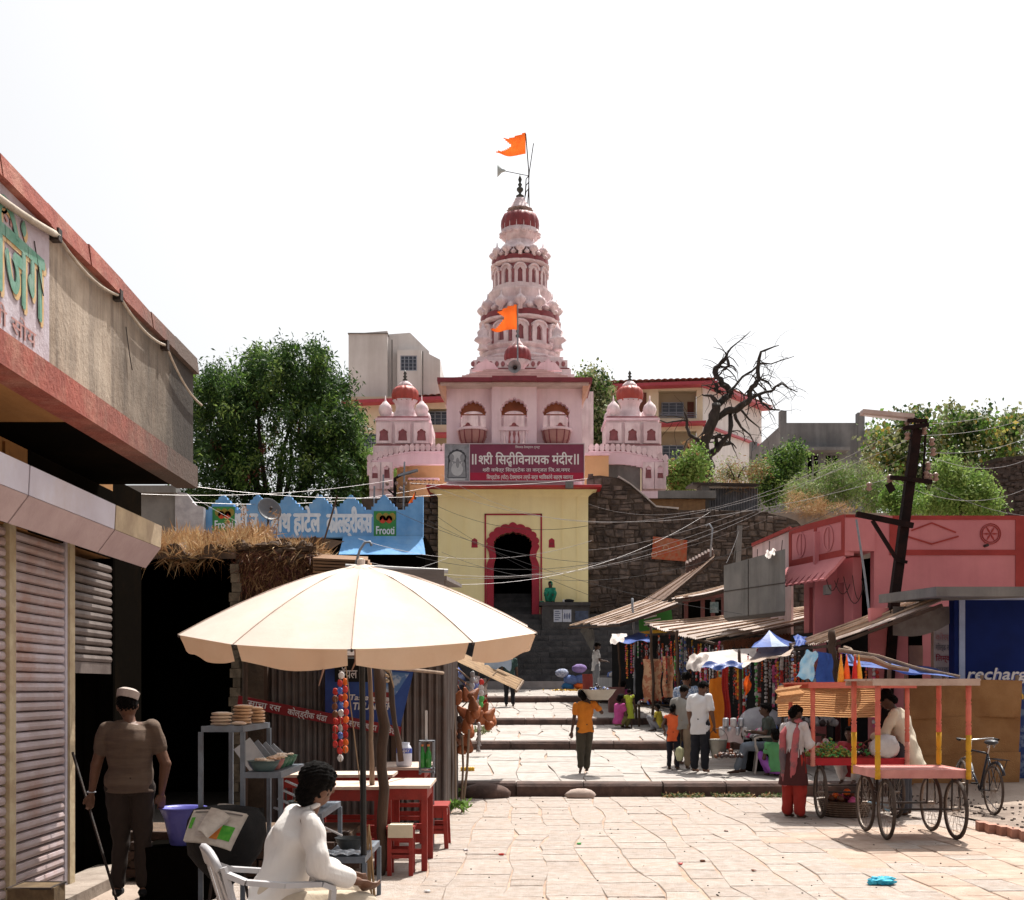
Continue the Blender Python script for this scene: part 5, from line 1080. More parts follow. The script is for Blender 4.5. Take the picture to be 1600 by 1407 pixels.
def shutter(y0,y1,z0,z1,m,pitch=.078):
    sh=thing('shutter',None,None,(XS,(y0+y1)/2,z0));sh.parent=lb;sh.location=Vector((XS,(y0+y1)/2,z0))-Vector(ORG[lb.name]);bb=MB();L=(y1-y0)/2-.003
    prof=[(0,0),(.028,pitch*.12),(.036,pitch*.45),(.028,pitch*.8),(0,pitch*.94),(-.01,pitch*.5)]
    bb.add([(x,-L,z)for x,z in prof]+[(x,L,z)for x,z in prof],[tuple(range(6)),tuple(range(11,5,-1))]+[(i,6+i,6+(i+1)%6,(i+1)%6)for i in range(6)])
    bb.f=[tuple(reversed(f))if 1 else f for f in bb.f]
    o0=bb.build('slat',m,sh,smooth=False,local=True);o0.location=(0,0,0);n=int((z1-z0)/pitch)
    for k in range(1,n):c=o0.copy();COL.objects.link(c);c.parent=sh;c.location=(R.uniform(-.002,.002),0,k*pitch)
    b=MB();b.box((0,0,-.05),(.05,L*2,.1));b.build('bottom_bar',m,sh,local=True)
shutter(9.32,10.35,.16,2.98,M_shut);shutter(10.56,11.58,1.98,2.98,M_shut2)
shutter(6.2,9.15,.16,2.98,M_shut)
for y in(9.5,10.1):b=MB();b.tube([(XS+.05,y,.12),(XS+.09,y,.12),(XS+.09,y+.08,.12),(XS+.05,y+.08,.12)],.008,5);b.build('shutter_handle',M_iron,lb)
b=MB();b.bx(XS-.1,XS+.3,4,12.2,-.05,.07);b.build('door_sill',mat('worn_cement',(.3,.25,.21),(.2,.16,.13),scale=4,bump=.4),lb)
# painted lodging sign on the parapet
M_lav=mat('faded_whitewash',(.50,.45,.50),(.40,.34,.38),scale=4,bump=.3,bscale=30,streak=.4,scol=(.22,.15,.16),sscale=7,dirt=.4,dcol=(.38,.27,.25));M_gr=mat('faded_green_paint',(.09,.23,.16),(.16,.30,.24),scale=14,bump=.1,dirt=.5,dcol=(.28,.33,.29));M_oc=mat('faded_ochre_paint',(.50,.31,.12),(.5,.38,.24),scale=14,bump=.1);M_rp=mat('faded_red_paint',(.36,.15,.13),(.42,.26,.25),scale=18,bump=.1)
yp=at(76,500,XL).y
b=MB();b.bx(XL+.001,XL+.004,4.0,yp,zb+.2,zt1-.14);b.build('painted_patch',M_lav,lb)
def wall_text(s,m,y0,y1,z,h,bold,th,dz=0):return lettering(s,m,(XL,y0,z),(0,1,0),(0,0,1),y1-y0,h,bold,lb,th)
y0_,y1_=6.5,at(66,430,XL).y
wall_text('लॉिजंग',M_oc,y0_+.03,y1_+.03,zb+.42,.44,.03,.008);wall_text('लॉिजंग',M_gr,y0_,y1_,zb+.44,.44,.022,.012)
wall_text('भोजन व राहण्याची सोय',M_rp,5.4,at(54,560,XL).y,zb+.245,.10,.01,.008)
wall_text('श्री गणेश',M_rp,6.0,at(20,340,XL).y,zt1-.34,.12,.012,.008)
# cable clipped along the parapet
cb=thing('parapet_cable','thick sagging cable clipped along the top of the painted parapet wall','cable',(XL+.05,8,4.4));zc_=lambda y:4.46+.03*math.sin(y*3)
ck=[5.0,at(80,370,XL).y,at(178,460,XL).y,at(252,538,XL).y,YE+.15]
zk=[4.55,at(82,370,XL).z,at(178,462,XL).z,at(252,540,XL).z,4.40]
for k in range(4):
    b=MB();a_,c_=Vector((XL+.04,ck[k],zk[k])),Vector((XL+.04,ck[k+1],zk[k+1]));b.tube(curve(a_,c_,.07 if k else.1),.022 if k==0 else.011,6);b.build('cable_run',mat('cable_sheath',(.42,.36,.3),(.3,.25,.2),scale=9),cb,smooth=True)
    if k:b=MB();b.box((XL+.03,ck[k],zk[k]),(.06,.06,.08));b.build('clip',M_iron,cb)
for y in(ck[2]+.25,ck[1]-.3):
    b=MB();b.tube(curve((XL+.01,y,4.5),(XL+.02,y+.12,4.2),.02,5),.004,4);b.build('loose_wire',M_iron,cb)
# leaning rod and tin box by the shutters
rd=MB();rd.tube([(XS+.1,10.35,1.2),(XS+.62,9.9,.02)],.012,5);tag(rd.build('leaning_rod',M_iron),'thin dark iron rod leaning on the shutter post','rod')
tb=thing('tin_box','rusty square tin standing at the foot of the shutter','tin',at(62,1400,-3.3));p=Vector(ORG[tb.name]);p.z=.07
b=MB();b.box((-3.42,8.75,.2),(.32,.3,.26),.1);b.build('tin_body',mat('rusty_tin',(.16,.11,.06),(.09,.06,.035),scale=9,bump=.3,metal=.3),tb);b=MB();b.plate([(-.16,-.15),(.16,-.15),(.16,.15),(-.16,.15)],[[(-.14,-.13),(.14,-.13),(.14,.13),(-.14,.13)]],lambda a,c,k:(-3.42+a,8.75+c,.335 if k==0 else.32),1);b.build('tin_rim',M_iron,tb)
# low brick platform in the dark shop front
pf=thing('brick_platform','low broken brick platform in the shade of the black shop front','platform',(-3.0,11.6,0))
M_br=mat('dusty_brick',(.05,.026,.017),(.03,.017,.012),scale=7,bump=.5,var=.3)
first=None
for j in range(5):
    for i in range(9):
        for d in(0,1):
            if j==4 and R.random()<.5:continue
            b=MB();
            x=-3.5+i*.235+(j%2)*.11;y=11.2+d*.12
            if first is None:b.box((0,0,0),(.22,.11,.07));first=b.build('brick',M_br,pf,local=True);o=first
            else:o=first.copy();COL.objects.link(o)
            o.location=Vector((x,y,.05+j*.082))-Vector(ORG[pf.name]);o.rotation_euler=(R.uniform(-.03,.03),R.uniform(-.03,.03),R.uniform(-.06,.06))
b=MB();b.bx(-3.6,-1.5,11.3,12.2,0,.4);b.build('rubble_core',M_mud,pf)
# ================================================================ LEFT FOREGROUND STALL
M_canvas=mat('umbrella_canvas',(.70,.62,.55),(.66,.56,.49),scale=2.5,bump=.12,bscale=9,trans=.2,dirt=.35,dcol=(.58,.45,.37),rough=.9);M_val=mat('umbrella_valance',(.78,.60,.45),(.74,.52,.36),scale=1.6,bump=.15,bscale=12,trans=.45,dirt=.3,dcol=(.6,.4,.25),rough=.9)  # valance colour carries the orange of shaded cloth with light through it
M_pole=mat('black_pole',(.012,.012,.013),(.02,.018,.016),rough=.4,scale=9,bump=.1)
M_wood=mat('dark_post_wood',(.085,.05,.033),(.045,.028,.02),scale=5,bump=.6,bscale=16,stretch=(1,1,.12))
M_wood2=mat('grey_pole_wood',(.24,.17,.12),(.15,.10,.07),scale=6,bump=.4,bscale=20,stretch=(1,1,.2))
M_redw=mat('red_table_paint',(.30,.025,.018),(.22,.02,.015),scale=5,bump=.2,rough=.5,dirt=.35,dcol=(.12,.02,.015));M_ttop=mat('worn_table_top',(.62,.50,.42),(.48,.36,.29),scale=5,bump=.2,dirt=.4,dcol=(.3,.1,.07))
M_rack=mat('blue_grey_rack',(.17,.20,.24),(.13,.15,.18),scale=9,bump=.15,rough=.5,metal=.3,dirt=.3,dcol=(.1,.08,.07))
UX,UY=-1.17,9.5;um=thing('market_umbrella','huge off-white canvas umbrella with drooping valance over the left stall','umbrella',(UX,UY,0))
NR=10;A0=math.radians(-90+4);Rr=1.40;tilt=Matrix.Rotation(math.radians(7.5),3,'X');piv=Vector((UX,UY,2.2))
def up(p):return tilt@(Vector(p))+piv
def ring(a,t):
    """t 0 apex .. 1 rim"""
    seg=2*PI/NR;f=((a-A0)/seg)%1;e=abs(f-.5)*2;rr=Rr*t*(math.cos(seg/2)/math.cos((f-.5)*seg))*(1-.012*(1-e**2))
    z=.50*(1-t**1.5)-.025*(1-e**2)*math.sin(PI*min(1,t*.9))-.01*math.sin(a*3)*t
    return Vector((rr*math.cos(a),rr*math.sin(a),z))
for k in range(NR):  # one canvas gore per pair of ribs
    b=MB();a0,a1=A0+2*PI*k/NR,A0+2*PI*(k+1)/NR
    b.sheet(lambda p,q:up(ring(lerp(a0,a1,min(.9999,max(.0001,p))),.03+.97*q)),8,12);b.build('canvas_panel',M_canvas,um,smooth=True)
    b=MB();ph=R.uniform(0,6);dr=.115+R.uniform(-.02,.02)
    def val(p,q,a0=a0,a1=a1,ph=ph,dr=dr):
        a=lerp(a0+.02,a1-.02,p);c=ring(a,1.0);L=dr+.045*math.sin(PI*p);o=c.normalized()*(-.05*q+.014*math.sin(p*11+ph)*q)
        w=up(c+Vector((o.x,o.y,0)));w.z-=L*q;return w
    b.sheet(val,14,4);b.build('valance',M_val,um,smooth=True)
for k in range(NR):
    a=A0+2*PI*k/NR;b=MB();b.tube([up(ring(a+.001,t)-Vector((0,0,.015)))for t in(.05,.3,.6,.85,1)],.009,5);b.build('rib',M_iron,um)
    b=MB();b.tube([up(ring(a+.001,t)+Vector((0,0,.002)))for t in(.05,.3,.5,.7,.85,1)],.0045,4);b.build('seam',mat('seam_tape',(.45,.33,.27),(.4,.29,.23)),um)
    b=MB();b.tube([up(ring(a,.5)-Vector((0,0,.02))),up((0,0,-.15))],.007,4);b.build('strut',M_iron,um)
b=MB();b.tube([(UX+.03,UY-.12,0),(UX-.0,UY-.03,2.2),up((0,0,.54))],.024,8);b.build('pole',M_pole,um)
b=MB();b.lathe([(.03,0),(.03,.05),(.0,.06)],up((0,0,.5)),10);b.build('cap',M_canvas,um)
b=MB();b.sheet(lambda p,q:up((.16*q*math.cos(p*2*PI)*(1+.12*math.sin(p*25)),.16*q*math.sin(p*2*PI)*(1+.12*math.sin(p*25)),.515-.06*q*q)),40,3);b.build('top_flap',M_canvas,um)
for px_,L in((505,.26),(556,.16)):
    p=WY(px_,1012,8.25);b=MB();b.tube([p,p-Vector((0,0,L*.6)),p-Vector((.03,0,L))],[.012,.008,.003],4);b.build('tie_cord',mat('cord',(.35,.2,.14),(.25,.14,.1)),um)
for u_,v_ in((330,975),(440,981),(727,978)):
    p=WY(u_,v_-2,8.7)
# timber posts beside the umbrella
def post(name,label,pts,r,m=M_wood,cat='post',group=None):
    b=MB();q=[]
    for a,c in zip(pts,pts[1:]):
        for i in range(5):q.append(Vector(a).lerp(Vector(c),i/5)+Vector((R.uniform(-.5,.5)*r,R.uniform(-.5,.5)*r,0)))
    q.append(Vector(pts[-1]));b.tube(q,[r*R.uniform(.88,1.12)for _ in q],8);o=b.build(name,m,None,smooth=True);return tag(o,label,cat,group)
post('timber_post','thick crooked dark timber post beside the umbrella pole',[W(597,1368,167),W(600,1200,167),W(592,1038,167)],.052)
post('timber_post','thinner dark timber prop behind the crooked post',[W(626,1190,150),W(606,1040,150)],.028)
post('timber_post','grey-brown sapling prop left of the crooked post',[W(583,1230,160),W(577,1040,165)],.024,M_wood2)
post('cross_pole','pale stick tied across under the umbrella edge',[W(606,1043,167),W(692,1052,140)],.018,M_wood2,'pole')
rp=thing('rope_binding','frayed rope binding round the top of the crooked post','rope',W(597,1040,166));b=MB()
for k in range(7):c=W(597,1016+k*8,166);b.tube([c+Vector((.06*math.cos(t),.06*math.sin(t),.01*math.sin(t*2+k)))for t in[PI*i/6 for i in range(13)]],.011,5)
b.build('rope_coil',mat('jute',(.34,.24,.15),(.24,.16,.1)),rp)
for dx in(.05,-.03):b=MB();b.tube([W(597,1035,166)+Vector((dx,-.07,0)),W(600,1075,166)+Vector((dx*2,-.07,0))],.006,4);b.build('rope_end',MATS['jute'],rp)
b=MB();b.tube(curve(W(540,1040,185),W(572,1300,190),.0,3),.005,4);tag(b.build('tie_rope',MATS['jute']),'slanting pale cord tied to the black umbrella pole','cord')
c_=thing('cane_bundle','loose split canes tied to the foot of the umbrella pole','cane bundle',W(578,1407,196))
for k in range(7):b=MB();b.tube([W(574+k*2.2,1420,196),W(572+R.uniform(-2,8),1300+R.uniform(-15,15),196)],.007,4);b.build('cane',mat('split_cane',(.5,.33,.18),(.38,.24,.12)),c_)

# display rack, four stepped shelves
rk=thing('stepped_display_rack','blue-grey steel rack with four stepped shelves of wares','display rack',(-1.75,9.8,0))
SHV=[(-2.37,-2.05,1.457),(-2.05,-1.76,1.106),(-1.76,-1.45,.79),(-1.45,-1.12,.457)];RY0,RY1=9.27,10.3
for k,(x0,x1,z)in enumerate(SHV):
    b=MB();b.bx(x0,x1,RY0,RY0+.03,z-.045,z);b.build('shelf_edge',M_rack,rk);b=MB();b.bx(x0,x1,RY1-.03,RY1,z-.045,z);b.build('shelf_edge',M_rack,rk);b=MB();b.bx(x1-.03,x1-.001,RY0+.031,RY1-.031,z-.045,z+.001);b.build('shelf_edge',M_rack,rk)
    for i in range(16):
        b=MB();y=lerp(RY0+.05,RY1-.05,i/15);b.bx(x0+.01,x1-.032,y-.024,y+.016,z-.012,z-.002);b.build('shelf_slat',M_rack,rk)
for x,z,in((-2.37,1.457),(-2.05,1.457),(-1.76,1.106),(-1.45,.79),(-1.12,.457)):
    for y in(RY0,RY1-.03):
        b=MB();b.bx(x-.022,x+.012,y-.004,y+.028,0 if x!=-2.05 or 1 else 1,z-.046);b.build('leg',M_rack,rk)
def packets(prefix,cx,cy,z0,rows,n,m,sz=(.13,.2,.03),label=''):
    t=thing('packet_stack',label,'packet stack',(cx,cy,z0),'packets on the top shelf of the rack')
    for k in range(n):
        b=MB();b.ball((cx+R.uniform(-.012,.012),cy,z0+sz[2]*(k+.5)),(sz[0]/2,sz[1]/2,sz[2]*.62),12,6,jit=.07);b.build('packet',m,t,smooth=True)
M_bis=mat('biscuit_wrap',(.62,.42,.26),(.5,.3,.17),scale=18,bump=.2,rough=.35);M_bis2=mat('pale_wrap',(.66,.55,.42),(.55,.4,.3),scale=18,bump=.2,rough=.35)
packets('a',-2.26,9.45,1.457,1,4,M_bis2,(.17,.16,.026),'four pale puffy packets at the near left of the top rack shelf');packets('b',-2.16,9.75,1.457,1,6,M_bis,(.16,.2,.026),'tall stack of orange-brown packets in the middle of the top rack shelf')
packets('c',-2.12,10.1,1.457,1,5,M_bis,(.13,.16,.027),'farthest packet stack on the top rack shelf');packets('d',-2.11,9.42,1.457,1,1,M_bis2,(.12,.12,.03),'single pale packet by the front right corner of the top rack shelf')
M_plate=mat('steel_tray',(.45,.47,.5),(.36,.38,.42),rough=.3,metal=.6,scale=8,bump=.05)
for k in range(1,5):
    p=W(392+k*11,1190,198-k*2);b=MB();o=Vector((-.07,0,.19));b.beam(p+Vector((0,.05*k,-.05)),p+Vector((-.14 if k else-.1,.05*k,.16-.02*k)),.16,.012,(0,1,0));tag(b.build('steel_tray',M_plate),'shiny steel tray leaning on the second rack shelf, %s from the left'%['','first','second','third','last'][k],'tray','steel trays leaning on the rack')
def bowl(c,r,h,m,label,fill=None,group='bowls of wares on the rack'):
    t=thing('bowl',label,'bowl',c,group);b=MB();b.lathe([(r*.62,0),(r*.9,h*.6),(r,h),(r*1.05,h),(r*.93,h*.9),(r*.85,h*.55),(r*.5,.01),(0.001,.01)],c,20,cap=False);b.add([Vector(c)+Vector((r*.62*math.cos(a),r*.62*math.sin(a),0))for a in[2*PI*i/12 for i in range(12)]],[tuple(range(11,-1,-1))]);b.build('bowl_shell',m,t,smooth=True)
    if fill:
        for k in range(10):b=MB();a=R.uniform(0,6.3);rr=r*R.uniform(0,.6);b.ball(Vector(c)+Vector((rr*math.cos(a),rr*math.sin(a),h*.85+R.uniform(0,.02))),(.035,.035,.015),7,4,jit=.2);b.build('ware',fill,t)
    return t
M_bg,M_bp_,M_bgr=mat('grey_green_plastic',(.10,.15,.15),(.08,.12,.12),rough=.4),mat('pink_plastic',(.4,.16,.14),(.35,.13,.12),rough=.4),mat('green_plastic',(.06,.17,.10),(.05,.14,.08),rough=.4)
bowl((-1.92,9.40,1.108),.125,.08,M_bg,'grey-green plastic bowl at the front of the second rack shelf',M_bis2)
for k,(m,l)in enumerate(((M_bp_,'pink plastic bowl behind the grey-green one on the rack'),(M_bgr,'dark green plastic bowl third along the second rack shelf'),(M_bgr,'dark green plastic bowl fourth along the second rack shelf'),(M_bgr,'rearmost green plastic bowl on the second rack shelf'))):bowl((-1.90,9.58+k*.19,1.108),.11,.08,m,l,M_bis if k<2 else M_bis2)
bowl((-1.62,9.45,.792),.12,.08,M_bg,'grey bowl on the third rack shelf beside the seated man',M_bis);bowl((-1.6,9.8,.792),.12,.08,M_plate,'steel bowl on the third rack shelf behind the seated man',M_bis2)
bowl((-1.3,9.75,.459),.12,.09,mat('dark_grey_bowl',(.07,.08,.085),(.05,.06,.065),rough=.4),'dark grey bowl on the lowest rack shelf by the umbrella pole')
b=MB();b.beam(W(505,1292,200),W(535,1306,200),.04,.01);tag(b.build('white_ladle',M_white),'white flat ladle resting on the dark grey bowl','ladle')
for k in range(4):
    b=MB();z=.79 if k<2 else.9;p=W(428+k*6,1262-k*14,196);b.beam(p,p+Vector((.22,.0,-.1)),.05,.012);tag(b.build('paper_strip',M_plate),'pale slanting tray edge by the third rack shelf, %s from the bottom'%['first','second','third','top one'][k],'tray','narrow trays by the third shelf')
# plastic film / cloth on the lowest shelf
b=MB();b.sheet(lambda p,q:(lerp(-1.45,-1.17,p),lerp(9.3,9.55,q),.462+.018*abs(math.sin(p*9+q*5))+.012*math.sin(q*13)),16,12);tag(b.build('plastic_bag',mat('clear_bag',(.5,.56,.62),(.35,.42,.5),scale=16,rough=.25,bump=.2)),'crumpled clear plastic bag on the lowest rack shelf','plastic bag')

# covered tub on a stand with newspapers; blue basin
M_blk=mat('black_cloth',(.006,.006,.007),(.011,.011,.012),scale=8,bump=.3);tc_=W(352,1330,206)
tub=thing('black_covered_tub','black cloth-covered tub on an iron stand beside the rack','tub',(tc_.x,tc_.y,0));zt_u=1.75-185/206
b=MB();b.lathe([(.02,zt_u-.62),(.10,zt_u-.56),(.2,zt_u-.45),(.27,zt_u-.36),(.3,zt_u-.22),(.29,zt_u-.1),(.24,zt_u-.02),(.12,zt_u),(.01,zt_u)],(tc_.x,tc_.y,0),24,lambda a,z:1+.04*math.sin(a*5+z*9));b.build('cloth_cover',M_blk,tub,smooth=True)
for a in range(3):b=MB();b.tube([(tc_.x+.14*math.cos(a*2.1),tc_.y+.14*math.sin(a*2.1),zt_u-.5),(tc_.x+.2*math.cos(a*2.1),tc_.y+.2*math.sin(a*2.1),0)],.012,5);b.build('leg',M_iron,tub)
M_news=mat('newsprint',(.55,.50,.44),(.44,.39,.34),scale=22,bump=.05);M_nink=mat('newsprint_ink',(.2,.18,.17),(.14,.13,.12),bump=0)
def paper(name,label,q,nu=8,droop=None,extras=()):
    """folded newspaper sheet draped over q (4 corner points)"""
    q=[Vector(p)for p in q];
    def fn(p,r_2):return q[0].lerp(q[1],p).lerp(q[3].lerp(q[2],p),r_2)+Vector((0,-.02*math.sin(PI*r_2),.015*math.sin(PI*p)))
    t=thing(name,label,'newspaper',q[0],'newspapers on the black tub');
    for k in range(3):
        b=MB();b.sheet(lambda p,r_2:fn(p,r_2)+Vector((.004*k,.006*k,-.006*k)),nu,6);b.build('page',M_news,t)
    nrm=(q[1]-q[0]).cross(q[3]-q[0]).normalized();nrm=nrm if nrm.y<0 else-nrm
    for(a0,a1,c0,c1,m)in extras:
        b=MB();b.sheet(lambda p,r_2:fn(lerp(a0,a1,p),lerp(c0,c1,r_2))+nrm*.006,4,4);b.build('printed_block',m,t)
    return t
sN=216
paper('newspaper','open newspaper with a green and yellow advertisement hanging on the black tub',[W(286,1314,sN+4),W(358,1328,sN+4),W(386,1272,sN),W(303,1266,sN)],extras=((.68,.93,.18,.58,mat('advert_green',(.05,.28,.03),(.12,.4,.05),scale=20,bump=0)),(.5,.68,.15,.55,mat('advert_orange',(.6,.25,.05),(.5,.14,.04),scale=20,bump=0)),(.03,.1,.4,.75,MATS['advert_green']),(.2,.45,.15,.85,mat('advert_lines',(.4,.36,.33),(.55,.5,.46),scale=60,stretch=(.2,1,3),bump=0)),(.05,.95,.9,.94,M_nink)))
paper('newspaper','folded newspaper sheet lying crosswise on top of the other',[W(308,1298,sN+6),W(322,1308,sN+6),W(360,1276,sN+2),W(330,1262,sN)],5)
paper('newspaper','glossy magazine page on the far side of the black tub top',[W(330,1266,208),W(384,1272,208),W(388,1264,200),W(342,1256,198)],5,extras=((.1,.9,.2,.8,mat('glossy_print',(.3,.36,.42),(.42,.46,.5),scale=30,rough=.3,bump=0)),))
bb_=W(285,1290,186);bs=thing('blue_basin','violet-blue plastic basin behind the newspapers','basin',bb_-Vector((0,0,.15)))
b=MB();b.lathe([(.10,-.16),(.15,.06),(.19,.15),(.205,.155),(.185,.14),(.14,.04),(.09,-.14)],bb_,24,cap=False);b.build('basin_shell',mat('violet_plastic',(.12,.12,.42),(.09,.09,.34),rough=.35),bs,smooth=True)
b=MB();b.bx(bb_.x-.3,bb_.x+.3,bb_.y-.2,bb_.y+.3,0,bb_.z-.16);tag(b.build('dark_crate',M_dark),'dark crate under the violet basin','crate')

# tables, stools
def table(label,x0,x1,y0,y1,z,name='red_table',cat='table',group='red wooden tables at the left stall',over=.03,th=.03,top=M_ttop,leg=.055,low=True,splay=0):
    t=thing(name,label,cat,((x0+x1)/2,(y0+y1)/2,0),group)
    b=MB();b.bx(x0-over,x1+over,y0-over,y1+over,z-th,z);b.build('top',top,t)
    for x,sx in((x0,1),(x1,-1)):
        for y,sy in((y0,1),(y1,-1)):
            b=MB();b.beam((x+sx*leg/2-sx*splay,y+sy*leg/2,0),(x+sx*leg/2,y+sy*leg/2,z-th),leg,leg,(0,1,0));b.build('leg',M_redw,t)
    for y in(y0+.008,y1-.03):
        b=MB();b.bx(x0+leg,x1-leg,y,y+.022,z-th-.11,z-th);b.build('apron',M_redw,t)
        if low:b=MB();b.bx(x0+leg*.6,x1-leg*.6,y+.004,y+.03,.16,.21);b.build('stretcher',M_redw,t);b=MB();b.bx(x0+leg*.6,x1-leg*.6,y+.004,y+.03,z*.3+.06,z*.3+.11);b.build('stretcher',M_redw,t)
    for x in(x0+.008,x1-.03):
        b=MB();b.bx(x,x+.022,y0+leg,y1-leg,z-th-.11,z-th);b.build('apron',M_redw,t)
    return t
table('red table with worn pale top nearest the crooked post',-1.21,-.81,11.6,12.5,.82)
table('long red table left of the crooked post behind the umbrella pole',-1.95,-1.27,11.7,12.4,.80)
table('wide pale-topped red table across the middle of the left stall',-2.45,-1.28,12.75,13.3,.84)
table('farthest red table carrying the white jar, against the tin wall',-1.5,-.98,13.6,14.6,.86)
table('small red bench standing at the right end of the tables',-.95,-.71,13.2,13.75,.47,'red_bench','bench','red benches at the left stall',.015,.025,M_redw,.045,True,.02)
table('low red bench under the nearest red table',-1.16,-.92,11.3,11.55,.46,'red_bench','bench','red benches at the left stall',.01,.025,M_redw,.04)
b=MB();b.bx(-1.14,-.93,11.28,11.5,.462,.475);b.add([(-1.15+.23*i,11.27+.02*math.sin(j),.475-.09*j/3)for j in range(4)for i in range(2)],[(2*j,2*j+1,2*j+3,2*j+2)for j in range(3)]);b.bx(-1.15,-.92,11.26,11.275,.36,.48);tag(b.build('cream_cloth',mat('cream_pad',(.6,.53,.4),(.5,.44,.33))),'cream cloth pad folded over the low red bench','cloth')
# jar, bottle stand
jar=thing('white_jar','big white plastic jar with a blue label band on the farthest red table','jar',(-1.22,13.75,.862));b=MB();b.lathe([(.08,0),(.088,.02),(.088,.2),(.07,.235),(.06,.24),(.062,.27),(.0,.275)],(-1.22,13.75,.862),20);b.build('jar_body',mat('milky_plastic',(.6,.6,.66),(.52,.52,.6),rough=.35),jar,smooth=True)
b=MB();b.lathe([(.0895,.15),(.0895,.205)],(-1.22,13.75,.862),20,cap=False);b.build('label_band',mat('label_blue',(.06,.1,.4),(.05,.08,.34),bump=0),jar);lettering('SANJAY',M_ink,(-1.29,13.66,1.025),X1,Z1,.14,.035,.02,jar)
bsn=thing('bottle_stand','narrow grey metal stand holding green soda bottles','bottle stand',(-.92,13.35,0))
for x in(-1.02,-.87):b=MB();b.bx(x,x+.02,13.3,13.32,0 if x>-.9 else.8,1.17);b.build('upright',M_metal,bsn);b=MB();b.bx(x,x+.02,13.42,13.44,.8,1.17);b.build('upright',M_metal,bsn)
for z in(.82,.86,1.16):b=MB();b.bx(-1.02,-.85,13.3,13.44,z,z+.012);b.build('stand_shelf',M_metal,bsn)
b=MB();b.bx(-.955,-.93,13.36,13.38,1.17,1.5);b.build('upright_pole',mat('bright_tube',(.5,.47,.45),(.4,.38,.36),rough=.4),bsn)
M_bot=mat('green_bottle',(.03,.25,.04),(.05,.32,.06),rough=.12,bump=0,spec=.6,trans=.3);M_capo=mat('orange_cap',(.6,.22,.08),(.5,.18,.06))
for k in range(6):
    x,y=-.985+(k%2)*.066,13.33+(k//2)*.035;bt_=thing('soda_bottle','green soda bottle in the metal stand, %s %s'%(['front','middle','rear'][k//2],['left','right'][k%2]),'bottle',(x,y,.873),'green soda bottles')
    b=MB();b.lathe([(.028,0),(.033,.01),(.033,.12),(.028,.16),(.011,.2),(.011,.235)],(x,y,.873),12);b.build('bottle_glass',M_bot,bt_,smooth=True);b=MB();b.lathe([(.013,.235),(.013,.255)],(x,y,.873),10);b.build('cap',M_capo,bt_)
b=MB()
for k in range(3):b.beam((-.8+k*.03,13.3,.80),(-.74+k*.03,13.35,.88),.02,.008)
# tin-clad stall behind the tables
YN=15.4;tn=thing('tin_stall','stall of rusty corrugated sheets with banners behind the red tables','stall',(-1.8,YN,0));M_tin=mat('corrugated_tin',(.15,.13,.12),(.085,.07,.066),scale=2,bump=.2,rough=.5,metal=.35,streak=.5,scol=(.10,.045,.03),dirt=.4,dcol=(.15,.08,.055))
def corr(parent,x0,x1,z0,z1,y,m,amp=.022,pitch=.085,nm='tin_sheet',dx=0,dy=0):
    n=max(4,int(math.hypot(x1-x0,dy)/pitch));b=MB();b.sheet(lambda p,q:(lerp(x0,x1,p),y+dy*p+amp*math.sin(p*n*2*PI),lerp(z0,z1,q)),n*6,1);return b.build(nm,m,parent,smooth=True)
xx=[-3.1,-2.5,-1.92,-1.4,-.87]
for a_,c_2 in zip(xx,xx[1:]):corr(tn,a_,c_2+.03,.02,(3.15 if a_>-1.95 else 2.05)+R.uniform(-.03,.03),YN+R.uniform(-.02,.02),M_tin)
b=MB();b.sheet(lambda p,q:(-.87+.02*math.sin(p*120),lerp(YN,YN+4,p),lerp(0,2.9,q)),120,1);b.build('side_sheet',M_tin,tn)
b=MB();b.slab([(-2.0,YN-.5,3.1),(-.8,YN-.5,3.12),(-.8,YN+4,3.4),(-2.0,YN+4,3.4)],.05);b.build('roof_sheet',mat('grey_board',(.2,.17,.16),(.13,.11,.1),scale=3,bump=.3,stretch=(.3,1,1)),tn)
b=MB();b.bx(-1.9,-.83,YN-.52,YN-.5,2.88,3.2);b.build('fascia_board',MATS['grey_board'],tn)
b=MB();b.tube([W(540,885,118),W(700,893,118)],.03,8);b.build('edge_pipe',mat('pipe_galv',(.5,.48,.47),(.38,.36,.35),rough=.4,metal=.3),tn)
for k in range(5):b=MB();b.slab([W(489,872+k*5,112),W(575+k*3,876+k*5,112),W(575+k*3,870+k*5,104),W(495,866+k*5,104)],.03);b.build('roof_plank',mat('roof_plank',(.3,.16,.08),(.17,.09,.05),scale=6,bump=.4,var=.3,stretch=(.2,1,1)),tn)
b=MB();b.bx(-3.12,-3.08,YN-.1,YN,0,2.1);b.bx(-1.52,-1.46,YN-.1,YN-.05,0,3.1);b.build('stall_post',M_wood,tn);b=MB();b.slab([(-3.1,YN-1.6,2.12),(-.95,YN-1.5,2.12),(-.9,YN-.06,2.3),(-3.1,YN-.06,2.3)],.02);b.build('shade_sheet',mat('shade_cloth',(.10,.065,.05),(.06,.04,.03),scale=5,bump=.3),tn)
for x in(-3.05,-.95):b=MB();b.tube([(x,YN-1.5,0 if x<-2 else 2.0),(x,YN-1.5,2.12)],.03,6);b.build('shade_post',M_wood,tn)
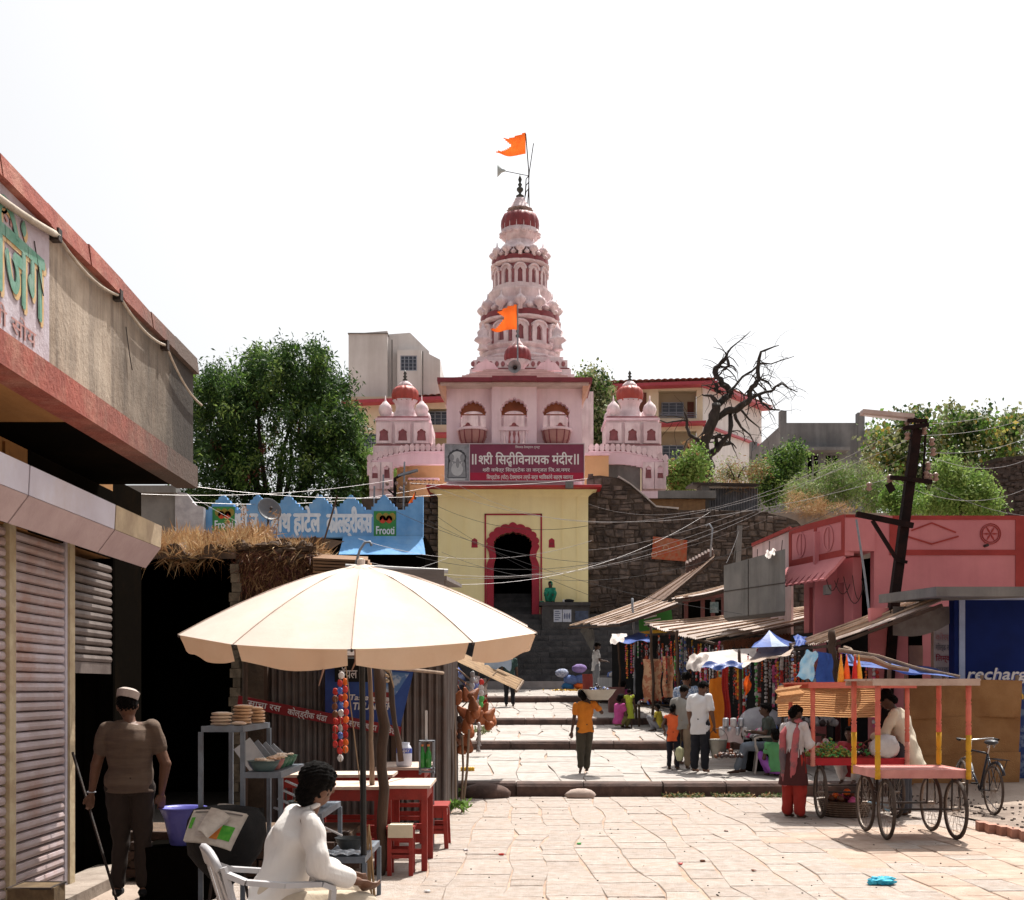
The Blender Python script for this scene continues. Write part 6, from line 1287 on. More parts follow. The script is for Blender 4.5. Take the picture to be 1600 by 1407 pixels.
# drink banner: blue with slanting edge, red strip beneath
YB_=YN-.16
def nb(u):return(u-CX)*YB_/F
def nz(v):return CH+(HZ-v)*YB_/F
bn=thing('blue_drink_banner','torn dark blue cola banner on the tin wall behind the umbrella pole','banner',(nb(575),YB_,nz(1140)))
M_bb=mat('banner_blue',(.015,.03,.16),(.03,.08,.3),scale=1.6,bump=.08,rough=.45);M_bred=mat('banner_red',(.26,.015,.02),(.2,.012,.016),bump=0,rough=.4)
b=MB();b.plate([(nb(508),nz(1128)),(nb(624),nz(1142)),(nb(646),nz(1050)),(nb(508),nz(1040))],[],front(YB_,YB_+.01),1);b.build('banner_sheet',M_bb,bn)
b=MB();b.plate([(nb(585),nz(1084)),(nb(618),nz(1086)),(nb(640),nz(1052)),(nb(600),nz(1050))],[],front(YB_-.004,YB_),1);b.build('banner_splash',mat('banner_pale',(.10,.2,.42),(.4,.48,.6),scale=9,bump=0,contrast=(.5,.6)),bn)
b=MB();b.bx(nb(579),nb(612),YB_-.01,YB_-.004,nz(1099),nz(1082));b.build('logo_box',M_bred,bn)
for s_,u0,u1,v,h,sl in(('Taste',546,575,1094,.07,.2),('the',581,609,1096,.07,0),('THUNDER',551,612,1109,.09,.15)):lettering(s_,M_ink,(nb(u0),YB_-.012,nz(v)),X1,(0,0,1),nb(u1)-nb(u0),h,.03,bn,.003,slant=sl)
bs2=thing('red_strip_banner','sloping red strip banner with white Marathi lettering','banner',(nb(500),YB_-.03,nz(1140)))
b=MB();b.plate([(nb(372),nz(1104)),(nb(626),nz(1152)),(nb(628),nz(1136)),(nb(374),nz(1087))],[],front(YB_-.05,YB_-.04),1);b.build('banner_sheet',M_bred,bs2)
sd=(Vector((nb(626),0,nz(1152)))-Vector((nb(372),0,nz(1104)))).normalized();zd_=Vector((-sd.z,0,sd.x))
lettering('उसाचा रस',M_ink,(nb(380),YB_-.052,nz(1101)),sd,zd_,nb(440)-nb(380),.075,.01,bs2)
lettering('कोल्ड्रींक थंडा',M_ink,(nb(450),YB_-.052,nz(1116)),sd,zd_,nb(512)-nb(450),.075,.01,bs2);lettering('रसाचा चहा िमळेल',M_ink,(nb(540),YB_-.052,nz(1133)),sd,zd_,nb(622)-nb(540),.075,.01,bs2)
br_=thing('dark_name_board','dark board with white lettering under the umbrella','sign board',(nb(550),YB_-.1,nz(1062)));b=MB();b.bx(nb(525),nb(582),YB_-.12,YB_-.1,nz(1066),nz(1030));b.build('board',M_blk,br_);lettering('रॉयल',M_ink,(nb(532),YB_-.122,nz(1060)),X1,Z1,nb(560)-nb(532),.11,.01,br_)
# hanging strips of sachets
PKC={}
def pk(c):
    if c not in PKC:
        PKC[c]=mat('wrap_'+c,*{'red':((.5,.03,.02),(.35,.02,.02)),'blue':((.03,.08,.4),(.2,.3,.6)),'white':((.6,.6,.6),(.45,.4,.4)),'orange':((.75,.16,.02),(.6,.1,.02)),'yellow':((.7,.45,.04),(.6,.32,.03)),'green':((.05,.3,.07),(.1,.4,.1)),'pink':((.6,.1,.25),(.5,.08,.2)),'silver':((.4,.4,.42),(.3,.28,.28)),'brown':((.17,.06,.03),(.1,.04,.02)),'dark':((.03,.02,.02),(.05,.03,.03)),'grape':((.28,.32,.06),(.36,.38,.1))}[c],scale=22,rough=.35,bump=.2)
    return PKC[c]
PKM={}
def strand(x,y,ztop,n,cols,w=.06,pitch=.085,label='',name='packet_strand',group=None,kind='flat',cat='packet strand'):
    t=thing(name,label,cat,(x,y,ztop-n*pitch),group);b=MB();b.tube([(0,0,0),(0,0,n*pitch)],.003,3);b.build('string',MATS['jute'],t,local=True)
    for k in range(n):
        c=R.choice(cols);key=(c,kind,w)
        if key not in PKM:
            b=MB()
            if kind=='flat':b.ball((0,0,0),(w*.5,w*.16,w*.62),8,5,jit=.1)
            elif kind=='ball':b.ball((0,0,0),(w*.5,w*.5,w*.5),8,5,jit=.06)
            elif kind=='bangle':b.tube([(w*.6*math.cos(a),.01,w*.6*math.sin(a))for a in[2*PI*i/12 for i in range(13)]],w*.1,5,cap=False)
            elif kind=='card':b.box((0,0,0),(w,.008,w*1.3));b.ball((0,-.01,-.1*w),(w*.35,.015,w*.4),8,4)
            elif kind=='tassel':b.lathe([(w*.15,w*.6),(w*.3,w*.3),(w*.25,.0),(w*.45,-w*.7)],(0,0,0),9)
            o=b.build('packet',pk(c),t,local=True,smooth=(kind!='card'));PKM[key]=o.data
        else:o=bpy.data.objects.new('packet',PKM[key]);COL.objects.link(o);o.parent=t
        o.location=(R.uniform(-.006,.006),R.uniform(-.01,.01),(n-k-.5)*pitch);o.rotation_euler=(R.uniform(-.2,.2),R.uniform(-.25,.25),R.uniform(-.7,.7))
    return t
for u,v0,n,c,l in((524,1075,8,['red','brown','red'],'dark red sachet strand hanging left under the umbrella'),(532,1050,12,['blue','white','red'],'blue and white sachet strand in the middle under the umbrella'),(540,1060,10,['orange','red'],'bright orange-red sachet strand right of the blue one')):
    p=W(u,v0,178);strand(p.x,p.y,p.z,n,c,.055,.066,l,group='sachet strands under the umbrella')
# smaller right neighbour: bag stall with leather purses
pg=thing('bag_stall_frame','rickety pole frame of the stall with brown purses, left of the steps','stall frame',(-.6,17,0))
for(a_,c_2,r)in((W(703,1262,112),W(703,1140,112),.022),(W(721,1250,110),W(722,1150,110),.016),(W(722,1270,111),W(733,1140,111),.018),(W(700,1050,100),W(760,1092,96),.018),(W(695,1035,104),W(735,1062,98),.014),(W(697,1130,100),W(776,1050,96),.012),(W(712,1262,108),W(706,1040,104),.016),(W(750,1160,98),W(748,1050,95),.012)):
    b=MB();b.tube([a_,a_.lerp(c_2,.5)+Vector((.02,0,.01)),c_2],r,6);b.build('frame_pole',M_wood2 if r<.02 else M_wood,pg)
aw=thing('ribbed_awning','tilted ribbed brown awning sheet projecting over the steps','awning',W(765,1055,98));q0,q1,q2_,q3=W(712,1033,100),W(806,1078,96),W(817,1062,90),W(730,1024,90)
b=MB();b.sheet(lambda p,q:q0.lerp(q1,p).lerp(q3.lerp(q2_,p),q)+Vector((0,0,.03*math.sin(q*5*2*PI))),3,30);b.build('ribbed_sheet',mat('awning_brown',(.30,.19,.1),(.18,.11,.06),scale=4,bump=.3),aw);b=MB();b.beam(q1-Vector((0,0,.03)),q2_-Vector((0,0,.03)),.04);b.build('edge_lath',M_wood2,aw)
M_lea=mat('tan_leather',(.30,.095,.035),(.2,.06,.022),scale=7,bump=.3,rough=.5,var=.2)
k=0
for(u,v)in((715,1090),(728,1085),(739,1100),(745,1112),(757,1108),(766,1116),(752,1122),(762,1130),(722,1112),(733,1120),(728,1135),(717,1150),(728,1155),(735,1142),(709,1148),(741,1085),(770,1124),(733,1165),(722,1168)):
    p=W(u,v,101+R.uniform(-3,3));t=MB();rot=Euler((R.uniform(-.4,.4),R.uniform(-.9,.9),R.uniform(-1,1))).to_matrix();V=MB();V.lathe([(.012,.12),(.03,.10),(.05,.05),(.085,-.03),(.09,-.07),(.07,-.105),(.0,-.115)],(0,0,0),12,lambda a,z:.55+.45*abs(math.cos(a)));t.add([rot@Vector(q)+p for q in V.v],V.f);t.tube([p+rot@Vector((0,0,.11)),p+Vector((0,0,.19))],.004,4)
    tag(t.build('leather_purse',M_lea,None,smooth=True),'brown purse in the hanging cluster on the left stall, %s'%['topmost left','top by the pole','upper middle','middle of the cluster','right of the middle','upper right tip','inner right','lower right','left centre','centre beneath','centre low','bottom left','bottom middle','lower middle','far left low','uppermost right','rightmost','lowest right','lowest'][k],'purse','brown purses hanging on the left stall');k+=1
k=0
for(u,v0,n,c,kd)in((697,1065,8,['pink','white','red'],'flat'),(704,1070,7,['pink','green','orange'],'flat'),(712,1062,6,['green','orange','pink'],'flat'),(738,1050,6,['white','silver'],'flat'),(744,1058,6,['blue','white'],'card'),(752,1062,5,['green','white','red'],'flat'),(701,1120,4,['blue','silver'],'ball'),(757,1062,5,['red','white'],'card'),(748,1130,5,['white','silver'],'tassel'),(718,1120,5,['dark','brown'],'flat')):
    p=W(u,v0,99+R.uniform(-4,4));strand(p.x,p.y,p.z,n,c,.09,.085,'string of %s hung %s at the purse stall'%(' and '.join(list(dict.fromkeys(c))[:2])+{'flat':' packets','card':' cards','ball':' beads','tassel':' tassels'}[kd],['leftmost','second from left','third from left','in the middle','beside the cards','on the right side','low on the left','at the right edge','low on the right','low in the middle'][k]),group='strings of packets on the left stall',kind=kd);k+=1
def tarp(name,label,q,nu,nv,m,sag=.1,ph=0.0,cat='tarpaulin',dz=.04):
    q=[Vector(p)for p in q];b=MB()
    def f(p,r):return q[0].lerp(q[1],p).lerp(q[3].lerp(q[2],p),r)+Vector((.02*math.sin(r*9+ph),.03*math.sin(p*8+ph),-sag*math.sin(PI*p)*math.sin(PI*r)+dz*math.sin(p*11+ph)*math.cos(r*7+ph)))
    b.sheet(f,nu,nv);return tag(b.build(name,m,None,smooth=True),label,cat)
M_tb=mat('blue_tarp',(.04,.10,.36),(.02,.05,.22),scale=3,bump=.2,rough=.45,trans=.2);M_tg=mat('grey_blue_tarp',(.28,.34,.42),(.18,.24,.34),scale=3,bump=.2,rough=.5,trans=.2);M_tw=mat('white_tarp',(.55,.49,.45),(.45,.38,.35),scale=3,bump=.3,rough=.6,trans=.2)
tarp('blue_grey_tarp','pale blue-grey tarpaulin hanging behind the umbrella edge',[W(755,1042,92),W(797,1046,92),W(801,1006,92),W(757,1012,92)],10,8,M_tg,.0)
tarp('dark_blue_sheet','dark blue plastic sheet under the ribbed awning',[W(694,1062,98),W(728,1070,98),W(722,1046,94),W(694,1040,94)],8,6,M_tb,.0)
tarp('dark_grey_sheet','dark grey plastic sheet above the brown purses',[W(697,1088,99),W(728,1094,99),W(732,1075,96),W(697,1066,96)],8,6,mat('charcoal_sheet',(.06,.065,.07),(.04,.04,.045),rough=.5),.0)
# weeds & small vegetables by the posts
for lab,u,v,s_,m in(('green weeds at the foot of the purse stall poles',714,1263,112,M_lfm),('small weeds at the left end of the first step',712,1240,97,M_lfl),('limp green leaves beside the third step',752,1145,78,M_lfo)):
    p=W(u,v,s_);P_=np.stack([rng.normal(p.x,.09,140),rng.normal(p.y,.06,140),np.full(140,p.z)+rng.uniform(0,.07,140)],1);tag(leaves('weeds',None,P_,m,.09,.02,-.4),kind='stuff')
ms_=thing('yellow_fruit_pile','little heap of yellow limes on the pavement left of the steps','fruit pile',W(731,1204,88))
for k in range(12):b=MB();p=W(722+(k%6)*3.4,1201+(k//6)*3,88);b.ball(p,.03,8,6);b.build('lime',pk('yellow'),ms_,smooth=True)
# ================================================================ RIGHT SIDE
# ---------------------------------------------------------------- pink corner house
ph_=thing('pink_house','pink corner house with oxide-red bands and a scalloped sunshade','house',(6.5,23.75,0))
M_ph=mat('rose_paint',(.56,.20,.21),(.48,.16,.175),scale=1.1,bump=.12,bscale=9,streak=.22,scol=(.3,.1,.1),dirt=.2,dcol=(.42,.17,.16));M_phr=mat('oxide_band',(.33,.045,.04),(.26,.035,.03),scale=3,bump=.1)
Cc=W(1320,1075,80);Lc=W(1233,1075,73.2);dL=Vector((Lc.x-Cc.x,Lc.y-Cc.y,0));LL=dL.length;dL.normalize();nL=Vector((-dL.y,dL.x,0));nL=nL if nL.x<0 else-nL
def zc(v):return CH+(HZ-v)/80.0
def lf(o=0.0,th=.2):return lambda a,c,k:Vector((Cc.x,Cc.y,0))+dL*a+nL*(o if k==0 else o-th)+Vector((0,0,c))
zT,zB,zS=zc(805),zc(868),zc(905)
b=MB();b.plate([(LL,zB),(0,zB),(0,zT),(LL,zT)],[],lf(),1);b.build('balcony_wall',M_ph,ph_)
for a0,a1,z0,z1 in((0,LL,zT-.11,zT+.015),(0,LL,zB-.01,zB+.12),(0,.12,zB+.12,zT-.11),(LL*.5-.05,LL*.5+.06,zB+.12,zT-.11),(LL-.12,LL,zB+.12,zT-.11)):
    b=MB();b.plate([(a1,z0),(a0,z0),(a0,z1),(a1,z1)],[],lf(.012,.01),1);b.build('red_band',M_phr,ph_)
for a in(LL*.27,LL*.77):
    c=(a,(zT+zB)/2+.01);b=MB();b.plate([(c[0]+.2*math.cos(t),c[1]+.26*math.sin(t))for t in[PI*i/10 for i in range(20)]],[[(c[0]+.17*math.cos(t),c[1]+.23*math.sin(t))for t in[PI*i/10 for i in range(20)]]],lf(.02,.015),1);b.build('plaster_ring',M_ph,ph_)
    b=MB();b.plate([(c[0]+.02,c[1]-.22),(c[0]-.02,c[1]-.22),(c[0]-.02,c[1]+.22),(c[0]+.02,c[1]+.22)],[],lf(.02,.015),1);b.build('plaster_bar',M_ph,ph_)
for k in range(9):  # scalloped sunshade: sloping fingers
    a0,a1=LL*1.02*k/9,LL*1.02*(k+1)/9;b=MB();g_=.028
    def sp_(a,q):return Vector((Cc.x,Cc.y,0))+dL*a+nL*(.02+.42*q)+Vector((0,0,lerp(zB-.012,zS,q)))
    w=(a1-a0);prof_=[(a0,0),(a1,0),(a1,.62)]+[(a1-w*.18,.8),(a1-w*.2,1.0),(a0+w*.2,1.0),(a0+w*.18,.8)]+[(a0,.62)]
    b.add([sp_(a,q)for a,q in prof_]+[sp_(a,q)-nL*.05-Vector((0,0,.03))for a,q in prof_],[tuple(range(8)),tuple(range(15,7,-1))]+[(i,8+i,8+(i+1)%8,(i+1)%8)for i in range(8)]);b.build('sunshade_finger',M_ph,ph_)
b=MB();b.plate([(-.02,zB-.02),(-.02,zT),(-.02+.0,zT)],[],lf(),1)if 0 else None
Xb=(1367-CX)/80.0;zlo=zc(861)
b=MB();b.bx(Cc.x+.01,Xb,Cc.y,Cc.y+.2,zlo,zT);b.bx(Cc.x+.21,Xb,Cc.y+.21,Cc.y+1,zlo,zlo+.12);b.build('balcony_side',M_ph,ph_)
b=MB();b.bx(Cc.x+.01,Xb-.02,Cc.y-.012,Cc.y-.001,zT-.05,zT+.01);b.build('red_band',M_phr,ph_)
b=MB();b.bx(Cc.x-.35,Xb,Cc.y+.95,Cc.y+1.1,0,zT-.2);b.build('recess_wall',M_ph,ph_)
b=MB();b.plate([(LL,0),(.3,0),(.3,zB),(LL,zB)],[[(LL*.9,2.2),(LL*.28,2.2),(LL*.28,zc(905)),(LL*.9,zc(905))]],lf(-.35,.2),1);b.build('side_wall',M_ph,ph_)
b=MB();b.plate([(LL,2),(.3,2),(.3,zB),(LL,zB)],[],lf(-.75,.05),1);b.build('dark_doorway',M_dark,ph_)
b=MB();b.hexa([(Xb,Cc.y+.05,0),(11.5,Cc.y+.05,0),(11.5,Cc.y+.3,0),(Xb,Cc.y+.3,0),(Xb,Cc.y+.05,zT),(11.5,Cc.y+.05,zT-.1),(11.5,Cc.y+.3,zT-.1),(Xb,Cc.y+.3,zT)]);b.build('front_wall',M_ph,ph_)
b=MB();b.bx(Xb+.01,11.5,Cc.y+.3,Cc.y+6,zT-.4,zT-.3);b.build('roof_slab',M_conc,ph_)
def fbx(u0,u1,v0,v1,o=.015,m=M_phr,nm='red_band'):
    b=MB();b.bx((u0-CX)/80,(u1-CX)/80,Cc.y+.05-o,Cc.y+.049,zc(v1),zc(v0));b.build(nm,m,ph_)
fbx(1396,1640,805.5,812);fbx(1405,1588,859,867.5);fbx(1391,1404,812,867.5);fbx(1588,1604,812,940)
def fline(pts,w=.02):
    for a_,c_2 in zip(pts,pts[1:]):b=MB();b.beam(((a_[0]-CX)/80,Cc.y+.04,zc(a_[1])),((c_2[0]-CX)/80,Cc.y+.04,zc(c_2[1])),.03,w,(0,1,0));b.build('plaster_line',M_phr,ph_)
fline([(1418,838),(1457,850),(1499,838)]);fline([(1425,829),(1457,817),(1495,832)],.008)
cx_,cz_=(1549-CX)/80,zc(834)
for r0 in(.205,.17):b=MB();b.plate([(cx_+r0*math.cos(t),cz_+r0*math.sin(t))for t in[PI*i/16 for i in range(32)]],[[(cx_+(r0-.014)*math.cos(t),cz_+(r0-.014)*math.sin(t))for t in[PI*i/16 for i in range(32)]]],front(Cc.y+.03,Cc.y+.05),1);b.build('plaster_ring',M_phr,ph_)
for k in range(6):a=k*PI/3;b=MB();b.plate([(cx_,cz_),(cx_+.08*math.cos(a-.22),cz_+.08*math.sin(a-.22)),(cx_+.155*math.cos(a),cz_+.155*math.sin(a)),(cx_+.08*math.cos(a+.22),cz_+.08*math.sin(a+.22))],[],front(Cc.y+.035,Cc.y+.05),1);b.build('rosette_petal',M_phr,ph_)
b=MB();b.tube([((1540-CX)/80,Cc.y-.1,zc(853)),((1540-CX)/80,Cc.y+.1,zc(853))],.03,8);b.build('spout',M_iron,ph_)
b=MB();b.tube([W(1338,812,82),W(1352,905,82),W(1366,1030,84)],.022,6);tag(b.build('guy_pipe',M_metal),'thin grey pipe leaning against the pink house','pipe')
for k in range(6):
    b=MB();u=1290+k*14;b.tube(curve(W(u,905+R.uniform(-8,8),79),W(u+R.uniform(15,40),900+R.uniform(-10,30),79),R.uniform(.1,.5),8),.008,4);tag(b.build('loose_house_wire',M_iron),'dark looped service wire on the pink house wall, %s from the left'%['first','second','third','fourth','fifth','last'][k],'wire','looped wires on the pink house')
b=MB();b.bx(*[(u-CX)/78 for u in(1284,1293)],F/78-.3,F/78-.1,zc(927),zc(912));tag(b.build('electric_meter',M_conc),'small grey electric meter on the pink house side wall','meter')
# small white shrine-like wall and concrete water tank
ww=thing('white_parapet_wall','pale pinkish wall with a red cap left of the pink house','wall',W(1205,1000,66));a_,c_2=W(1176,855,62),W(1236,829,70)
b=MB();b.hexa([(a_.x,a_.y,2),(c_2.x,c_2.y,2),(c_2.x+.1,c_2.y+.2,2),(a_.x+.1,a_.y+.2,2),a_,c_2,c_2+Vector((.1,.2,0)),a_+Vector((.1,.2,0))]);b.build('wall',mat('blush_plaster',(.62,.47,.47),(.5,.36,.36),scale=2,streak=.3),ww)
b=MB();b.hexa([a_+Vector((-.05,-.1,.003)),c_2+Vector((-.05,-.1,.003)),c_2+Vector((.1,.25,.003)),a_+Vector((.1,.25,.003)),a_+Vector((-.05,-.1,.08)),c_2+Vector((-.05,-.1,.08)),c_2+Vector((.1,.25,.08)),a_+Vector((.1,.25,.08))]);b.build('red_cap',M_phr,ww)
tk=thing('concrete_water_tank','grey board-marked concrete tank above the stall roofs','water tank',W(1180,960,74));T0,T1=(1131,963,884),(1227,948,856);Lp,Rp=W(1131,1075,71),W(1227,1075,78)
def tkz(v,s):return CH+(HZ-v)/s
b=MB();b.hexa([(Lp.x,Lp.y,tkz(966,71)),(Rp.x,Rp.y,tkz(955,78)),(Rp.x+.35,Rp.y+1.6,tkz(955,78)),(Lp.x+.4,Lp.y+1.6,tkz(966,71)),(Lp.x,Lp.y,tkz(884,71)),(Rp.x,Rp.y,tkz(858,78)),(Rp.x+.35,Rp.y+1.6,tkz(862,78)),(Lp.x+.4,Lp.y+1.6,tkz(880,71))]);b.build('tank_wall',M_conc,tk)
for f in(.42,):
    p=Lp.lerp(Rp,f);b=MB();b.beam((p.x,p.y-.01,tkz(962,74)),(p.x,p.y-.01,tkz(874,74)),.02,.012);b.build('board_joint',M_iron,tk)
b=MB();b.beam((Lp.x,Lp.y-.01,tkz(925,71)),(Rp.x,Rp.y-.01,tkz(911,78)),.02,.015);b.build('board_joint',M_iron,tk)
for k in range(5):b=MB();p=Lp.lerp(Rp,.2+k*.19);zt_k=tkz(lerp(880,860,.2+k*.19),75);b.tube([(p.x,p.y+.1,zt_k-.1),(p.x+R.uniform(-.03,.03),p.y+.1,zt_k+R.uniform(.1,.25))],.008,4);b.build('rebar',M_iron,tk)
tarp('white_cloth','white cloth with a blue stripe hung over the concrete tank',[W(1197,875,77.5),W(1210,866,77.5),W(1212,857,76),W(1196,862,76)],6,6,M_tw,.0,cat='cloth')
b=MB();b.beam(W(1150,960,58),W(1156,822,58),.12);b.beam(W(1143,900,57.5),W(1153,830,57.5),.02);tag(b.build('concrete_pole',M_conc),'short square concrete pole in front of the rubble wall','pole')
b=MB();b.tube([W(1110,870,58),W(1113,826,58),W(1108,819,58),W(1103,822,58)],.025,6);tag(b.build('bent_vent_pipe',M_metal,None,smooth=True),'thin bent vent pipe against the rubble wall','pipe')

# ---------------------------------------------------------------- stall roofs
M_rt=mat('tin_roof_sheet',(.46,.36,.31),(.32,.24,.2),scale=2.5,bump=.3,rough=.6,dirt=.5,dcol=(.2,.12,.08),var=.15);M_bam=mat('bamboo',(.45,.33,.24),(.3,.2,.14),scale=6,bump=.3,var=.2)
def roof(label,q,n,name='stall_roof',poles=5,m=M_rt,rag=True):
    """q: low far, low near, high near, high far"""
    q=[Vector(p)for p in q];t=thing(name,label,'roof',q[0],'sheet roofs of the right-hand stalls')
    for k in range(n):
        a0,a1=k/n,(k+1.06)/n;e=R.uniform(-.1,.06)if rag else 0;lift=Vector((0,0,.012*(k%2)+R.uniform(0,.02)))
        P=[q[0].lerp(q[1],a0),q[0].lerp(q[1],min(1,a1)),q[3].lerp(q[2],min(1,a1)),q[3].lerp(q[2],a0)];d0,d1=(P[0]-P[3])*e,(P[1]-P[2])*e
        b=MB();A,B,C_,D=P[0]+d0+lift,P[1]+d1+lift,P[2]+lift,P[3]+lift;nn_=max(3,int((B-A).length/.12))*4
        b.sheet(lambda p,r,A=A,B=B,C_=C_,D=D:A.lerp(B,p).lerp(D.lerp(C_,p),r)+Vector((0,0,.016*math.sin(p*nn_/4*2*PI)-.02*math.sin(r*PI))),nn_,3);b.build('roof_sheet',m,t)
    for k in range(poles):
        f=(k+R.uniform(.2,.8))/poles;a_,c_3=q[0].lerp(q[1],f),q[3].lerp(q[2],f+R.uniform(-.06,.06));b=MB();o=Vector((0,0,.05));b.tube([a_+(a_-c_3)*.04+o,a_.lerp(c_3,.5)+o+Vector((0,0,-.02)),c_3+o],.022,5);b.build('batten_pole',M_bam,t)
    b=MB();b.beam(q[0]-Vector((0,0,.06)),q[1]-Vector((0,0,.06)),.05);b.build('eave_beam',M_wood,t)
    b=MB();b.beam(q[1]-Vector((0,0,.06)),q[2]-Vector((0,0,.06)),.05);b.build('edge_beam',M_wood,t);return t
roof('ragged tin and bamboo roof of the farthest right stall',[W(888,979,48),W(970,974,60),W(1060,943,60),W(1000,940,48)],6,poles=7)
roof('wide pale tin roof of the middle right stalls',[W(1013,975,60),W(1117,1002,70),W(1365,944,71),W(1255,952,60)],7,poles=8)
roof('narrow tin roof with battens below the black utility pole',[W(1232,1011,80),W(1300,1004,91),W(1472,940,97),W(1440,931,84)],4,poles=5)
roof('steep strip of brown roof leaning on the rubble wall',[W(985,950,47),W(1030,945,52),W(1116,872,52),W(1116,868,47)],4,poles=3,m=mat('brown_roof_sheet',(.26,.18,.14),(.16,.10,.08),scale=4,bump=.5))
roof('short tin roof before the concrete tank',[W(1052,936,57),W(1080,934,62),W(1131,922,62),W(1131,918,57)],2,poles=2)
tp=thing('roof_tile_strip','dark strip of old clay tiles on the leaning roof','roof tiles',W(1095,880,50))
for i in range(9):
    for j in range(3):b=MB();p=W(1074+i*4.8,893-i*2.6-j*5,51);b.tube([p,p+Vector((.03,.3,.12))],[.06,.05],6);b.build('tile',mat('old_tile',(.13,.08,.07),(.09,.06,.05),var=.3,scale=9),tp)
# pink timber arcade between roofs
ar=thing('timber_arcade','dull pink timber posts and rail under the short tin roof','arcade',W(1090,965,57));M_ptm=mat('faded_pink_timber',(.22,.09,.085),(.15,.07,.065),scale=4,bump=.3)
for u in(1072,1098,1114,1130):b=MB();b.beam(W(u,985,57),W(u,932,57),.1);b.build('post',M_ptm,ar)
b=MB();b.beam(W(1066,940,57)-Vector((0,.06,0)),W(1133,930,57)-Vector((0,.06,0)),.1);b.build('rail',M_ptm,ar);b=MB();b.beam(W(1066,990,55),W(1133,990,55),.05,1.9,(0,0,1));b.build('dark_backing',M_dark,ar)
b=MB();b.beam(W(1116,941,58),W(1116,942,58)-Vector((0,0,.27)),.22,.06,(0,1,0));tag(b.build('enamel_sign',mat('teal_enamel',(.12,.2,.22),(.3,.38,.4),scale=16,bump=0)),'small pale teal board on the timber arcade','sign')
# green hoarding
gb=thing('green_hoarding','tilted green and yellow printed board under the far stall roofs','hoarding',W(1025,975,56));b=MB();P=[(999,987),(1052,980),(1049,953),(998,967)]
b.plate([(W(u,v,56).x,W(u,v,56).z)for u,v in P],[],front(F/56,F/56+.03),1);b.build('board',mat('board_green',(.05,.22,.05),(.07,.26,.05),bump=0),gb);b=MB();P=[(1001,991),(1055,988),(1052,981),(999,988)];b.plate([(W(u,v,56).x,W(u,v,56).z)for u,v in P],[],front(F/56-.01,F/56),1);b.build('yellow_strip',pk('yellow'),gb)
for k in range(3):b=MB();b.beam(W(1006,977-k*5,56)-Vector((0,.02,0)),W(1006+32-k*6,972-k*5,56)-Vector((0,.02,0)),.01,.04,(0,0,1));b.build('printed_line',M_ink,gb)
# black back sheets and partitions, added to stand in for stall shade
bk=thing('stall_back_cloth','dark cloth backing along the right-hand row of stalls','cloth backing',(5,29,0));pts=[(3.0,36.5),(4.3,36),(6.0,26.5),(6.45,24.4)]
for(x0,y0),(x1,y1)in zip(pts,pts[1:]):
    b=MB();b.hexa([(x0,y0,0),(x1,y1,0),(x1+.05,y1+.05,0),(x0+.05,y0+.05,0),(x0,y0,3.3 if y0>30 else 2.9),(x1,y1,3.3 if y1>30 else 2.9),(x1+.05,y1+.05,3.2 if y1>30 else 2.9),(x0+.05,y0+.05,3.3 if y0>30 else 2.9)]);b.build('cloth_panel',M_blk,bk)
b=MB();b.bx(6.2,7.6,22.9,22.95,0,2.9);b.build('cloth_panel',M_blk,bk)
# stall posts
for k,(u,v0,v1,s,r,lab)in enumerate(((1020,1130,978,64,.035,'front post of the wide tin roof, leftmost'),(1061,1085,985,66,.04,'reddish post of the wide tin roof, second'),(991,1085,935,56,.03,'tall thin grey post by the green hoarding'),(1158,1165,1015,82,.03,'black post holding the white awning cloth'),(1238,1150,1005,84,.03,'dark post under the blue tent'),(1302,1075,985,92,.06,'rope-wrapped post under the narrow tin roof'),(1201,1110,1005,80,.02,'thin pole amid the sweets stall'),(968,1090,990,54,.03,'dark post at the far stall corner'),(1225,1235,1100,90,.02,'short prop behind the seated man'))):
    post('stall_post',lab,[W(u,v0,s),W(u+R.uniform(-2,2),(v0+v1)/2,s),W(u-3,v1,s)],r,M_wood if k!=2 else M_metal,'post','posts of the right-hand stalls')
# cloth awnings
tarp('white_awning_cloth','dirty white awning cloth with a blue border over the middle stall',[W(1074,1034,84),W(1162,1042,84),W(1226,1008,76),W(1098,1020,76)],20,10,M_tw,.12,1)
tarp('white_awning_flap','scalloped white flap at the left end of the awning cloth',[W(1072,1046,85),W(1092,1050,85),W(1110,1024,84),W(1078,1024,84)],8,8,M_tw,-.05,2)
tarp('blue_awning_edge','blue edge strip hanging from the white awning cloth',[W(1092,1046,84.5),W(1160,1043,84.5),W(1160,1034,84),W(1100,1036,84)],14,4,M_tb,.0,3)
tarp('beige_awning_cloth','beige awning cloth below the small blue tent',[W(1160,1038,87),W(1236,1022,90),W(1242,1008,80),W(1200,1000,80)],14,8,mat('beige_tarp',(.42,.33,.27),(.34,.25,.2),scale=4,bump=.2,trans=.2),.08,4)
tn2=thing('small_blue_tent','small peaked tent of blue and grey cloth over the right stalls','tent',W(1205,1006,84));pk_=W(1202,985,82);A,B,C_,D=W(1174,1012,86),W(1232,1010,86),W(1240,1004,78),W(1180,1004,78)
for(p,q,m,nm)in((A,A.lerp(B,.55),M_tb,'blue_panel'),(A.lerp(B,.55),B,M_tg,'grey_panel'),(B,C_,M_tb,'blue_panel'),(C_,D,M_tg,'grey_panel'),(D,A,M_tb,'blue_panel')):
    b=MB();b.sheet(lambda s_,r:p.lerp(q,s_).lerp(pk_,r)-Vector((0,0,.04*math.sin(r*PI))),4,5);b.build(nm,m,tn2)
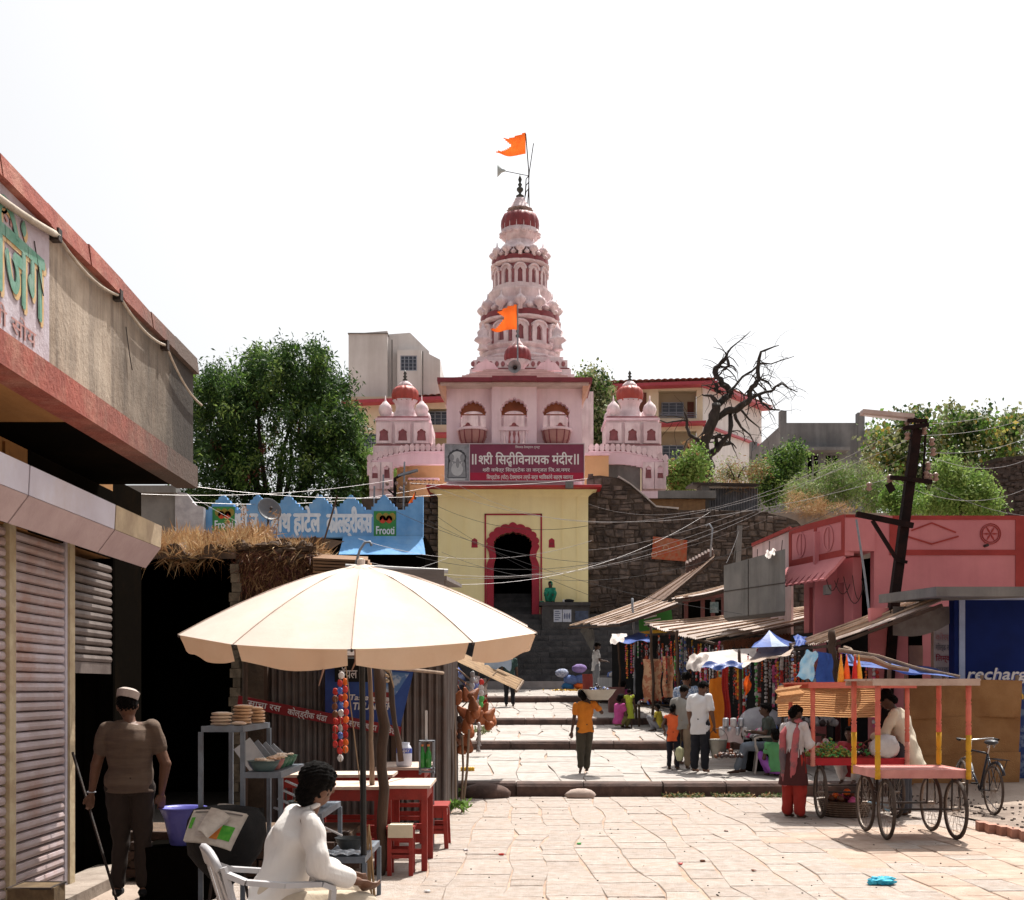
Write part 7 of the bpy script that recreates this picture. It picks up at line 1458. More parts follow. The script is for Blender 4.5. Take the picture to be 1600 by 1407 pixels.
tarp('blue_grey_hood','blue and grey cloth hood beside the small tent',[W(1242,1010,86),W(1258,1008,86),W(1262,998,80),W(1240,992,80)],8,8,M_tb,-.06,5)
tarp('blue_white_tarp','blue and white striped tarpaulin edge over the far stall',[W(955,1006,62),W(1016,1002,62),W(1012,990,58),W(958,992,58)],14,6,M_tb,.03,6)
tarp('crumpled_white_tarp','crumpled white plastic at the left end of the blue tarpaulin',[W(953,1008,63),W(974,1002,63),W(980,990,62),W(956,991,62)],8,6,M_tw,.0,7)
tarp('grey_side_cloth','grey cloth hanging at the near end of the far stall roof',[W(905,985,49),W(927,1024,49),W(929,985,49),W(915,980,49)],6,6,mat('grey_cloth',(.16,.16,.15),(.1,.1,.1)),.0,2,'cloth')
tarp('low_cloth_awning','low striped blue awning laid on logs above the rear cart',[W(1330,1040,104),W(1498,1060,106),W(1480,1050,96),W(1316,1018,98)],18,6,M_tb,.05,8)
lg=thing('log_awning','rough logs propping the low awning above the carts','log frame',W(1400,1040,104))
for a_,c_2,r in((W(1310,1016,101),W(1500,1058,105),.035),(W(1335,1027,105),W(1420,1047,107),.045),(W(1320,1012,98),W(1345,1030,104),.03),(W(1390,1035,100),W(1388,1110,100),.03)):
    b=MB();b.tube([a_,a_.lerp(c_2,.33)+Vector((0,0,.03)),a_.lerp(c_2,.66)-Vector((0,0,.02)),c_2],[r,r*1.1,r*.9,r*.7],7);b.build('log',M_wood2,lg)

# ---------------------------------------------------------------- goods of the right-hand stalls
FR=[(2.95,33.5),(3.35,30.5),(4.05,26.8),(4.5,23.2),(5.1,21.3)]
def frp(t):
    t*=len(FR)-1;i=min(int(t),len(FR)-2);f=t-i;return lerp(FR[i][0],FR[i+1][0],f),lerp(FR[i][1],FR[i+1][1],f)
zones=['at the far stall','at the second stall','under the wide tin roof','by the white awning','at the sweets stall']
CS=[['red','orange'],['white','brown'],['silver','dark'],['white','red'],['brown','orange'],['white','silver'],['pink','white'],['yellow','orange'],['blue','white'],['green','white'],['brown','dark'],['brown','silver'],['dark','red'],['silver','blue'],['red','white','yellow'],['pink','orange']]
cnt={};HS=[]
for k in range(170):
    t=R.random()**.9*.97;x,y=frp(t);d=R.uniform(.05,1.5);gz0=zt(y);kd=R.choice(['flat','flat','flat','card','card','bangle','ball','tassel']);c=R.choice(CS);n=R.randint(8,17);zn=zones[min(4,int(t*5))]
    w=R.uniform(.035,.065);lab='string of %s %s %s'%(' and '.join(c),{'flat':'packets','card':'carded toys','bangle':'bangles','ball':'beads','tassel':'tassels'}[kd],zn)
    cnt[lab]=cnt.get(lab,0)+1
    HS.append((lab,strand(x+d,y+R.uniform(-.3,.3),gz0+R.uniform(1.75,2.15),n,c,w,w*1.25,lab,group='hanging goods '+zn,kind=kd)))
for lab in[q for q in cnt if cnt[q]>1]:
    os_2=sorted((o for q,o in HS if q==lab),key=lambda o:o.location.x/o.location.y)
    for k,o in enumerate(os_2):o['label']=lab.replace('string of',['leftmost string of','second string of','third string of','fourth string of','fifth string of'][min(k,4)])
M_glow=mat('printed_cloth',(.42,.16,.09),(.55,.33,.2),scale=9,bump=.1,contrast=(.48,.52));M_och2=mat('orange_robe_cloth',(.70,.22,.02),(.6,.17,.015),scale=3,bump=.2,trans=.2)
tarp('patterned_cloth','orange patterned cloth hanging at the second stall',[W(1005,1098,63),W(1033,1098,63),W(1033,1030,63),W(1005,1030,63)],8,8,M_glow,0,1,'cloth',.0)
tarp('patterned_cloth','second orange patterned cloth right of the leftmost post',[W(1036,1090,64),W(1052,1090,64),W(1052,1026,64),W(1036,1026,64)],8,8,M_glow,0,2,'cloth',.0)
tarp('long_orange_cloth','long plain orange cloth hanging beside the man with the bucket',[W(1106,1158,84),W(1132,1160,84),W(1128,1058,82),W(1110,1062,82)],10,10,M_och2,0,3,'cloth',.01)
tarp('red_cloth','narrow red cloth right of the long orange one',[W(1131,1170,83),W(1142,1170,83),W(1138,1040,82),W(1128,1042,82)],6,8,pk('red'),0,4,'cloth',.01)
tarp('small_orange_bag','small glowing orange cloth hanging in the sweets stall',[W(1163,1092,85),W(1174,1078,85),W(1171,1052,85),W(1162,1060,85)],6,6,M_orange,0,5,'cloth',.02)
tarp('blue_plastic_bag','bright blue and white plastic bag hanging under the narrow tin roof',[W(1244,1058,98),W(1270,1064,98),W(1278,1020,98),W(1258,1016,98)],8,8,mat('sky_blue_bag',(.15,.45,.7),(.45,.6,.68),scale=5,bump=.2,trans=.2,rough=.4),0,6,'plastic bag',.02)
tarp('blue_sheet','dark blue sheet behind the hanging bags',[W(1275,1080,96),W(1305,1080,96),W(1300,1022,95),W(1278,1018,95)],6,6,M_tb,0,7,'sheet',.02)
for k,(u,c,l)in enumerate(((1314,'yellow','yellow pointed tassel bag above the rear cart'),(1323,'orange','orange pointed tassel bag above the rear cart'),(1336,'red','red and clear bag of toys above the rear cart'),(1342,'yellow','clear bag with yellow toys above the rear cart'))):
    b=MB();p=W(u,1068,107);b.lathe([(.05,0),(.055,.05),(.035,.22),(.012,.36),(.006,.42)],p,10,lobed(5,.1));tag(b.build('tassel_bag',pk(c),None,smooth=True),l,'bag','pointed bags above the rear cart')
# string of marigold-like fringe beneath the wide roof
b=MB()
for k in range(420):
    f=R.random();p=W(lerp(1125,1235,f),lerp(1003,990,f)+R.uniform(-1,3),73);b.tube([p,p-Vector((R.uniform(-.03,.03),0,R.uniform(.06,.2)))],.007,3,cap=False)
tag(b.build('dry_fringe',pk('brown')),kind='stuff')
# counters, heaps, boxes
def counter(label,x,y,w,d,h,m,rz=0.0,cloth=True,name='stall_table',cat='table',group='tables of the right-hand stalls'):
    z=zt(y-d/2);t=thing(name,label,cat,(x,y,z),group);b=MB();b.box((x,y,z+h-.015),(w,d,.03),rz);b.build('top',m,t)
    for sx in(-1,1):
        for sy in(-1,1):b=MB();c,s=math.cos(rz),math.sin(rz);px,py=sx*(w/2-.04),sy*(d/2-.04);b.box((x+px*c-py*s,y+px*s+py*c,z+h/2-.015),(.05,.05,h-.03),rz);b.build('leg',M_wood,t)
    if cloth:
        b=MB();N=48;P=[]
        for i in range(N):
            a=2*PI*i/N;ca,sa=math.cos(a),math.sin(a);k=1/max(abs(ca),abs(sa));P.append((ca*k*w/2*1.02,sa*k*d/2*1.02))
        for row,(zz,e)in enumerate(((h+.003,1),(h*.6,1.03),(h*.25,1.06))):
            for i,(px,py)in enumerate(P):q=e+(.02*math.sin(i*2.1)if row else 0);c,s=math.cos(rz),math.sin(rz);b.v.append((x+(px*c-py*s)*q,y+(px*s+py*c)*q,z+zz))
        for row in range(2):
            for i in range(N):b.f.append((row*N+i,(row+1)*N+i,(row+1)*N+(i+1)%N,row*N+(i+1)%N));b.m.append(0)
        b.f.append(tuple(range(N)));b.m.append(0);b.build('table_cloth',m,t,smooth=False)
    return z+h
zz=counter('white draped table before the far stall',3.1,37.2,.9,.7,.78,mat('sheer_white',(.5,.5,.5),(.38,.38,.4),scale=9,stretch=(3,1,.1)))
def heap(label,c,r,n,cols,sz,name='heap',cat='heap',kind='ball',group=None,item='item'):
    """a heap of n pieces in a cone, each its own part"""
    t=thing(name,label,cat,c,group);M_={}
    for k in range(n):
        a,q=R.uniform(0,2*PI),math.sqrt(R.random());h=(1-q)*r*.7*R.random();col=R.choice(cols)
        if col not in M_:
            b=MB();b.ball((0,0,0),(sz,sz*.8,sz*.75)if kind=='ball' else(sz,sz*.5,sz*1.2),7,5,jit=.1);o=b.build(item,pk(col),t,local=True,smooth=True);M_[col]=o.data
        else:o=bpy.data.objects.new(item,M_[col]);COL.objects.link(o);o.parent=t
        o.location=(q*r*math.cos(a),q*r*math.sin(a),sz*.7+h);o.rotation_euler=(R.uniform(-1,1),R.uniform(-1,1),R.uniform(0,6))
heap('blue cloth bundle heap on the white draped table',(3.2,37.1,zz+.01),.25,14,['blue','white'],.1,'cloth_heap','heap',item='bundle')
for k,(x,y,w,d,h,lab)in enumerate(((3.6,30.4,1.0,.8,.55,'low dark table at the second stall'),(4.2,27.6,1.0,.9,.5,'low dark table under the wide tin roof'),(4.75,24.4,.9,.9,.6,'dark table behind the bucket man'),(5.05,22.4,1.2,1.0,.62,'long table of the sweets stall'))):
    zz=counter(lab,x,y,w,d,h,M_wood,0,False)
    heap('mixed wares heaped on the %s'%lab,(x,y,zz),.42,46,R.sample(['white','silver','red','yellow','pink','dark','blue'],4),.055,'ware_heap','heap','flat','heaps of wares on right-hand tables',item='ware')
heap('pile of white sweet packets at the sweets stall front',(4.55,21.9,zt(21.9)+.55),.3,60,['white','white','silver','pink'],.06,'packet_pile','heap',item='packet')
heap('pile of clear bags on the back of the sweets stall',(5.5,22.6,zt(22)+.75),.5,80,['white','silver','silver','dark'],.085,'bag_pile','heap',item='bag')
heap('upper row of clear puffed bags in the sweets stall',(5.6,22.9,zt(22)+1.15),.45,50,['white','silver','pink'],.09,'bag_pile','heap',item='bag')
b=MB();b.ball((4.62,22.6,zt(22)+.8),(.42,.3,.3),20,12,jit=.03);tag(b.build('white_sack',mat('white_sack',(.42,.42,.45),(.34,.34,.38),bump=.3,scale=8),None,smooth=True),'big white bulging sack behind the sweets','sack')
b=MB();b.bx(4.18,4.62,21.45,21.95,zt(21.6),zt(21.6)+.54);tag(b.build('dark_chest',M_dark),'dark wooden chest under the white packets','chest')
tarp('pink_white_cloth','pinkish white cloth over the dark chest front',[W(1124,1158,89.5),W(1160,1162,89.5),W(1158,1132,89),W(1130,1135,89)],10,6,mat('pinkish_cloth',(.5,.4,.38),(.42,.3,.28)),0,1,'cloth',.02)
heap('heap of dark brown fruit in front of the chest',W(1140,1185,91)-Vector((0,0,.0)),.24,40,['brown','dark'],.045,'fruit_heap','heap',item='fruit')
for k in range(7):
    p=W(1128+k*6,1150-(k%2)*14,89);b=MB();b.lathe([(.05,0),(.055,.02),(.055,.13),(.05,.15),(.03,.155)],p,12);o=tag(b.build('steel_pot',M_plate if k%3 else pk('white'),None,smooth=True),'small lidded white and steel pot on the sweets stall, %s'%['first on the left','second','third','fourth','fifth','sixth','last on the right'][k],'pot','small pots at the sweets stall')
M_blu=mat('blue_sari_cloth',(.10,.16,.35),(.07,.1,.24),scale=6,bump=.3)
for k,(u,v,r,m,l)in enumerate(((878,1052,.24,mat('spotted_white',(.4,.42,.5),(.15,.18,.3),scale=16),'spotted white bundle at the stair foot'),(893,1063,.28,M_blu,'blue bundle at the stair foot'),(908,1062,.26,M_blu,'second blue bundle beside the red bin'),(905,1045,.25,mat('violet_cloth',(.22,.16,.36),(.16,.1,.25)),'violet wrapped bundle behind the blue ones'),(887,1073,.22,mat('peacock_cloth',(.03,.16,.36),(.02,.1,.25)),'deep blue flat bundle lowest at the stair foot'),(905,1072,.2,pk('orange'),'orange bundle beside the deep blue one'))):
    p=W(u,v,45.5);b=MB();b.ball(p,(r,r*.8,r*.62),12,8,jit=.08);tag(b.build('cloth_bundle',m,None,smooth=True),l,'bundle','bundles at the stair foot')
b=MB();p=W(921,1078,47);b.lathe([(.22,0),(.24,.5),(.25,.52)],p,16);tag(b.build('red_bin',mat('dull_red_bin',(.22,.04,.03),(.16,.03,.03))),'dull red bin beside the man in the white shirt','bin')
b=MB();p=W(963,1118,57);b.box(p+Vector((0,0,.35)),(.42,.4,.85));tag(b.build('brown_cabinet',M_ptm),'small brown cabinet at the corner of the second stall','cabinet')
for k,(u,v,c,l)in enumerate(((897,1080,'yellow','scattered marigold petals on the top terrace'),)):
    p=W(u,v,46);P_=np.stack([rng.normal(p.x,.35,200),rng.normal(p.y,.25,200),np.full(200,p.z+.03)],1);tag(leaves('marigold_petals',None,P_,pk('yellow'),.05,.03,0),kind='stuff')

# ---------------------------------------------------------------- blue recharge shop
SSh=93.0;YSh=F/SSh
def su(u):return(u-CX)/SSh
def sv(v):return CH+(HZ-v)/SSh
bsx=thing('blue_recharge_shop','dark blue painted shop front with white recharge lettering and a concrete canopy','shop',(su(1540),YSh,.1));M_bs=mat('royal_blue_paint',(.006,.018,.12),(.005,.014,.09),scale=2,bump=.1,rough=.6,spec=.1);M_bw=mat('pale_blue_frame',(.35,.42,.6),(.28,.34,.5),scale=4)
b=MB();b.bx(su(1507),su(1660),YSh,YSh+.2,0,sv(938));b.build('blue_panel',M_bs,bsx);b=MB();b.bx(su(1498),su(1507),YSh-.03,YSh+.2,0,sv(934));b.build('pale_frame',M_bw,bsx);b=MB();b.bx(su(1507.2),su(1660),YSh-.03,YSh+.2,sv(938)+.002,sv(934));b.build('pale_frame',M_bw,bsx);b=MB();b.bx(su(1491),su(1498),YSh-.01,YSh+.25,0,sv(934));b.build('blue_edge',M_bs,bsx)
lettering('recharge',mat('letter_shadow',(.08,.1,.3),(.06,.08,.25),bump=0),(su(1512.5),YSh,sv(1063)),X1,Z1,su(1618)-su(1512),.20,.05,bsx,.006,slant=.25);lettering('recharge',M_ink,(su(1511),YSh,sv(1062)),X1,Z1,su(1616)-su(1511),.20,.02,bsx,.012,slant=.25)
b=MB();A_,B_=W(1463,932,100),W(1389,937,93);b.hexa([A_,W(1660,932,100),W(1660,932,92),B_+Vector((.1,.9,0)),A_+Vector((0,0,.15)),W(1660,917,100),W(1660,932,92)+Vector((0,0,.15)),B_+Vector((.1,.9,.15))]);b.build('concrete_canopy',M_conc,bsx)
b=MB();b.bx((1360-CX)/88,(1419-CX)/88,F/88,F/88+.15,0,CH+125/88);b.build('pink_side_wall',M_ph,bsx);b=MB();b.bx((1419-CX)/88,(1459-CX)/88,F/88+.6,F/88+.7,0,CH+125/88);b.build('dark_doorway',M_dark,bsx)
b=MB();b.bx((1459-CX)/88,(1492-CX)/88,F/88,F/88+.15,0,CH+125/88);b.build('painted_pier',mat('cream_pier',(.42,.36,.32),(.34,.28,.25),scale=4,dirt=.3),bsx)
def p8(u):return(u-CX)/88
def v8(v):return CH+(HZ-v)/88
for s_,v,m in(('कोल्ड',1000,M_rp),('गोल्ड स्प',1016,M_nink),('िलम्का',1033,M_bred),('माझा',1051,M_nink)):lettering(s_,m,(p8(1462),F/88,v8(v)),X1,Z1,p8(1489)-p8(1462),.10,.015,bsx)
b=MB();b.bx(p8(1429),p8(1451),F/88+.3,F/88+.33,v8(1040),v8(1008));b.build('notice_sheet',mat('notice_pink',(.3,.2,.16),(.25,.16,.13)),bsx)
b=MB();b.sheet(lambda p,q:W(lerp(1395,1492,p),lerp(950+25*(1-p),948,q)+lerp(0,30,(1-q))*(.6+.4*math.sin(p*3)),92),10,5);b.build('shade_cloth',mat('grey_canopy_cloth',(.2,.18,.17),(.13,.11,.1)),bsx)
q=MB();q.bx(W(1574,0,97).x,W(1640,0,97).x,F/97,F/97+.04,.15,CH+0.05);rb_=tag(q.build('blue_poster_board',mat('navy_board',(.02,.04,.14),(.12,.16,.25),scale=8,contrast=(.5,.6),bump=0)),'dark blue advertising board at the right edge beside the sackcloth','board')
lettering('h',pk('yellow'),(W(1592,0,97).x,F/97,CH-.18),X1,Z1,None,.13,.03,rb_)
# sackcloth screen
hs2=thing('sackcloth_screen','brown sackcloth screen stretched on poles behind the carts','screen',W(1500,1230,100));M_hes=mat('sackcloth',(.36,.19,.08),(.27,.13,.05),scale=2.2,bump=.5,bscale=60,rough=.95,trans=.15,dirt=.3,dcol=(.18,.09,.04))
xs0,xs1=W(1412,0,99).x,W(1592,0,99).x
for z0,z1,o in((.12,.72,.02),(.70,1.3,.0),(1.28,1.86,.025)):
    b=MB();b.sheet(lambda p,q:(lerp(xs0,xs1,p)+.03*q*(p>.9),F/99-o+.03*math.sin(p*7+z0*3)-.012*math.sin(q*PI),lerp(z0,z1,q)-.03*math.sin(p*5+z0)*(1 if 0<q<1 else.6)),40,6);b.build('cloth_strip',M_hes,hs2,smooth=True)
for f in(0.02,.35,.68,.985):b=MB();x=lerp(xs0,xs1,f);b.tube([(x,F/99+.06,0),(x+.02,F/99+.06,1.95)],.03,6);b.build('screen_pole',M_wood2,hs2)

# ---------------------------------------------------------------- wheeled hand carts
M_cp=mat('cart_pink',(.60,.27,.24),(.5,.2,.18),scale=5,bump=.15,dirt=.3,dcol=(.35,.2,.16));M_co=mat('cart_post_orange',(.62,.17,.12),(.52,.12,.09),scale=5,bump=.15);M_cy=mat('cart_post_yellow',(.62,.34,.03),(.5,.26,.02),scale=5,bump=.15);M_cr=mat('cart_red',(.40,.02,.03),(.3,.02,.02),scale=5,bump=.15);M_tyre=mat('tyre',(.05,.038,.032),(.08,.055,.042),scale=12,bump=.3);M_rim=mat('rim',(.28,.24,.21),(.18,.13,.1),scale=12,rough=.5,metal=.5)
def wheel(parent,c,r,rz=0.0,tyre=.022,name='wheel',spokes=24):
    """wheel in the plane through Y (rolling) and Z, turned rz about Z"""
    m=Matrix.Rotation(rz,3,'Z');c=Vector(c)
    def P(a,rr,x=0):return c+m@Vector((x,rr*math.cos(a),rr*math.sin(a)))
    w=thing(name,None,None,c);w.parent=parent;w.location=c-Vector(ORG[parent.name]);N=32
    b=MB();b.tube([P(2*PI*i/N,r-tyre)for i in range(N+1)],tyre,7,cap=False);b.build('tyre',M_tyre,w,smooth=True)
    b=MB();b.tube([P(2*PI*i/N,r-tyre*2.1)for i in range(N+1)],tyre*.5,5,cap=False);b.build('rim',M_rim,w,smooth=True)
    b=MB();b.tube([c+m@Vector((-.045,0,0)),c+m@Vector((.045,0,0))],.02,8);b.build('hub',M_rim,w)
    for k in range(spokes):b=MB();a=2*PI*k/spokes;b.tube([P(a+.25*(-1)**k,.02,.03*(-1)**k),P(a,r-tyre*2)],.0022,3,cap=False);b.build('spoke',M_rim,w)
def cart(name,label,x0,x1,y0,y1,zp,zr,zf=0.0,postc=(M_co,M_cy),deck=M_cp,roofm=M_cp,group='four-wheeled hand carts',split=.45,roofx=(.0,.0)):
    t=thing(name,label,'hand cart',((x0+x1)/2,(y0+y1)/2,zf),group);n=7
    for k in range(n):b=MB();a0,a1=lerp(y0,y1,k/n),lerp(y0,y1,(k+1)/n);b.bx(x0,x1,a0+.003,a1-.003,zp-.02,zp+R.uniform(-.003,.003));b.build('plank',deck,t)
    for(a,c,d,e)in((x0-.02,x1+.02,y0-.03,y0-.001),(x0-.02,x1+.02,y1+.001,y1+.03)):b=MB();b.bx(a,c,d,e,zp-.09,zp+.006);b.build('side_rail',deck,t)
    for x in(x0-.021,x1+.0):b=MB();b.bx(x,x+.021,y0,y1,zp-.09,zp+.005);b.build('end_rail',deck,t)
    for x in(x0+.12,x1-.12):
        for y in(y0+.02,y1-.02):
            wheel(t,(x,y,zf+.35),.35,R.uniform(-.03,.03)-.0)
            for sx in(-.05,.05):b=MB();b.beam((x+sx,y,zf+.35),(x+sx*.8,y,zp-.02),.02,.006,(0,1,0));b.build('fork',M_iron,t)
    for y in(y0+.02,y1-.02):b=MB();b.tube([(x0+.12,y,zf+.35),(x1-.12,y,zf+.35)],.014,6);b.build('axle',M_iron,t)
    for(x,y)in((x0,y0),(x1-.0,y0),(x0,y1),(x1-.0,y1)):
        zs=lerp(zp-.1,zr,split);yy=y-.05 if y==y0 else y+.05
        prof=[(.030,0),(.030,.15),(.022,.17),(.034,.2),(.022,.23),(.03,.26),(.03,.55),(.022,.57),(.033,.6),(.022,.63),(.03,.68),(.03,1)]
        for z0,z1,m in((zp-.1,zs,postc[1]),(zs,zr,postc[0])):
            b=MB();b.lathe([(r*1.1,lerp(z0,z1,q))for r,q in prof],(x,yy,0),8);b.build('post',m,t,smooth=True)
    rx0,rx1=x0-.1-roofx[0],x1+.12+roofx[1]
    for k in range(6):b=MB();a0,a1=lerp(y0-.12,y1+.12,k/6),lerp(y0-.12,y1+.12,(k+1)/6);b.bx(rx0+R.uniform(-.01,.01),rx1+R.uniform(-.01,.01),a0,a1-.004,zr+.001,zr+.022+R.uniform(0,.004));b.build('roof_plank',roofm,t)
    b=MB();b.bx(rx0+.02,rx1-.02,y0-.14,y0-.121,zr-.055,zr+.02);b.build('roof_fascia',roofm,t);b=MB();b.bx(rx0+.02,rx1-.02,y1+.121,y1+.14,zr-.055,zr+.02);b.build('roof_fascia',roofm,t)
    return t
c1=cart('hand_cart','empty pink hand cart with orange and yellow posts, nearest on the right',4.19,5.23,13.98,14.85,.80,1.83,roofm=mat('cart_roof',(.48,.36,.30),(.38,.27,.22),scale=5,bump=.2))
b=MB();b.tube([(4.28,14.0,.36),(4.32,13.94,.34),(4.42,14.3,.37),(4.33,14.8,.36)],.012,5);tag(b.build('wheel_rope',mat('blue_rope',(.25,.38,.45),(.2,.3,.38))),'pale blue rope tied between the left wheels of the empty cart','rope')
c2=cart('hand_cart','red hand cart heaped with greens under a cane blind, behind the empty cart',4.02,5.28,16.3,17.5,.80,1.80,postc=(M_co,mat('post_salmon',(.6,.25,.2),(.5,.2,.16))),deck=M_cr,roofm=M_co,split=.3)
# cane blind on rear cart
cbm=thing('cane_blind','woven straw blind hanging behind the rear cart','blind',(4.6,17.6,1.3));M_cane=mat('cane',(.60,.34,.17),(.45,.24,.11),scale=9,bump=.4,bscale=50,stretch=(.4,1,4),trans=.45)
for k in range(14):b=MB();z=1.78-k*.032;b.sheet(lambda p,q:(lerp(3.85,5.3,p),17.62+.02*math.sin(p*9)-.01*math.sin(q*PI),z-.033*q+.012*math.sin(p*6)),16,2);b.build('cane_strip',M_cane,cbm)
b=MB();b.sheet(lambda p,q:(3.84-.04*math.sin(q*9),lerp(16.1,17.6,p),1.79-.22*q-.05*p),10,6);b.build('side_flap',M_cane,cbm)
heap('heap of green grapes on the rear cart',(4.35,16.7,.81),.36,260,['grape','grape','green'],.02,'grape_heap','produce heap',item='grape')
heap('pink and white wrapped wares on the far side of the rear cart',(4.45,17.2,.81),.28,40,['pink','white','red','green'],.055,'ware_heap','heap',item='ware')
heap('dark fruit heap in the middle of the rear cart',(4.85,16.9,.81),.2,50,['dark','green','brown'],.03,'fruit_heap','produce heap',item='fruit')
b=MB();b.ball((5.02,16.36,.95),(.21,.12,.17),16,10,jit=.11);tag(b.build('white_plastic_bag',mat('bag_plastic',(.55,.53,.52),(.45,.43,.43),scale=6,bump=.4,rough=.35),None,smooth=True),'big white plastic bag hanging at the right end of the rear cart','plastic bag')
bk2=thing('wicker_basket','dark wicker basket with fruit under the rear cart','basket',(4.55,16.5,0));b=MB();b.lathe([(.3,0),(.36,.2),(.38,.22),(.34,.19),(.28,.02)],(4.55,16.6,0),24,cap=False);b.build('basket_shell',M_wood,bk2)
for k in range(7):b=MB();b.tube([(4.55+(.3+.01*k+.006)*math.cos(a),16.6+(.3+.01*k+.006)*math.sin(a),.03+k*.03)for a in[2*PI*i/20 for i in range(21)]],.009,4,cap=False);b.build('wicker_ring',M_wood2,bk2)
heap('pink and brown papaya pieces in the wicker basket',(4.55,16.6,.15),.26,16,['pink','brown','orange'],.06,'papaya_heap','produce heap',item='fruit')
# bicycle
def bicycle(x,y,z):
    t=thing('bicycle','old black roadster bicycle leaning beside the sackcloth screen','bicycle',(x,y,z));ln=.10
    def P(dy,h,dx=0.0):return Vector((x+dx+ln*h,y+dy,z+h))
    for dy,nm in((0,'wheel'),(1.12,'wheel')):wheel(t,P(dy,.34),.34,.0 if dy==0 else-.18,.018,spokes=28)
    M_bf=mat('bicycle_paint',(.012,.014,.02),(.02,.02,.03),rough=.3,bump=0);M_chr=mat('chrome',(.5,.5,.5),(.4,.4,.4),metal=.9,rough=.25,bump=0)
    bb,st,hd,hd2=P(.47,.30),P(.32,.82),P(.95,.84),P(.99,.68)
    for a,c,r in((bb,st,.016),(st,hd,.014),(bb,hd2,.017),(hd2,hd,.018),(P(0,.34,.05),bb,.01),(P(0,.34,-.05),bb,.01),(P(0,.34,.05),st,.009),(P(0,.34,-.05),st,.009),(hd2,P(1.12,.34,.05),.012),(hd2,P(1.12,.34,-.05),.012)):
        b=MB();b.tube([a,c],r,7);b.build('frame_tube',M_bf,t,smooth=True)
    b=MB();b.tube([st,P(.29,.95)],.012,6);b.build('seat_post',M_chr,t);b=MB();b.ball(P(.24,.98),(.085,.14,.04),12,7);b.ball(P(.36,.975),(.03,.1,.03),10,6);b.build('saddle',mat('saddle_black',(.03,.03,.035),(.05,.05,.055),rough=.4),t,smooth=True)
    for dx in(-.04,.04):b=MB();b.tube([P(.24+.03*math.cos(a),.93+.025*math.sin(a),dx)for a in[PI*i/4 for i in range(9)]],.005,4);b.build('saddle_spring',M_chr,t)
    b=MB();b.tube([hd,P(.97,.98)],.012,6);b.tube([P(.74,1.0,-.27),P(.86,1.01,-.25),P(.97,.99,-.1),P(.97,.98,0),P(.97,.99,.1),P(.86,1.01,.25),P(.74,1.0,.27)],.012,6);b.build('handlebar',M_chr,t,smooth=True)
    for s_ in(-1,1):b=MB();b.tube([P(.80,1.003,s_*.262),P(.68,.995,s_*.275)],.017,7);b.build('grip',M_blk,t)
    for dy,a0,a1 in((0,.1,2.5),(1.12,.5,2.9)):b=MB();b.tube([P(dy+.375*math.cos(a),.34+.375*math.sin(a))for a in[lerp(a0,a1,i/12)for i in range(13)]],.022,5);b.build('mudguard',M_chr if dy else M_bf,t,smooth=True)
    for i in range(5):b=MB();b.beam(P(-.28,.76,-.06+i*.03),P(.2,.76,-.06+i*.03),.008);b.build('carrier_bar',M_bf,t)
    for s_ in(-1,1):b=MB();b.beam(P(-.2,.76,s_*.06),P(0,.36,s_*.06),.008);b.build('carrier_stay',M_bf,t)
    b=MB();b.lathe([(.095,-.004),(.095,.004)],(0,0,0),20);rot=Matrix.Rotation(PI/2,3,'Y');b.v=[tuple(rot@Vector(p)+bb+Vector((.05,0,0)))for p in b.v];b.build('chainring',M_chr,t)
    for s_,a in((1,-.7),(-1,2.4)):e=bb+Vector((s_*.07,.16*math.cos(a),.16*math.sin(a)));b=MB();b.tube([bb+Vector((s_*.06,0,0)),e],.008,5);b.build('crank',M_chr,t);b=MB();b.box(e+Vector((s_*.05,0,0)),(.09,.06,.02));b.build('pedal',M_blk,t)
    b=MB();b.tube([bb,P(.3,.01,.22)],.008,5);b.build('kickstand',M_chr,t);return t
bicycle(6.50,16.5,.02)
# kerb and dirt strip right, rubbish
M_gravel=mat('gravel_dirt',(.30,.235,.19),(.2,.15,.12),scale=5,bump=.9,bscale=40,dirt=.4,dcol=(.14,.1,.08));b=MB();b.sheet(lambda p,q:(lerp(5.7+.25*math.sin(q*7)+.9*q,16,p),lerp(12.6,19.55,q),.012+.10*min(1,p*6)+.015*math.sin(p*30+q*17)),40,24);tag(b.build('dirt_verge',M_gravel),kind='structure')
for k in range(60):
    pass
kb=thing('brick_kerb','crooked line of reddish kerb bricks at the right edge','kerb',(6.2,14,0))
for k in range(11):b=MB();f=k/10;p=Vector((lerp(5.75,6.15,f)+R.uniform(-.02,.02),lerp(14.9,12.6,f),.05));b.box(p,(.12,.22,.12),-.15+R.uniform(-.1,.1));b.build('brick',mat('kerb_brick',(.38,.2,.15),(.28,.14,.1),scale=8,bump=.4,var=.2),kb)
b=MB()
for k in range(500):p=(R.uniform(5.8,9.5),R.uniform(12.8,19.3));s_=R.uniform(.008,.03);b.box((p[0],p[1],.11+s_*.3),(s_*1.5,s_,s_*.8),R.uniform(0,3))
for k in range(260):x=R.uniform(-2.3,6);y=R.uniform(8.5,19.3);s_=R.uniform(.004,.012);b.box((x,y,.006),(s_*1.6,s_,s_*.8),R.uniform(0,3))
tag(b.build('pebbles',M_rubble),kind='stuff')
bgp=thing('blue_litter_bag','crumpled bright blue plastic bag lying on the paving','plastic bag',W(1378,1382,175.5));p=W(1378,1382,175.5);b=MB();b.ball((p.x,p.y,.035),(.12,.07,.035),18,9,jit=.28);b.build('bag_film',mat('cyan_film',(.03,.42,.62),(.1,.6,.75),scale=20,rough=.25,bump=.5,trans=.2),bgp);b=MB();b.ball((p.x-.09,p.y-.02,.025),(.05,.05,.028),12,7,jit=.3);b.build('bag_knot',MATS['cyan_film'],bgp)
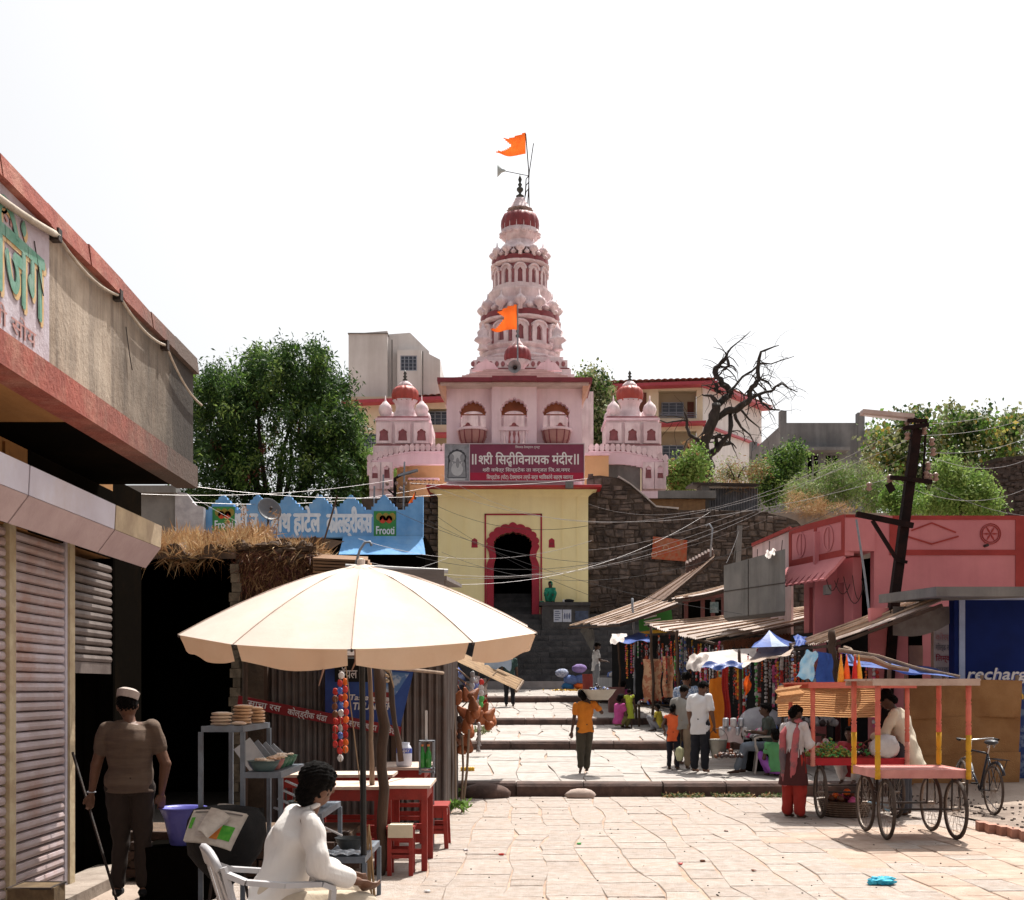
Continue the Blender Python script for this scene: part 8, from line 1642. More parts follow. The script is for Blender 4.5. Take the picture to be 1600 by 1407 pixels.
b=MB();p=W(907,1241,98.4);b.ball((p.x,p.y,.05),(.24,.13,.10),14,8,jit=.08);tag(b.build('pale_boulder',mat('pale_boulder',(.42,.33,.29),(.33,.25,.21),bump=.4),None,smooth=True),'pale flat boulder at the foot of the first step','boulder')
b=MB();p=W(758,1236,98);b.ball((p.x,p.y,.06),(.4,.2,.17),16,9,jit=.05);tag(b.build('brown_boulder',M_kerb,None,smooth=True),'rounded brown boulder built into the left end of the first step','boulder')
P_=np.stack([rng.uniform(2.35,4.3,1300),rng.normal(19.46,.05,1300),rng.uniform(0,.05,1300)],1);P_=P_[np.abs(np.sin(P_[:,0]*4))>.25];tag(leaves('step_weeds',None,P_,None,.05,.010,-.1,mats=[M_lfd,M_lfo,M_dry],frac=[.35,.35,.3]),kind='stuff')
for k,(u,v,s_,c)in enumerate(((1098,1347,150,'brown'),(1063,1352,155,'red'),(1178,1362,160,'brown'),(783,1337,150,'red'),(728,1330,148,'white'),(1135,1300,128,'brown'),(668,1395,182,'white'),(905,1320,140,'green'))):
    b=MB();p=W(u,v,s_);p.z=.012;p.y=1.75*F/(v-HZ);p.x=(u-CX)*p.y/F;b.ball(p,(.03,.02,.012),7,4,jit=.3);tag(b.build('litter_scrap',pk(c)),'%s scrap of litter on the paving, %s'%({'brown':'small brown','red':'tiny red','white':'little white','green':'bit of green'}[c],['below the first step boulder and right','in the middle of the paving','right of the middle paving','lower left paving','near the red bench','under the woman in the scarf','by the seated man','under the boulder'][k]),'litter','litter on the paving')
# ================================================================ PEOPLE
LC=bpy.context.view_layer.layer_collection.children[COL.name];LC.exclude=True  # keeps the remeshing of the figures quick; switched back below
def M_skin_(n,c):return mat('skin_'+n,c,tuple(x*.8 for x in c),rough=.55,scale=14,bump=.06,spec=.35)
SK=M_skin_('brown',(.135,.062,.036));SKD=M_skin_('dark',(.075,.036,.022));M_hair=mat('black_hair',(.005,.004,.004),(.009,.007,.006),rough=.6,scale=60,bump=.9,spec=.06)
def cloth(n,c,c2=None,tr=.0,**k):return mat('cloth_'+n,c,c2 or tuple(x*.82 for x in c),scale=k.pop('scale',7),bump=k.pop('bump',.35),bscale=k.pop('bscale',18),stretch=k.pop('stretch',(1,1,.35)),rough=.9,trans=tr,**k)
def cap_(b,a,c,ra,rb,n=10):
    a,c=Vector(a),Vector(c);d=c-a;L=d.length
    if L<1e-5:b.ball(a,ra,n,8);return
    q=d.normalized().to_track_quat('Z','Y');pr=[(ra*math.sin(t),-ra*math.cos(t))for t in(.05,.5,1.0,1.45)]+[(rb*math.cos(t),L+rb*math.sin(t))for t in(.1,.55,1.05,1.5)]
    t=MB();t.lathe(pr,(0,0,0),n);b.add([q@Vector(p)+a for p in t.v],t.f)
def loft(b,rings,sx,n=20):
    """closed elliptic tube through (centre, half width, half depth)"""
    sx=Vector(sx).normalized();k=len(rings);V=[]
    for i,(c,rx,ry)in enumerate(rings):
        d=(rings[min(i+1,k-1)][0]-rings[max(i-1,0)][0]).normalized();y=d.cross(sx).normalized();x=y.cross(d)
        V+=[c+x*rx*math.cos(2*PI*j/n)+y*ry*math.sin(2*PI*j/n)for j in range(n)]
    b.add(V,[(i*n+j,i*n+(j+1)%n,(i+1)*n+(j+1)%n,(i+1)*n+j)for i in range(k-1)for j in range(n)]+[tuple(range(n-1,-1,-1)),tuple((k-1)*n+j for j in range(n))])
def ellb(b,c,r,x,z):
    x=Vector(x).normalized();z=Vector(z).normalized();y=z.cross(x).normalized();x=y.cross(z);b.ball(c,r,16,12,Matrix((x,y,z)).transposed())
def skin_mesh(name,b,m,parent,vox,sm=3,fold=0.0,fk=22.0):
    me=bpy.data.meshes.new('t');me.from_pydata(b.v,[],b.f);o=bpy.data.objects.new('t',me);SC.collection.objects.link(o)
    md=o.modifiers.new('r','REMESH');md.mode='VOXEL';md.voxel_size=vox;ms=o.modifiers.new('s','SMOOTH');ms.iterations=sm;ms.factor=.5
    dg=bpy.context.evaluated_depsgraph_get();dg.update();r=bpy.data.meshes.new_from_object(o.evaluated_get(dg));bpy.data.objects.remove(o)
    n=len(r.vertices);V=np.empty(n*3);r.vertices.foreach_get('co',V);V=V.reshape(-1,3)
    if fold:
        N=np.empty(n*3);r.vertices.foreach_get('normal',N);N=N.reshape(-1,3);x,y,z=V.T
        f=np.sin(fk*(x*.9+z*.55+.06*np.sin(13*z+5*x)))*np.sin(fk*.45*(y-z*.6)+1.3)+.6*np.sin(fk*1.7*(x*.5-z*.8)+3*np.sin(6*y))
        V=V+N*(fold*f)[:,None]
    r.vertices.foreach_set('co',V.ravel());r.name=name;r.materials.clear();r.materials.append(m);r.polygons.foreach_set('material_index',[0]*len(r.polygons));r.polygons.foreach_set('use_smooth',[True]*len(r.polygons));r.update()
    ob=bpy.data.objects.new(name,r);COL.objects.link(ob);ob.parent=parent;return ob
STAND=dict(pel=(0,0,.93),waist=(0,0,1.06),chest=(0,0,1.28),neck=(0,0,1.44),head=(0,.02,1.585),shL=(-.175,0,1.385),shR=(.175,0,1.385),elL=(-.225,-.02,1.10),elR=(.225,-.02,1.10),wrL=(-.235,.05,.86),wrR=(.235,.05,.86),
hipL=(-.09,0,.90),hipR=(.09,0,.90),knL=(-.10,.01,.49),knR=(.10,.01,.49),anL=(-.11,-.02,.08),anR=(.11,-.02,.08),hdL=(0,.12,-1),hdR=(0,.12,-1),ftL=(0,1,0),ftR=(0,1,0),look=(0,1,0))
def person(label,loc,rz,h=1.65,pose=None,skin=SK,shirt=None,pants=None,sleeve=.5,hem=.80,hair='short',vox=.014,fat=1.0,fold=.0095,skirt=None,feet=None,kids=None,loose=1.0,curl=1.0,shoes=None,name='person'):
    t=thing(name,label,'person',loc);t.rotation_euler=(0,0,rz);t.scale=(h/1.7,)*3
    P={k:Vector(v)for k,v in{**STAND,**(pose or{})}.items()}
    up_=(P['neck']-P['pel']).normalized();sx=(P['shR']-P['shL']).normalized();lk=P['look'].normalized();hz_=(P['head']-P['neck']).normalized();hx_=lk.cross(hz_).normalized();hu=hx_.cross(lk).normalized()
    b=MB();H=P['head'];ellb(b,H,(.078,.098,.112),hx_,hu)
    def hp(x,y,z):return H+hx_*x+lk*y+hu*z
    ellb(b,hp(0,.035,-.065),(.052,.055,.052),hx_,hu);cap_(b,hp(0,.092,.01),hp(0,.112,-.028),.012,.016,8)
    ellb(b,hp(0,.088,-.068),(.026,.014,.013),hx_,hu);ellb(b,hp(0,.085,.028),(.055,.018,.014),hx_,hu)
    for s in(-1,1):ellb(b,hp(s*.079,-.005,-.01),(.012,.022,.034),hx_,hu);ellb(b,hp(s*.032,.088,.004),(.014,.01,.009),hx_,hu)
    cap_(b,P['neck']-up_*.03,H-hu*.06,.055,.05)
    mid=P['waist'].lerp(P['chest'],.5);top=P['chest'].lerp(P['neck'],.62)
    def torso(g,low=None,f2=1.0):
        R_=[(P['pel']-up_*.07,.115,.085),(P['pel'],.142,.105),(P['waist'],.128,.098),(mid,.135,.102),(P['chest'],.158,.108),(top,.135,.085),(P['neck']-up_*.015,.062,.055)]
        R_=[(c,(a+g)*fat,(d+g)*fat)for c,a,d in R_]
        if low is not None:R_=[(low,.168*fat*f2,.135*fat*f2),(low.lerp(P['pel'],.5),.163*fat*f2,.13*fat)]+[(P['pel'],(.142+g*1.3)*fat,(.108+g*1.3)*fat)]+R_[2:]
        return R_
    loft(b,torso(0),sx)
    for s in 'LR':
        cap_(b,top+up_*.02,P['sh'+s],.045,.05);cap_(b,P['sh'+s],P['el'+s],.047*fat,.038*fat);cap_(b,P['el'+s],P['wr'+s],.041*fat,.026)
        wr,d=P['wr'+s],P['hd'+s].normalized();sd=1 if s=='R' else-1;side_=(d.cross(lk)).normalized();side_=side_ if side_.length>.5 else Vector((1,0,0));pn=d.cross(side_).normalized()  # palm axes
        ellb(b,wr+d*.05,(.016,.036,.05),pn.cross(d)*0+pn,d)
        for k,(L,o)in enumerate(((.066,-.027),(.075,-.009),(.07,.009),(.055,.026))):
            f0=wr+d*.08+side_*o;f1=f0+d*L*.5-pn*.008*sd*curl;f2=f1+d*L*.42-pn*.03*curl;cap_(b,f0,f1,.0095,.009,6);cap_(b,f1,f2,.009,.0075,6)
        th0=wr+d*.03+side_*-.03;th1=th0+d*.035+side_*-.022;cap_(b,th0,th1,.012,.011,6);cap_(b,th1,th1+d*.03-pn*.008,.011,.009,6)
        cap_(b,P['hip'+s],P['kn'+s],.085*fat,.055);cap_(b,P['kn'+s],P['an'+s],.054,.034);ellb(b,P['kn'+s].lerp(P['an'+s],.3)+Vector((0,-.02,0)),(.036,.04,.1),(1,0,0),P['kn'+s]-P['an'+s])
        A,fd=P['an'+s],P['ft'+s].normalized();cap_(b,A+Vector((0,0,-.035))-fd*.03,A+fd*.13+Vector((0,0,-.055)),.034,.026);cap_(b,A+fd*.12+Vector((0,0,-.056)),A+fd*.165+Vector((0,0,-.06)),.03,.018)
    skin_mesh('body',b,skin,t,vox*.72 if vox<.012 else vox*.85,2)
    for e in(-1,1):q=MB();q.ball(hp(e*.032,.095,.006),(.011,.006,.006),8,5);q.build('eye',M_ink,t,local=True);q=MB();q.ball(hp(e*.032,.1005,.006),(.005,.003,.005),6,4);q.build('iris',M_hair,t,local=True)
    if hair:
        q=MB();ellb(q,hp(0,-.016,.022),(.087,.1,.104),hx_,hu);ellb(q,hp(0,.03,.07),(.07,.065,.05),hx_,hu)
        if hair in('bun','plait'):ellb(q,hp(0,-.1,-.03),(.05,.05,.05),hx_,hu);ellb(q,hp(0,-.06,-.05),(.07,.05,.06),hx_,hu)
        if hair=='plait':cap_(q,hp(0,-.09,-.05),P['chest']-Vector((0,.13,-.02)),.032,.018)
        if hair=='thick':ellb(q,hp(0,-.02,.045),(.098,.11,.098),hx_,hu);ellb(q,hp(0,-.07,-.05),(.072,.05,.07),hx_,hu)
        ho=skin_mesh('hair',q,M_hair,t,.009,1,.006,190)
    if pants:
        q=MB();loft(q,[(P['hipL'].lerp(P['hipR'],.5)-up_*.06,.13*fat,.1*fat),(P['pel']-up_*.01,.166*fat,.125*fat),(P['pel']+up_*.075,.15*fat,.118*fat)],sx)
        for s in 'LR':cap_(q,P['hip'+s],P['kn'+s],.098*fat,.078*loose,12);e=P['an'+s].lerp(P['kn'+s],.02);cap_(q,P['kn'+s],e+Vector((0,0,.02)),.075*loose,.058*loose,12)
        skin_mesh('trousers',q,pants,t,vox*.85,3,.005,30)
    if skirt:
        q=MB();z0=P['waist']-up_*.02;nn=40;rows=[]
        for(f,r)in((0,.14),(.2,.17),(.6,.2),(1,.23)):c=z0.lerp(Vector((P['anL'].x*.5+P['anR'].x*.5,(P['anL'].y+P['anR'].y)/2,skirt[1])),f);rows.append((c,r))
        for c,r in rows:q.v+=[tuple(c+Vector((r*(1+.05*math.sin(i*2.4+r*9))*math.cos(2*PI*i/nn),r*.85*(1+.07*math.sin(i*3.1))*math.sin(2*PI*i/nn),0)))for i in range(nn)]
        for k in range(3):
            for i in range(nn):q.f.append((k*nn+i,k*nn+(i+1)%nn,(k+1)*nn+(i+1)%nn,(k+1)*nn+i));q.m.append(0)
        q.build('skirt',skirt[0],t,local=True,smooth=True)
    if shirt:
        q=MB();low=P['pel']-up_*max(.05,.93-hem)if(P['pel']-P['hipL']).length<.2 and P['knL'].z<P['pel'].z-.2 else P['pel']-up_*.06
        loft(q,torso(.022,low,1.0+.05*(loose>1.1)),sx)
        for s in 'LR':
            cap_(q,top+up_*.015,P['sh'+s],.056,.058)
            if sleeve>0:a,c=P['sh'+s],P['el'+s];cap_(q,a,a.lerp(c,min(1,sleeve*1.15)),.060*fat,.056*fat*loose,12)
            if sleeve>.9:cap_(q,P['el'+s],P['el'+s].lerp(P['wr'+s],min(1,(sleeve-.85)*2)),.058*loose,.045*loose,12)
        skin_mesh('shirt',q,shirt,t,vox*.8,2,fold,24)
    if shoes:
        for s in 'LR':q=MB();A,fd=P['an'+s],P['ft'+s].normalized();cap_(q,A+Vector((0,0,-.045))-fd*.035,A+fd*.15+Vector((0,0,-.06)),.04,.034);skin_mesh('shoe',q,shoes,t,.012,1)
    return t,P,hp
def lp(t,P):return t.matrix_basis@Vector(P)
def on(u,v,s,z):return Vector(((u-CX)/s,F/s,z))
# 1. man in cap, back to us, at the black shop front
tee=mat('brown_tee',(.13,.09,.065),(.09,.06,.045),rough=.9,scale=3,bump=.25,bscale=40,stretch=(1,1,6))
p1,P1,hp1=person('stout man in white cap and brown tee, back turned, at the dark shop front',on(203,1405,189,.03),math.radians(8),1.70,
dict(head=(-.03,.05,1.575),look=(-.35,1,-.2),elL=(-.27,.02,1.09),wrL=(-.33,.12,.84),hdL=(-.15,.2,-1),elR=(.29,-.03,1.09),wrR=(.25,.02,.85),hdR=(0,.05,-1),knL=(-.08,.06,.48),anL=(-.1,0,.08)),SK,tee,cloth('dark_brown',(.03,.02,.016)),.5,.86,'short',.0105,1.2,fold=.008,shoes=M_blk)
q=MB();H=P1['head'];q.lathe([(.088,.0),(.092,.035),(.095,.06),(.06,.082),(.01,.085)],(0,0,0),20);rm=Euler((-.15,.25,.3)).to_matrix();q.v=[tuple(rm@Vector((p[0],p[1]*1.22,p[2]))+H+Vector((0,-.01,.055)))for p in q.v];q.build('cap',mat('cap_white',(.50,.42,.38),(.4,.33,.3),scale=9,bump=.3),p1,local=True)
q=MB();w_=P1['wrL'];q.tube([w_+Vector((.034*math.cos(a),.034*math.sin(a),.012))for a in[PI*i/6 for i in range(13)]],.006,5);q.build('bracelet',M_plate,p1,local=True)
# 2. seated man in white shirt and plastic chair
whs=cloth('white',(.74,.71,.68),(.64,.6,.57),.12,scale=3,bump=.3);sp2=Vector((-1.30,6.75,.05))
p2,P2,hp2=person('man in a long white shirt sitting in the plastic chair with his back to us',sp2,math.radians(-68),1.68,
dict(pel=(0,-.02,.53),waist=(0,.03,.66),chest=(.0,.09,.88),neck=(0,.18,1.03),head=(.03,.22,1.165),shL=(-.185,.14,.98),shR=(.185,.14,.98),elL=(-.25,.20,.72),elR=(.25,.18,.72),wrL=(-.12,.40,.64),wrR=(.16,.42,.63),hipL=(-.1,.03,.5),hipR=(.1,.03,.5),knL=(-.13,.47,.50),knR=(.14,.46,.47),anL=(-.13,.44,.08),anR=(.14,.5,.08),hdL=(.3,1,-.3),hdR=(-.2,1,-.4),look=(-.45,1,-.1)),SK,whs,cloth('beige',(.48,.40,.31),scale=4),1.2,.74,'thick',.0105,1.05,fold=.011,loose=1.25,shoes=M_wood)
q=MB();q.tube([P2['neck']+Vector((.072*math.cos(a),.062*math.sin(a)-.012,.016+.02*math.sin(a)))for a in[2*PI*i/16 for i in range(17)]],.016,6);q.build('collar',whs,p2,local=True,smooth=True)
M_pc=mat('grey_white_plastic',(.44,.43,.44),(.37,.36,.37),rough=.4,scale=5,bump=.05,dirt=.3,dcol=(.25,.23,.25))
def chair(label,loc,rz,m=M_pc):
    t=thing('plastic_chair',label,'chair',loc,'moulded plastic chairs');t.rotation_euler=(0,0,rz)
    q=MB();q.sheet(lambda p,r:(lerp(-.23,.23,p),lerp(-.2,.24,r),.42-.03*math.sin(PI*p)*math.sin(PI*r)),8,8);q.sheet(lambda p,r:(lerp(-.23,.23,p),lerp(-.2,.24,r),.4-.03*math.sin(PI*p)*math.sin(PI*r)),8,8);q.build('seat',m,t,local=True,smooth=True)
    def bk_(p,r,o=0):w=.235-.03*r;return(lerp(-w,w,p),-.2-.13*r-.05*(1-(2*p-1)**2)+o,.40+.44*r-.10*abs(2*p-1)**3*r)
    for k in range(6):q=MB();a0,a1=(k+.18)/6,(k+.82)/6;q.sheet(lambda p,r:bk_(lerp(a0,a1,p),r*.8),2,8);q.sheet(lambda p,r:bk_(lerp(a0,a1,p),r*.8,-.012),2,8);q.build('back_slat',m,t,local=True)
    q=MB();q.tube([bk_(p,1)for p in[i/10 for i in range(11)]],.024,6);q.sheet(lambda p,r:bk_(p,.8+.2*r),10,2);q.sheet(lambda p,r:bk_(p,.8+.2*r,-.012),10,2);q.build('back_rail',m,t,local=True,smooth=True)
    for s in(-1,1):
        q=MB();q.tube([(s*.235,-.2,.4),(s*.232,-.27,.6),(s*.22,-.31,.76)],.022,6);q.build('back_post',m,t,local=True)
        q=MB();A=[(s*.22,-.29,.72),(s*.26,-.2,.68),(s*.275,0,.655),(s*.275,.2,.65),(s*.26,.27,.62),(s*.25,.26,.5),(s*.24,.23,.4)];
        for a,c in zip(A,A[1:]):q.beam(a,c,.06,.028)
        q.build('armrest',m,t,local=True)
        for y,yy in((.22,.27),(-.18,-.27)):q=MB();q.beam((s*.22,y,.41),(s*.26,yy,0),.045,.03);q.build('leg',m,t,local=True)
    return t
chair('dirty grey-white plastic armchair under the seated man in white',sp2+Vector((-.02,.0,-.05+.04)),math.radians(-68))
# 3. dark-dressed person under the ribbed awning
person('person in dark green top and black trousers walking below the stone stairs',on(796,1108,53.5,zt(35.3)),math.radians(-5),1.66,dict(knL=(-.1,.06,.5),anL=(-.1,.02,.08)),SKD,cloth('dark_green',(.03,.06,.055)),cloth('black',(.012,.012,.015)),.5,.8,vox=.02)
# 4. carrier in orange tee with basin on his shoulder
p4,P4,hp4=person('barefoot youth in an orange tee carrying a basin on his shoulder',on(914,1207,89.5,zt(21.2)),math.radians(4),1.47,
dict(elR=(.34,-.01,1.22),wrR=(.24,.0,1.42),hdR=(-.3,0,1),shR=(.18,0,1.40),wrL=(-.27,-.02,.84),head=(-.05,.02,1.57),knR=(.06,.1,.5),anR=(.04,.02,.1),knL=(-.09,0,.48),anL=(-.1,-.1,.13),ftL=(0,1,-.5)),SKD,cloth('orange',(.62,.20,.02),(.5,.15,.015)),cloth('olive_brown',(.06,.05,.035)),.5,.82,'bun',.016,loose=1.15)
bp4=lp(p4,(.14,0,1.52))+Vector((.12,0,0));bs4=thing('carried_basin','pale enamel basin of dark goods carried on the youth\'s shoulder','basin',bp4);b=MB();b.lathe([(.16,-.04),(.24,.05),(.3,.14),(.315,.145),(.29,.13),(.2,.0)],bp4,24,cap=False);b.build('basin_shell',mat('enamel_basin',(.45,.42,.36),(.36,.33,.28),rough=.4),bs4,smooth=True);b=MB();b.add([bp4+Vector((.16*math.cos(a),.16*math.sin(a),-.04))for a in[2*PI*i/16 for i in range(16)]],[tuple(range(15,-1,-1))]);b.build('basin_base',MATS['enamel_basin'],bs4)
heap('dark glossy goods piled in the carried basin',bp4+Vector((0,0,.08)),.24,60,['dark','dark','blue'],.035,'ware_heap','heap',item='ware')
# 5. woman in green sari on the pedestal
def sit(pz=.1,kn=.38,back=.0):return dict(pel=(0,0,pz),waist=(0,.02,pz+.14),chest=(0,.05,pz+.36),neck=(0,.07,pz+.52),head=(0,.1,pz+.66),shL=(-.17,.06,pz+.46),shR=(.17,.06,pz+.46),elL=(-.22,.12,pz+.2),elR=(.22,.12,pz+.2),wrL=(-.1,.3,pz+.2),wrR=(.1,.3,pz+.2),hipL=(-.09,.03,pz),hipR=(.09,.03,pz),knL=(-.2,.34,kn),knR=(.2,.34,kn),anL=(-.1,.22,.06),anR=(.1,.22,.06),hdL=(0,1,0),hdR=(0,1,0))
gs=cloth('green_sari',(.02,.22,.14),(.015,.16,.1));p5,P5,hp5=person('woman in a green sari sitting on the black pedestal by the gate',Vector((gx(859),46.1,gz(943.5))),math.radians(180),1.55,{**sit(),'look':(.3,1,0)},SKD,gs,gs,.5,.8,'bun',.018,1.15)
q=MB();cap_(q,P5['chest']+Vector((-.12,.06,.12)),P5['pel']+Vector((.12,.14,.02)),.06,.08);ellb(q,hp5(0,-.03,.03),(.1,.11,.12),(1,0,0),(0,0,1));cap_(q,hp5(0,-.1,-.05),P5['chest']+Vector((0,-.1,0)),.07,.1);skin_mesh('sari_drape',q,gs,p5,.016,2,.006,40)
for k,(u,r,l)in enumerate(((846,.1,'green cloth fold left of the sari woman'),(888,.2,'black bag lying on the pedestal right of the sari woman'),(880,.06,'tiny white bottle on the pedestal'))):b=MB();b.ball((gx(u),46.0,gz(943.5)+r*.35),(r,r*.6,r*.36 if k<2 else.12),10,6,jit=.08);tag(b.build(['cloth_fold','black_bag','bottle'][k],[gs,M_blk,M_white][k],None,smooth=True),l,['cloth','bag','bottle'][k])
# 6. white-shirted man at the far stall
person('man in a white short-sleeved shirt standing at the farthest stall',on(931,1084,48.5,zt(39)),math.radians(-75),1.66,dict(wrL=(-.15,.3,1.1),wrR=(.15,.3,1.08),elL=(-.22,.06,1.12),elR=(.22,.06,1.1),hdL=(0,1,-.2),hdR=(0,1,-.2),look=(0,1,-.5),head=(0,.06,1.58)),SKD,cloth('pale',(.55,.55,.55),(.46,.46,.47)),cloth('grey',(.22,.23,.25)),.55,.76,vox=.02)
# 7. group before the middle stalls
p7,P7,hp7=person('man in a loose white shirt holding a bucket, head bowed',on(1094,1209,89,zt(21.3)),math.radians(-38),1.62,dict(look=(.3,1,-.6),head=(.02,.07,1.56),wrR=(.25,.08,.86),elR=(.24,0,1.1)),SK,cloth('bright_white',(.70,.69,.70),(.6,.59,.6),.1,scale=3),cloth('navy_black',(.015,.016,.022)),.62,.70,vox=.016,loose=1.2,fat=1.08)
bk3=lp(p7,P7['wrR'])+Vector((.06,-.03,-.14));bu_=thing('steel_bucket','dented steel bucket carried by the man in the loose white shirt','bucket',bk3-Vector((0,0,.42)));b=MB();b.lathe([(.11,-.42),(.165,-.1),(.17,-.095),(.16,-.12),(.105,-.41),(.001,-.41)],bk3,20,cap=False);b.build('bucket_shell',mat('galvanised',(.3,.29,.25),(.22,.21,.19),rough=.4,metal=.5,scale=6),bu_,smooth=True);b=MB();b.tube([bk3+Vector((.165*math.cos(a),0,-.1+.19*math.sin(a)))for a in[PI*i/10 for i in range(11)]],.005,5);b.build('handle',M_iron,bu_)
person('balding man in a blue checked shirt behind the bucket man',on(1072,1195,84,zt(22.6)),math.radians(-30),1.72,dict(look=(.1,1,-.3)),SK,mat('checked_shirt',(.42,.47,.55),(.14,.2,.32),scale=26,contrast=(.47,.53),bump=.2,rough=.9),cloth('dark_blue',(.02,.03,.06)),.6,.8,'short',.018)
person('youth in a grey shirt and tan trousers just left of the bucket man',on(1066,1199,87,zt(21.8)),math.radians(-25),1.52,dict(look=(.4,1,-.5),head=(.02,.06,1.57)),SKD,cloth('grey_shirt',(.26,.25,.23)),cloth('tan',(.26,.2,.14)),.6,.8,vox=.018)
person('girl in an orange top and dark trousers with hands behind her, beside the group',on(1052,1200,87,zt(21.7)),math.radians(-20),1.17,dict(look=(.4,1,-.1),wrL=(-.2,-.1,1.0),elL=(-.26,-.12,1.15)),SKD,cloth('orange_vest',(.7,.13,.04),(.6,.1,.03)),cloth('black2',(.012,.012,.02)),.1,.74,'bun',.016)
b=MB();b.ball(W(1062,1178,89),(.08,.06,.13),12,8,jit=.12);tag(b.build('yellow_carrier_bag',mat('pale_yellow_bag',(.55,.55,.34),(.45,.45,.28),trans=.3,rough=.4,bump=.3,scale=12),None,smooth=True),'pale yellow plastic carrier bag by the orange girl','plastic bag')
ys=cloth('lime_frock',(.42,.48,.05),(.34,.4,.04),.1);person('little girl in a lime yellow frock standing at the second step',on(983,1138,64,zt(29.6)),math.radians(-10),.95,dict(look=(.4,1,0)),SKD,ys,None,.2,.8,'short',.016,skirt=(ys,.42))
os_=cloth('olive_sari',(.16,.14,.05));person('woman in an olive and magenta sari squatting beside the lime frock girl',on(966,1140,64,zt(29.6)),math.radians(-60),1.5,sit(.16,.46),SKD,cloth('magenta',(.42,.06,.22)),os_,.4,.8,'bun',.018,1.1)
person('woman in a magenta sari sitting at the foot of the brown cabinet',on(972,1112,57,zt(33)),math.radians(-30),1.5,sit(.2,.5),SKD,MATS['cloth_magenta'],MATS['cloth_magenta'],.4,.8,'bun',.02,1.1)
person('child in yellow crouching among the goods of the second stall',on(1031,1128,66,zt(28.8)),math.radians(60),1.15,sit(.16,.46),SKD,cloth('mustard',(.45,.36,.04)),cloth('grey2',(.2,.2,.22)),.4,.8,'short',.018)
sv_=cloth('slate',(.06,.07,.06));p8_=on(1203,1210,90,zt(21.1));person('man in dark shirt and grey-blue trousers seated at the sweets stall',p8_,math.radians(82),1.62,
dict(pel=(0,-.02,.53),waist=(0,0,.66),chest=(0,.02,.88),neck=(0,.05,1.04),head=(0,.08,1.17),shL=(-.18,.03,.98),shR=(.18,.03,.98),elL=(-.24,.1,.74),elR=(.24,.1,.74),wrL=(-.12,.32,.78),wrR=(.12,.32,.74),hipL=(-.09,.03,.5),hipR=(.09,.03,.5),knL=(-.12,.46,.50),knR=(.12,.44,.48),anL=(-.12,.6,.08),anR=(.12,.48,.08),hdL=(0,1,0),hdR=(0,1,0)),SKD,sv_,cloth('denim',(.16,.19,.23)),.5,.8,'short',.016)
chair('pale plastic armchair under the man in the dark shirt',p8_,math.radians(82),mat('beige_plastic',(.4,.36,.33),(.33,.3,.27),rough=.45))
vs=cloth('violet',(.32,.10,.42),(.24,.07,.34));person('woman in a violet skirt sitting with her back to us, behind the scarf woman',on(1214,1210,92,zt(20.8)),math.radians(10),1.5,sit(.14,.4),SKD,cloth('green_blouse',(.1,.3,.12)),vs,.4,.8,'bun',.018)
# 8. woman with long scarf
wp=cloth('white_kurta',(.62,.58,.58),(.52,.48,.48),.1);rd_=cloth('red_salwar',(.34,.03,.02),(.26,.025,.02));p9,P9,hp9=person('woman in white kurta, red trousers and long scarf by the rear cart',on(1241,1282,116,.0),math.radians(-48),1.52,
dict(look=(.2,1,-.45),head=(0,.05,1.575),elR=(.22,.06,1.12),wrR=(.1,.28,1.1),elL=(-.22,.06,1.12),wrL=(-.06,.3,1.08),hdL=(.2,1,.2),hdR=(-.2,1,.2)),SKD,wp,rd_,1.1,.66,'bun',.014,loose=1.45,skirt=(cloth('dark_maroon',(.07,.018,.018)),.5))
sc=mat('scarf_cloth',(.40,.10,.11),(.12,.09,.10),scale=2.2,bump=.3,contrast=(.46,.54),rough=.9)
for s,z in((-1,.52),(1,.62)):q=MB();cap_(q,P9['neck']+Vector((s*.06,.02,-.02)),P9['chest']+Vector((s*.12,-.12,-.02)),.045,.05);cap_(q,P9['chest']+Vector((s*.12,-.12,-.02)),P9['pel']+Vector((s*.1,-.15,0)),.05,.06);cap_(q,P9['pel']+Vector((s*.1,-.15,0)),Vector((s*.07,-.14,z)),.06,.045);skin_mesh('scarf_end',q,sc,p9,.013,2,.003,40)
q=MB();cap_(q,P9['neck']+Vector((-.07,.02,0)),P9['neck']+Vector((.07,.02,0)),.06,.06);skin_mesh('scarf_neck',q,sc,p9,.013,2,.005,60)
# 9. vendor leaning over the rear cart, and the person seated behind it
crm=cloth('cream_kurta',(.66,.58,.46),(.58,.5,.38),.12,scale=3);person('vendor in a cream shirt bending over the red cart',on(1412,1285,114,.0),math.radians(62),1.76,
dict(pel=(0,-.05,.92),waist=(0,-.02,1.05),chest=(0,.05,1.26),neck=(0,.13,1.41),head=(0,.22,1.53),shL=(-.17,.09,1.36),shR=(.17,.09,1.36),elL=(-.2,.2,1.1),elR=(.2,.18,1.1),wrL=(-.12,.4,1.0),wrR=(.14,.38,.98),hdL=(0,1,-.5),hdR=(0,1,-.5),look=(0,1,-.9)),SKD,crm,cloth('dark_pants',(.05,.05,.06)),1.2,.62,'thick',.014,loose=1.3)
person('person in a dark red and white cloth sitting behind the red cart',Vector((5.05,18.1,.35)),math.radians(150),1.5,sit(.16,.46),SKD,cloth('dark_red',(.25,.03,.04)),cloth('off_white',(.5,.5,.5)),.6,.8,'bun',.018)
b=MB();b.ball((5.3,18.2,.5),(.4,.25,.18),14,8,jit=.05);tag(b.build('grey_bundle',mat('grey_white_cloth',(.4,.4,.42),(.3,.3,.33),bump=.4),None,smooth=True),'grey-white cloth bundle beneath the rear cart','bundle')

LC.exclude=False
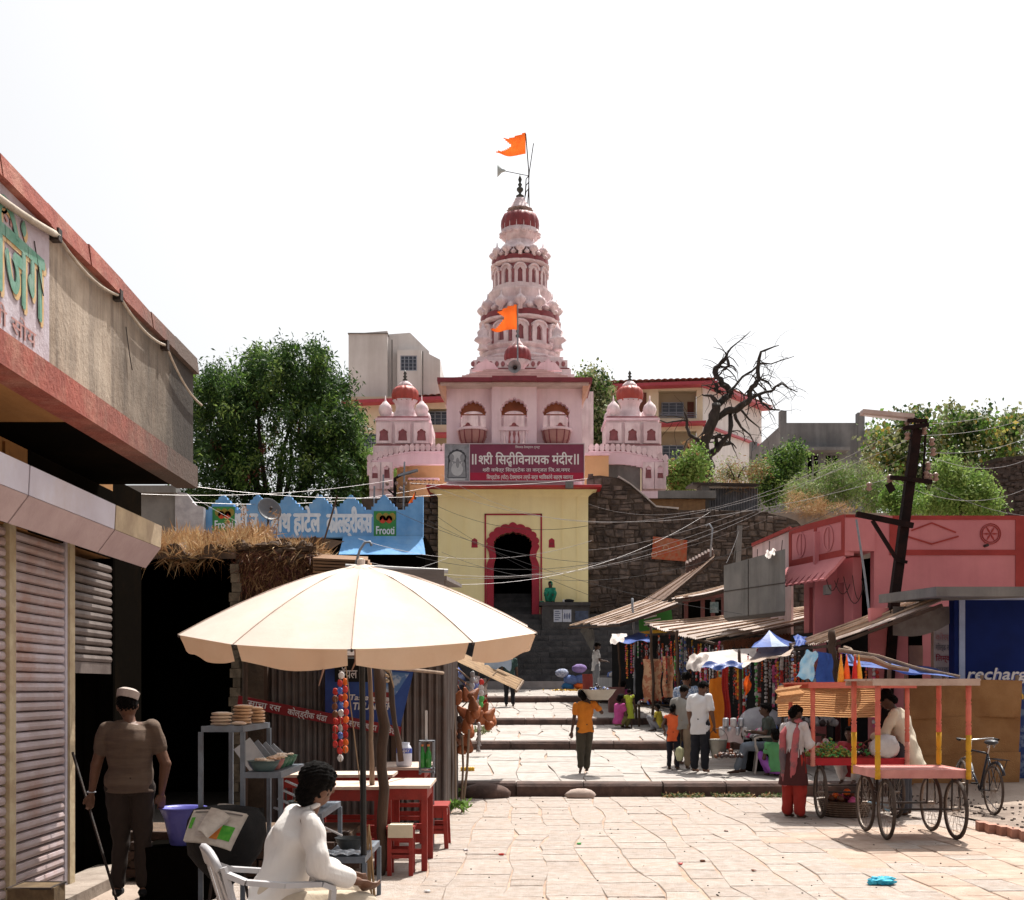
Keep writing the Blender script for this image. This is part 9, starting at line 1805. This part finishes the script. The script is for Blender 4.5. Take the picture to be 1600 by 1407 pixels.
# ================================================================ UTILITY POLE AND WIRES
up2=thing('utility_pole','leaning black iron utility pole with cross-arms before the pink house','utility pole',W(1384,1040,89));M_ru=mat('black_rust',(.009,.006,.006),(.022,.01,.009),scale=5,bump=.3,rough=.8,spec=.08)
pt=lambda u,v,s=88:W(u,v,s)
b=MB();b.beam(pt(1378,1200),pt(1398,930),.17,.17);b.beam(pt(1398,930),pt(1432,672),.16,.16);b.build('mast',M_ru,up2)
for a_,c_2,w in(((1335,805),(1423,823),.09),((1360,815),(1398,876),.06),((1397,876),(1414,880),.05),((1388,748),(1452,755),.07),((1408,672),(1447,666),.07),((1415,660),(1445,660),.06)):b=MB();b.beam(pt(*a_)-Vector((0,.12,0)),pt(*c_2)-Vector((0,.12,0)),w);b.build('cross_arm',M_ru,up2)
b=MB();b.tube([pt(1446,680),pt(1442,752)],.02,5);b.build('guy_rod',M_ru,up2)
M_ins=mat('porcelain',(.35,.24,.2),(.22,.12,.09),rough=.3,scale=20,bump=0)
for u,v in((1418,664),(1434,662),(1444,673),(1418,681),(1456,690),(1458,706),(1450,728),(1447,742),(1453,746),(1462,745),(1358,760),(1390,748)):b=MB();b.lathe([(.02,-.08),(.06,-.05),(.03,0),(.06,.03),(.02,.07)],pt(u,v),9);b.build('insulator',M_ins,up2,smooth=True)
b=MB();b.beam(pt(1385,757)-Vector((0,.1,0)),pt(1392,770)-Vector((0,.1,0)),.1);b.build('switch_box',M_ru,up2)
ls=thing('street_lamp','long pale tube street lamp at the top of the leaning pole','street lamp',pt(1385,655));L0,L1=pt(1346,644.5),pt(1426,652);b=MB();b.beam(L0,L1,.22,.07);b.build('lamp_housing',mat('lamp_housing',(.5,.4,.36),(.4,.3,.27),rough=.5),ls);b=MB();b.tube([L0+Vector((.05,0,-.05)),L1+Vector((-.1,0,-.05))],.025,6);b.build('tube',M_ink,ls);b=MB();b.tube([L1,pt(1440,660),pt(1430,680)],.025,5);b.build('lamp_arm',M_ru,ls)
ls2=thing('street_lamp','dark street lamp on a short pole in front of the left turret','street lamp',W(620,760,50));b=MB();b.tube([W(617,800,50),W(617,748,50),W(630,740,50)],.05,6);b.tube([W(617,775,50),W(606,765,50)],.03,5);b.build('pole',M_ru,ls2);b=MB();b.beam(W(622,744,50),W(653,735,50),.2,.06);b.build('lamp_head',M_metal,ls2)
for k in range(5):b=MB();b.ball(W(605+k*7,756+(k%2)*8,50),.07,7,5);b.build('insulator',M_ins,ls2)
for k,(u,v0,v1)in enumerate(((597,820,742),(583,850,760),(630,800,722))):b=MB();b.tube([W(u,v0,49),W(u+2,v1,49)],.03,5);tag(b.build('steel_mast',M_metal),'thin steel mast by the dark street lamp, %s'%['middle one','left one','right one'][k],'mast','masts by the left turret')
b=MB();b.tube([W(505,850,60),W(527,775,60)],.025,5);tag(b.build('leaning_mast',M_wood),'thin leaning pole before the blue parapet','pole')
b=MB();b.tube([W(555,885,115),W(562,860,115),W(570,848,115),W(578,847,115),W(581,853,115)],.018,6);tag(b.build('hooked_pipe',M_metal,None,smooth=True),'hooked grey pipe rising above the umbrella top','pipe')
M_wire=mat('pale_wire',(.34,.32,.32),(.22,.2,.2),rough=.4,metal=.4,bump=0);M_wire2=mat('dark_wire',(.03,.03,.035),(.05,.045,.04),bump=0)
WI=[((1600,637,60),(1418,664,88),.1,0),((1418,664,88),(918,787,45),.9,0),((1600,655,60),(1434,681,88),.1,0),((1434,681,88),(690,742,45),1.6,0),((1600,686,60),(1430,706,88),.15,0),((1430,706,88),(300,776,60),2.2,0),
((1600,765,70),(1396,752,88),.3,0),((1600,720,70),(1450,712,88),.2,0),((1600,806,95),(1446,752,88),.1,0),((1390,748,88),(640,742,50),1.1,0),((1390,752,88),(690,863,60),1.2,1),((1335,806,88),(1388,752,88),.05,1),
((215,772,60),(617,750,50),.2,0),((300,785,55),(700,755,46),.3,0),((240,878,90),(700,872,60),.5,0),((617,752,50),(918,822,60),.6,1),((617,758,50),(920,930,62),.3,1),((560,842,60),(925,845,60),.5,0),((610,780,50),(1160,960,80),.5,1),((560,900,80),(1110,800,60),.8,0),((540,870,70),(1200,795,70),.9,0),((650,870,60),(1010,862,60),.4,1),((700,905,60),(1180,800,70),.4,0),((620,800,60),(940,880,60),.3,1),((300,760,60),(690,773,50),.2,0),((1156,826,58),(1135,880,60),.05,0),((918,748,45),(640,755,46),.15,0),((918,860,60),(1330,722,90),.3,0)]
NM=['top','second','third']
for k,(a_,c_2,sg_,dk)in enumerate(WI):
    b=MB();A_,B_=W(*a_),W(*c_2);ms2=(a_[2]+c_2[2])/2;b.tube(curve(A_,B_,sg_,26),.27/ms2 if not dk else.34/ms2,4,cap=False)
    tag(b.build('overhead_wire',M_wire2 if dk else M_wire),'%s overhead wire %s'%('dark thin' if dk else 'pale sagging',['from the right edge to the pole top','from the pole top down to the gate','second, from the right edge to the pole','second, from the pole across the name board','third, from the right edge to the pole','third, from the pole to the far left','from the lower cross-arm to the right edge','from the upper insulators to the right edge','dropping steeply to the right edge','from the lower cross-arm to the left turret lamp','from the lower cross-arm across the doorway','short, between the two lower cross-arms','upper one above the blue parapet','lower one above the blue parapet','just above the umbrella top on the left','from the left lamp slanting over the yellow wall','from the left lamp slanting below the doorway arch','level across the yellow wall above the arch','long diagonal crossing the doorway','rising to the rubble wall from the umbrella','rising across the doorway to the right','short level one across the door arch','rising past the gate to the tank','short diagonal above the left niche','between the balcony wall and the gate ledge','stay beside the concrete pole','along the bottom of the name board','rising from the yellow wall to the bushes'][k]),'wire','overhead wires')
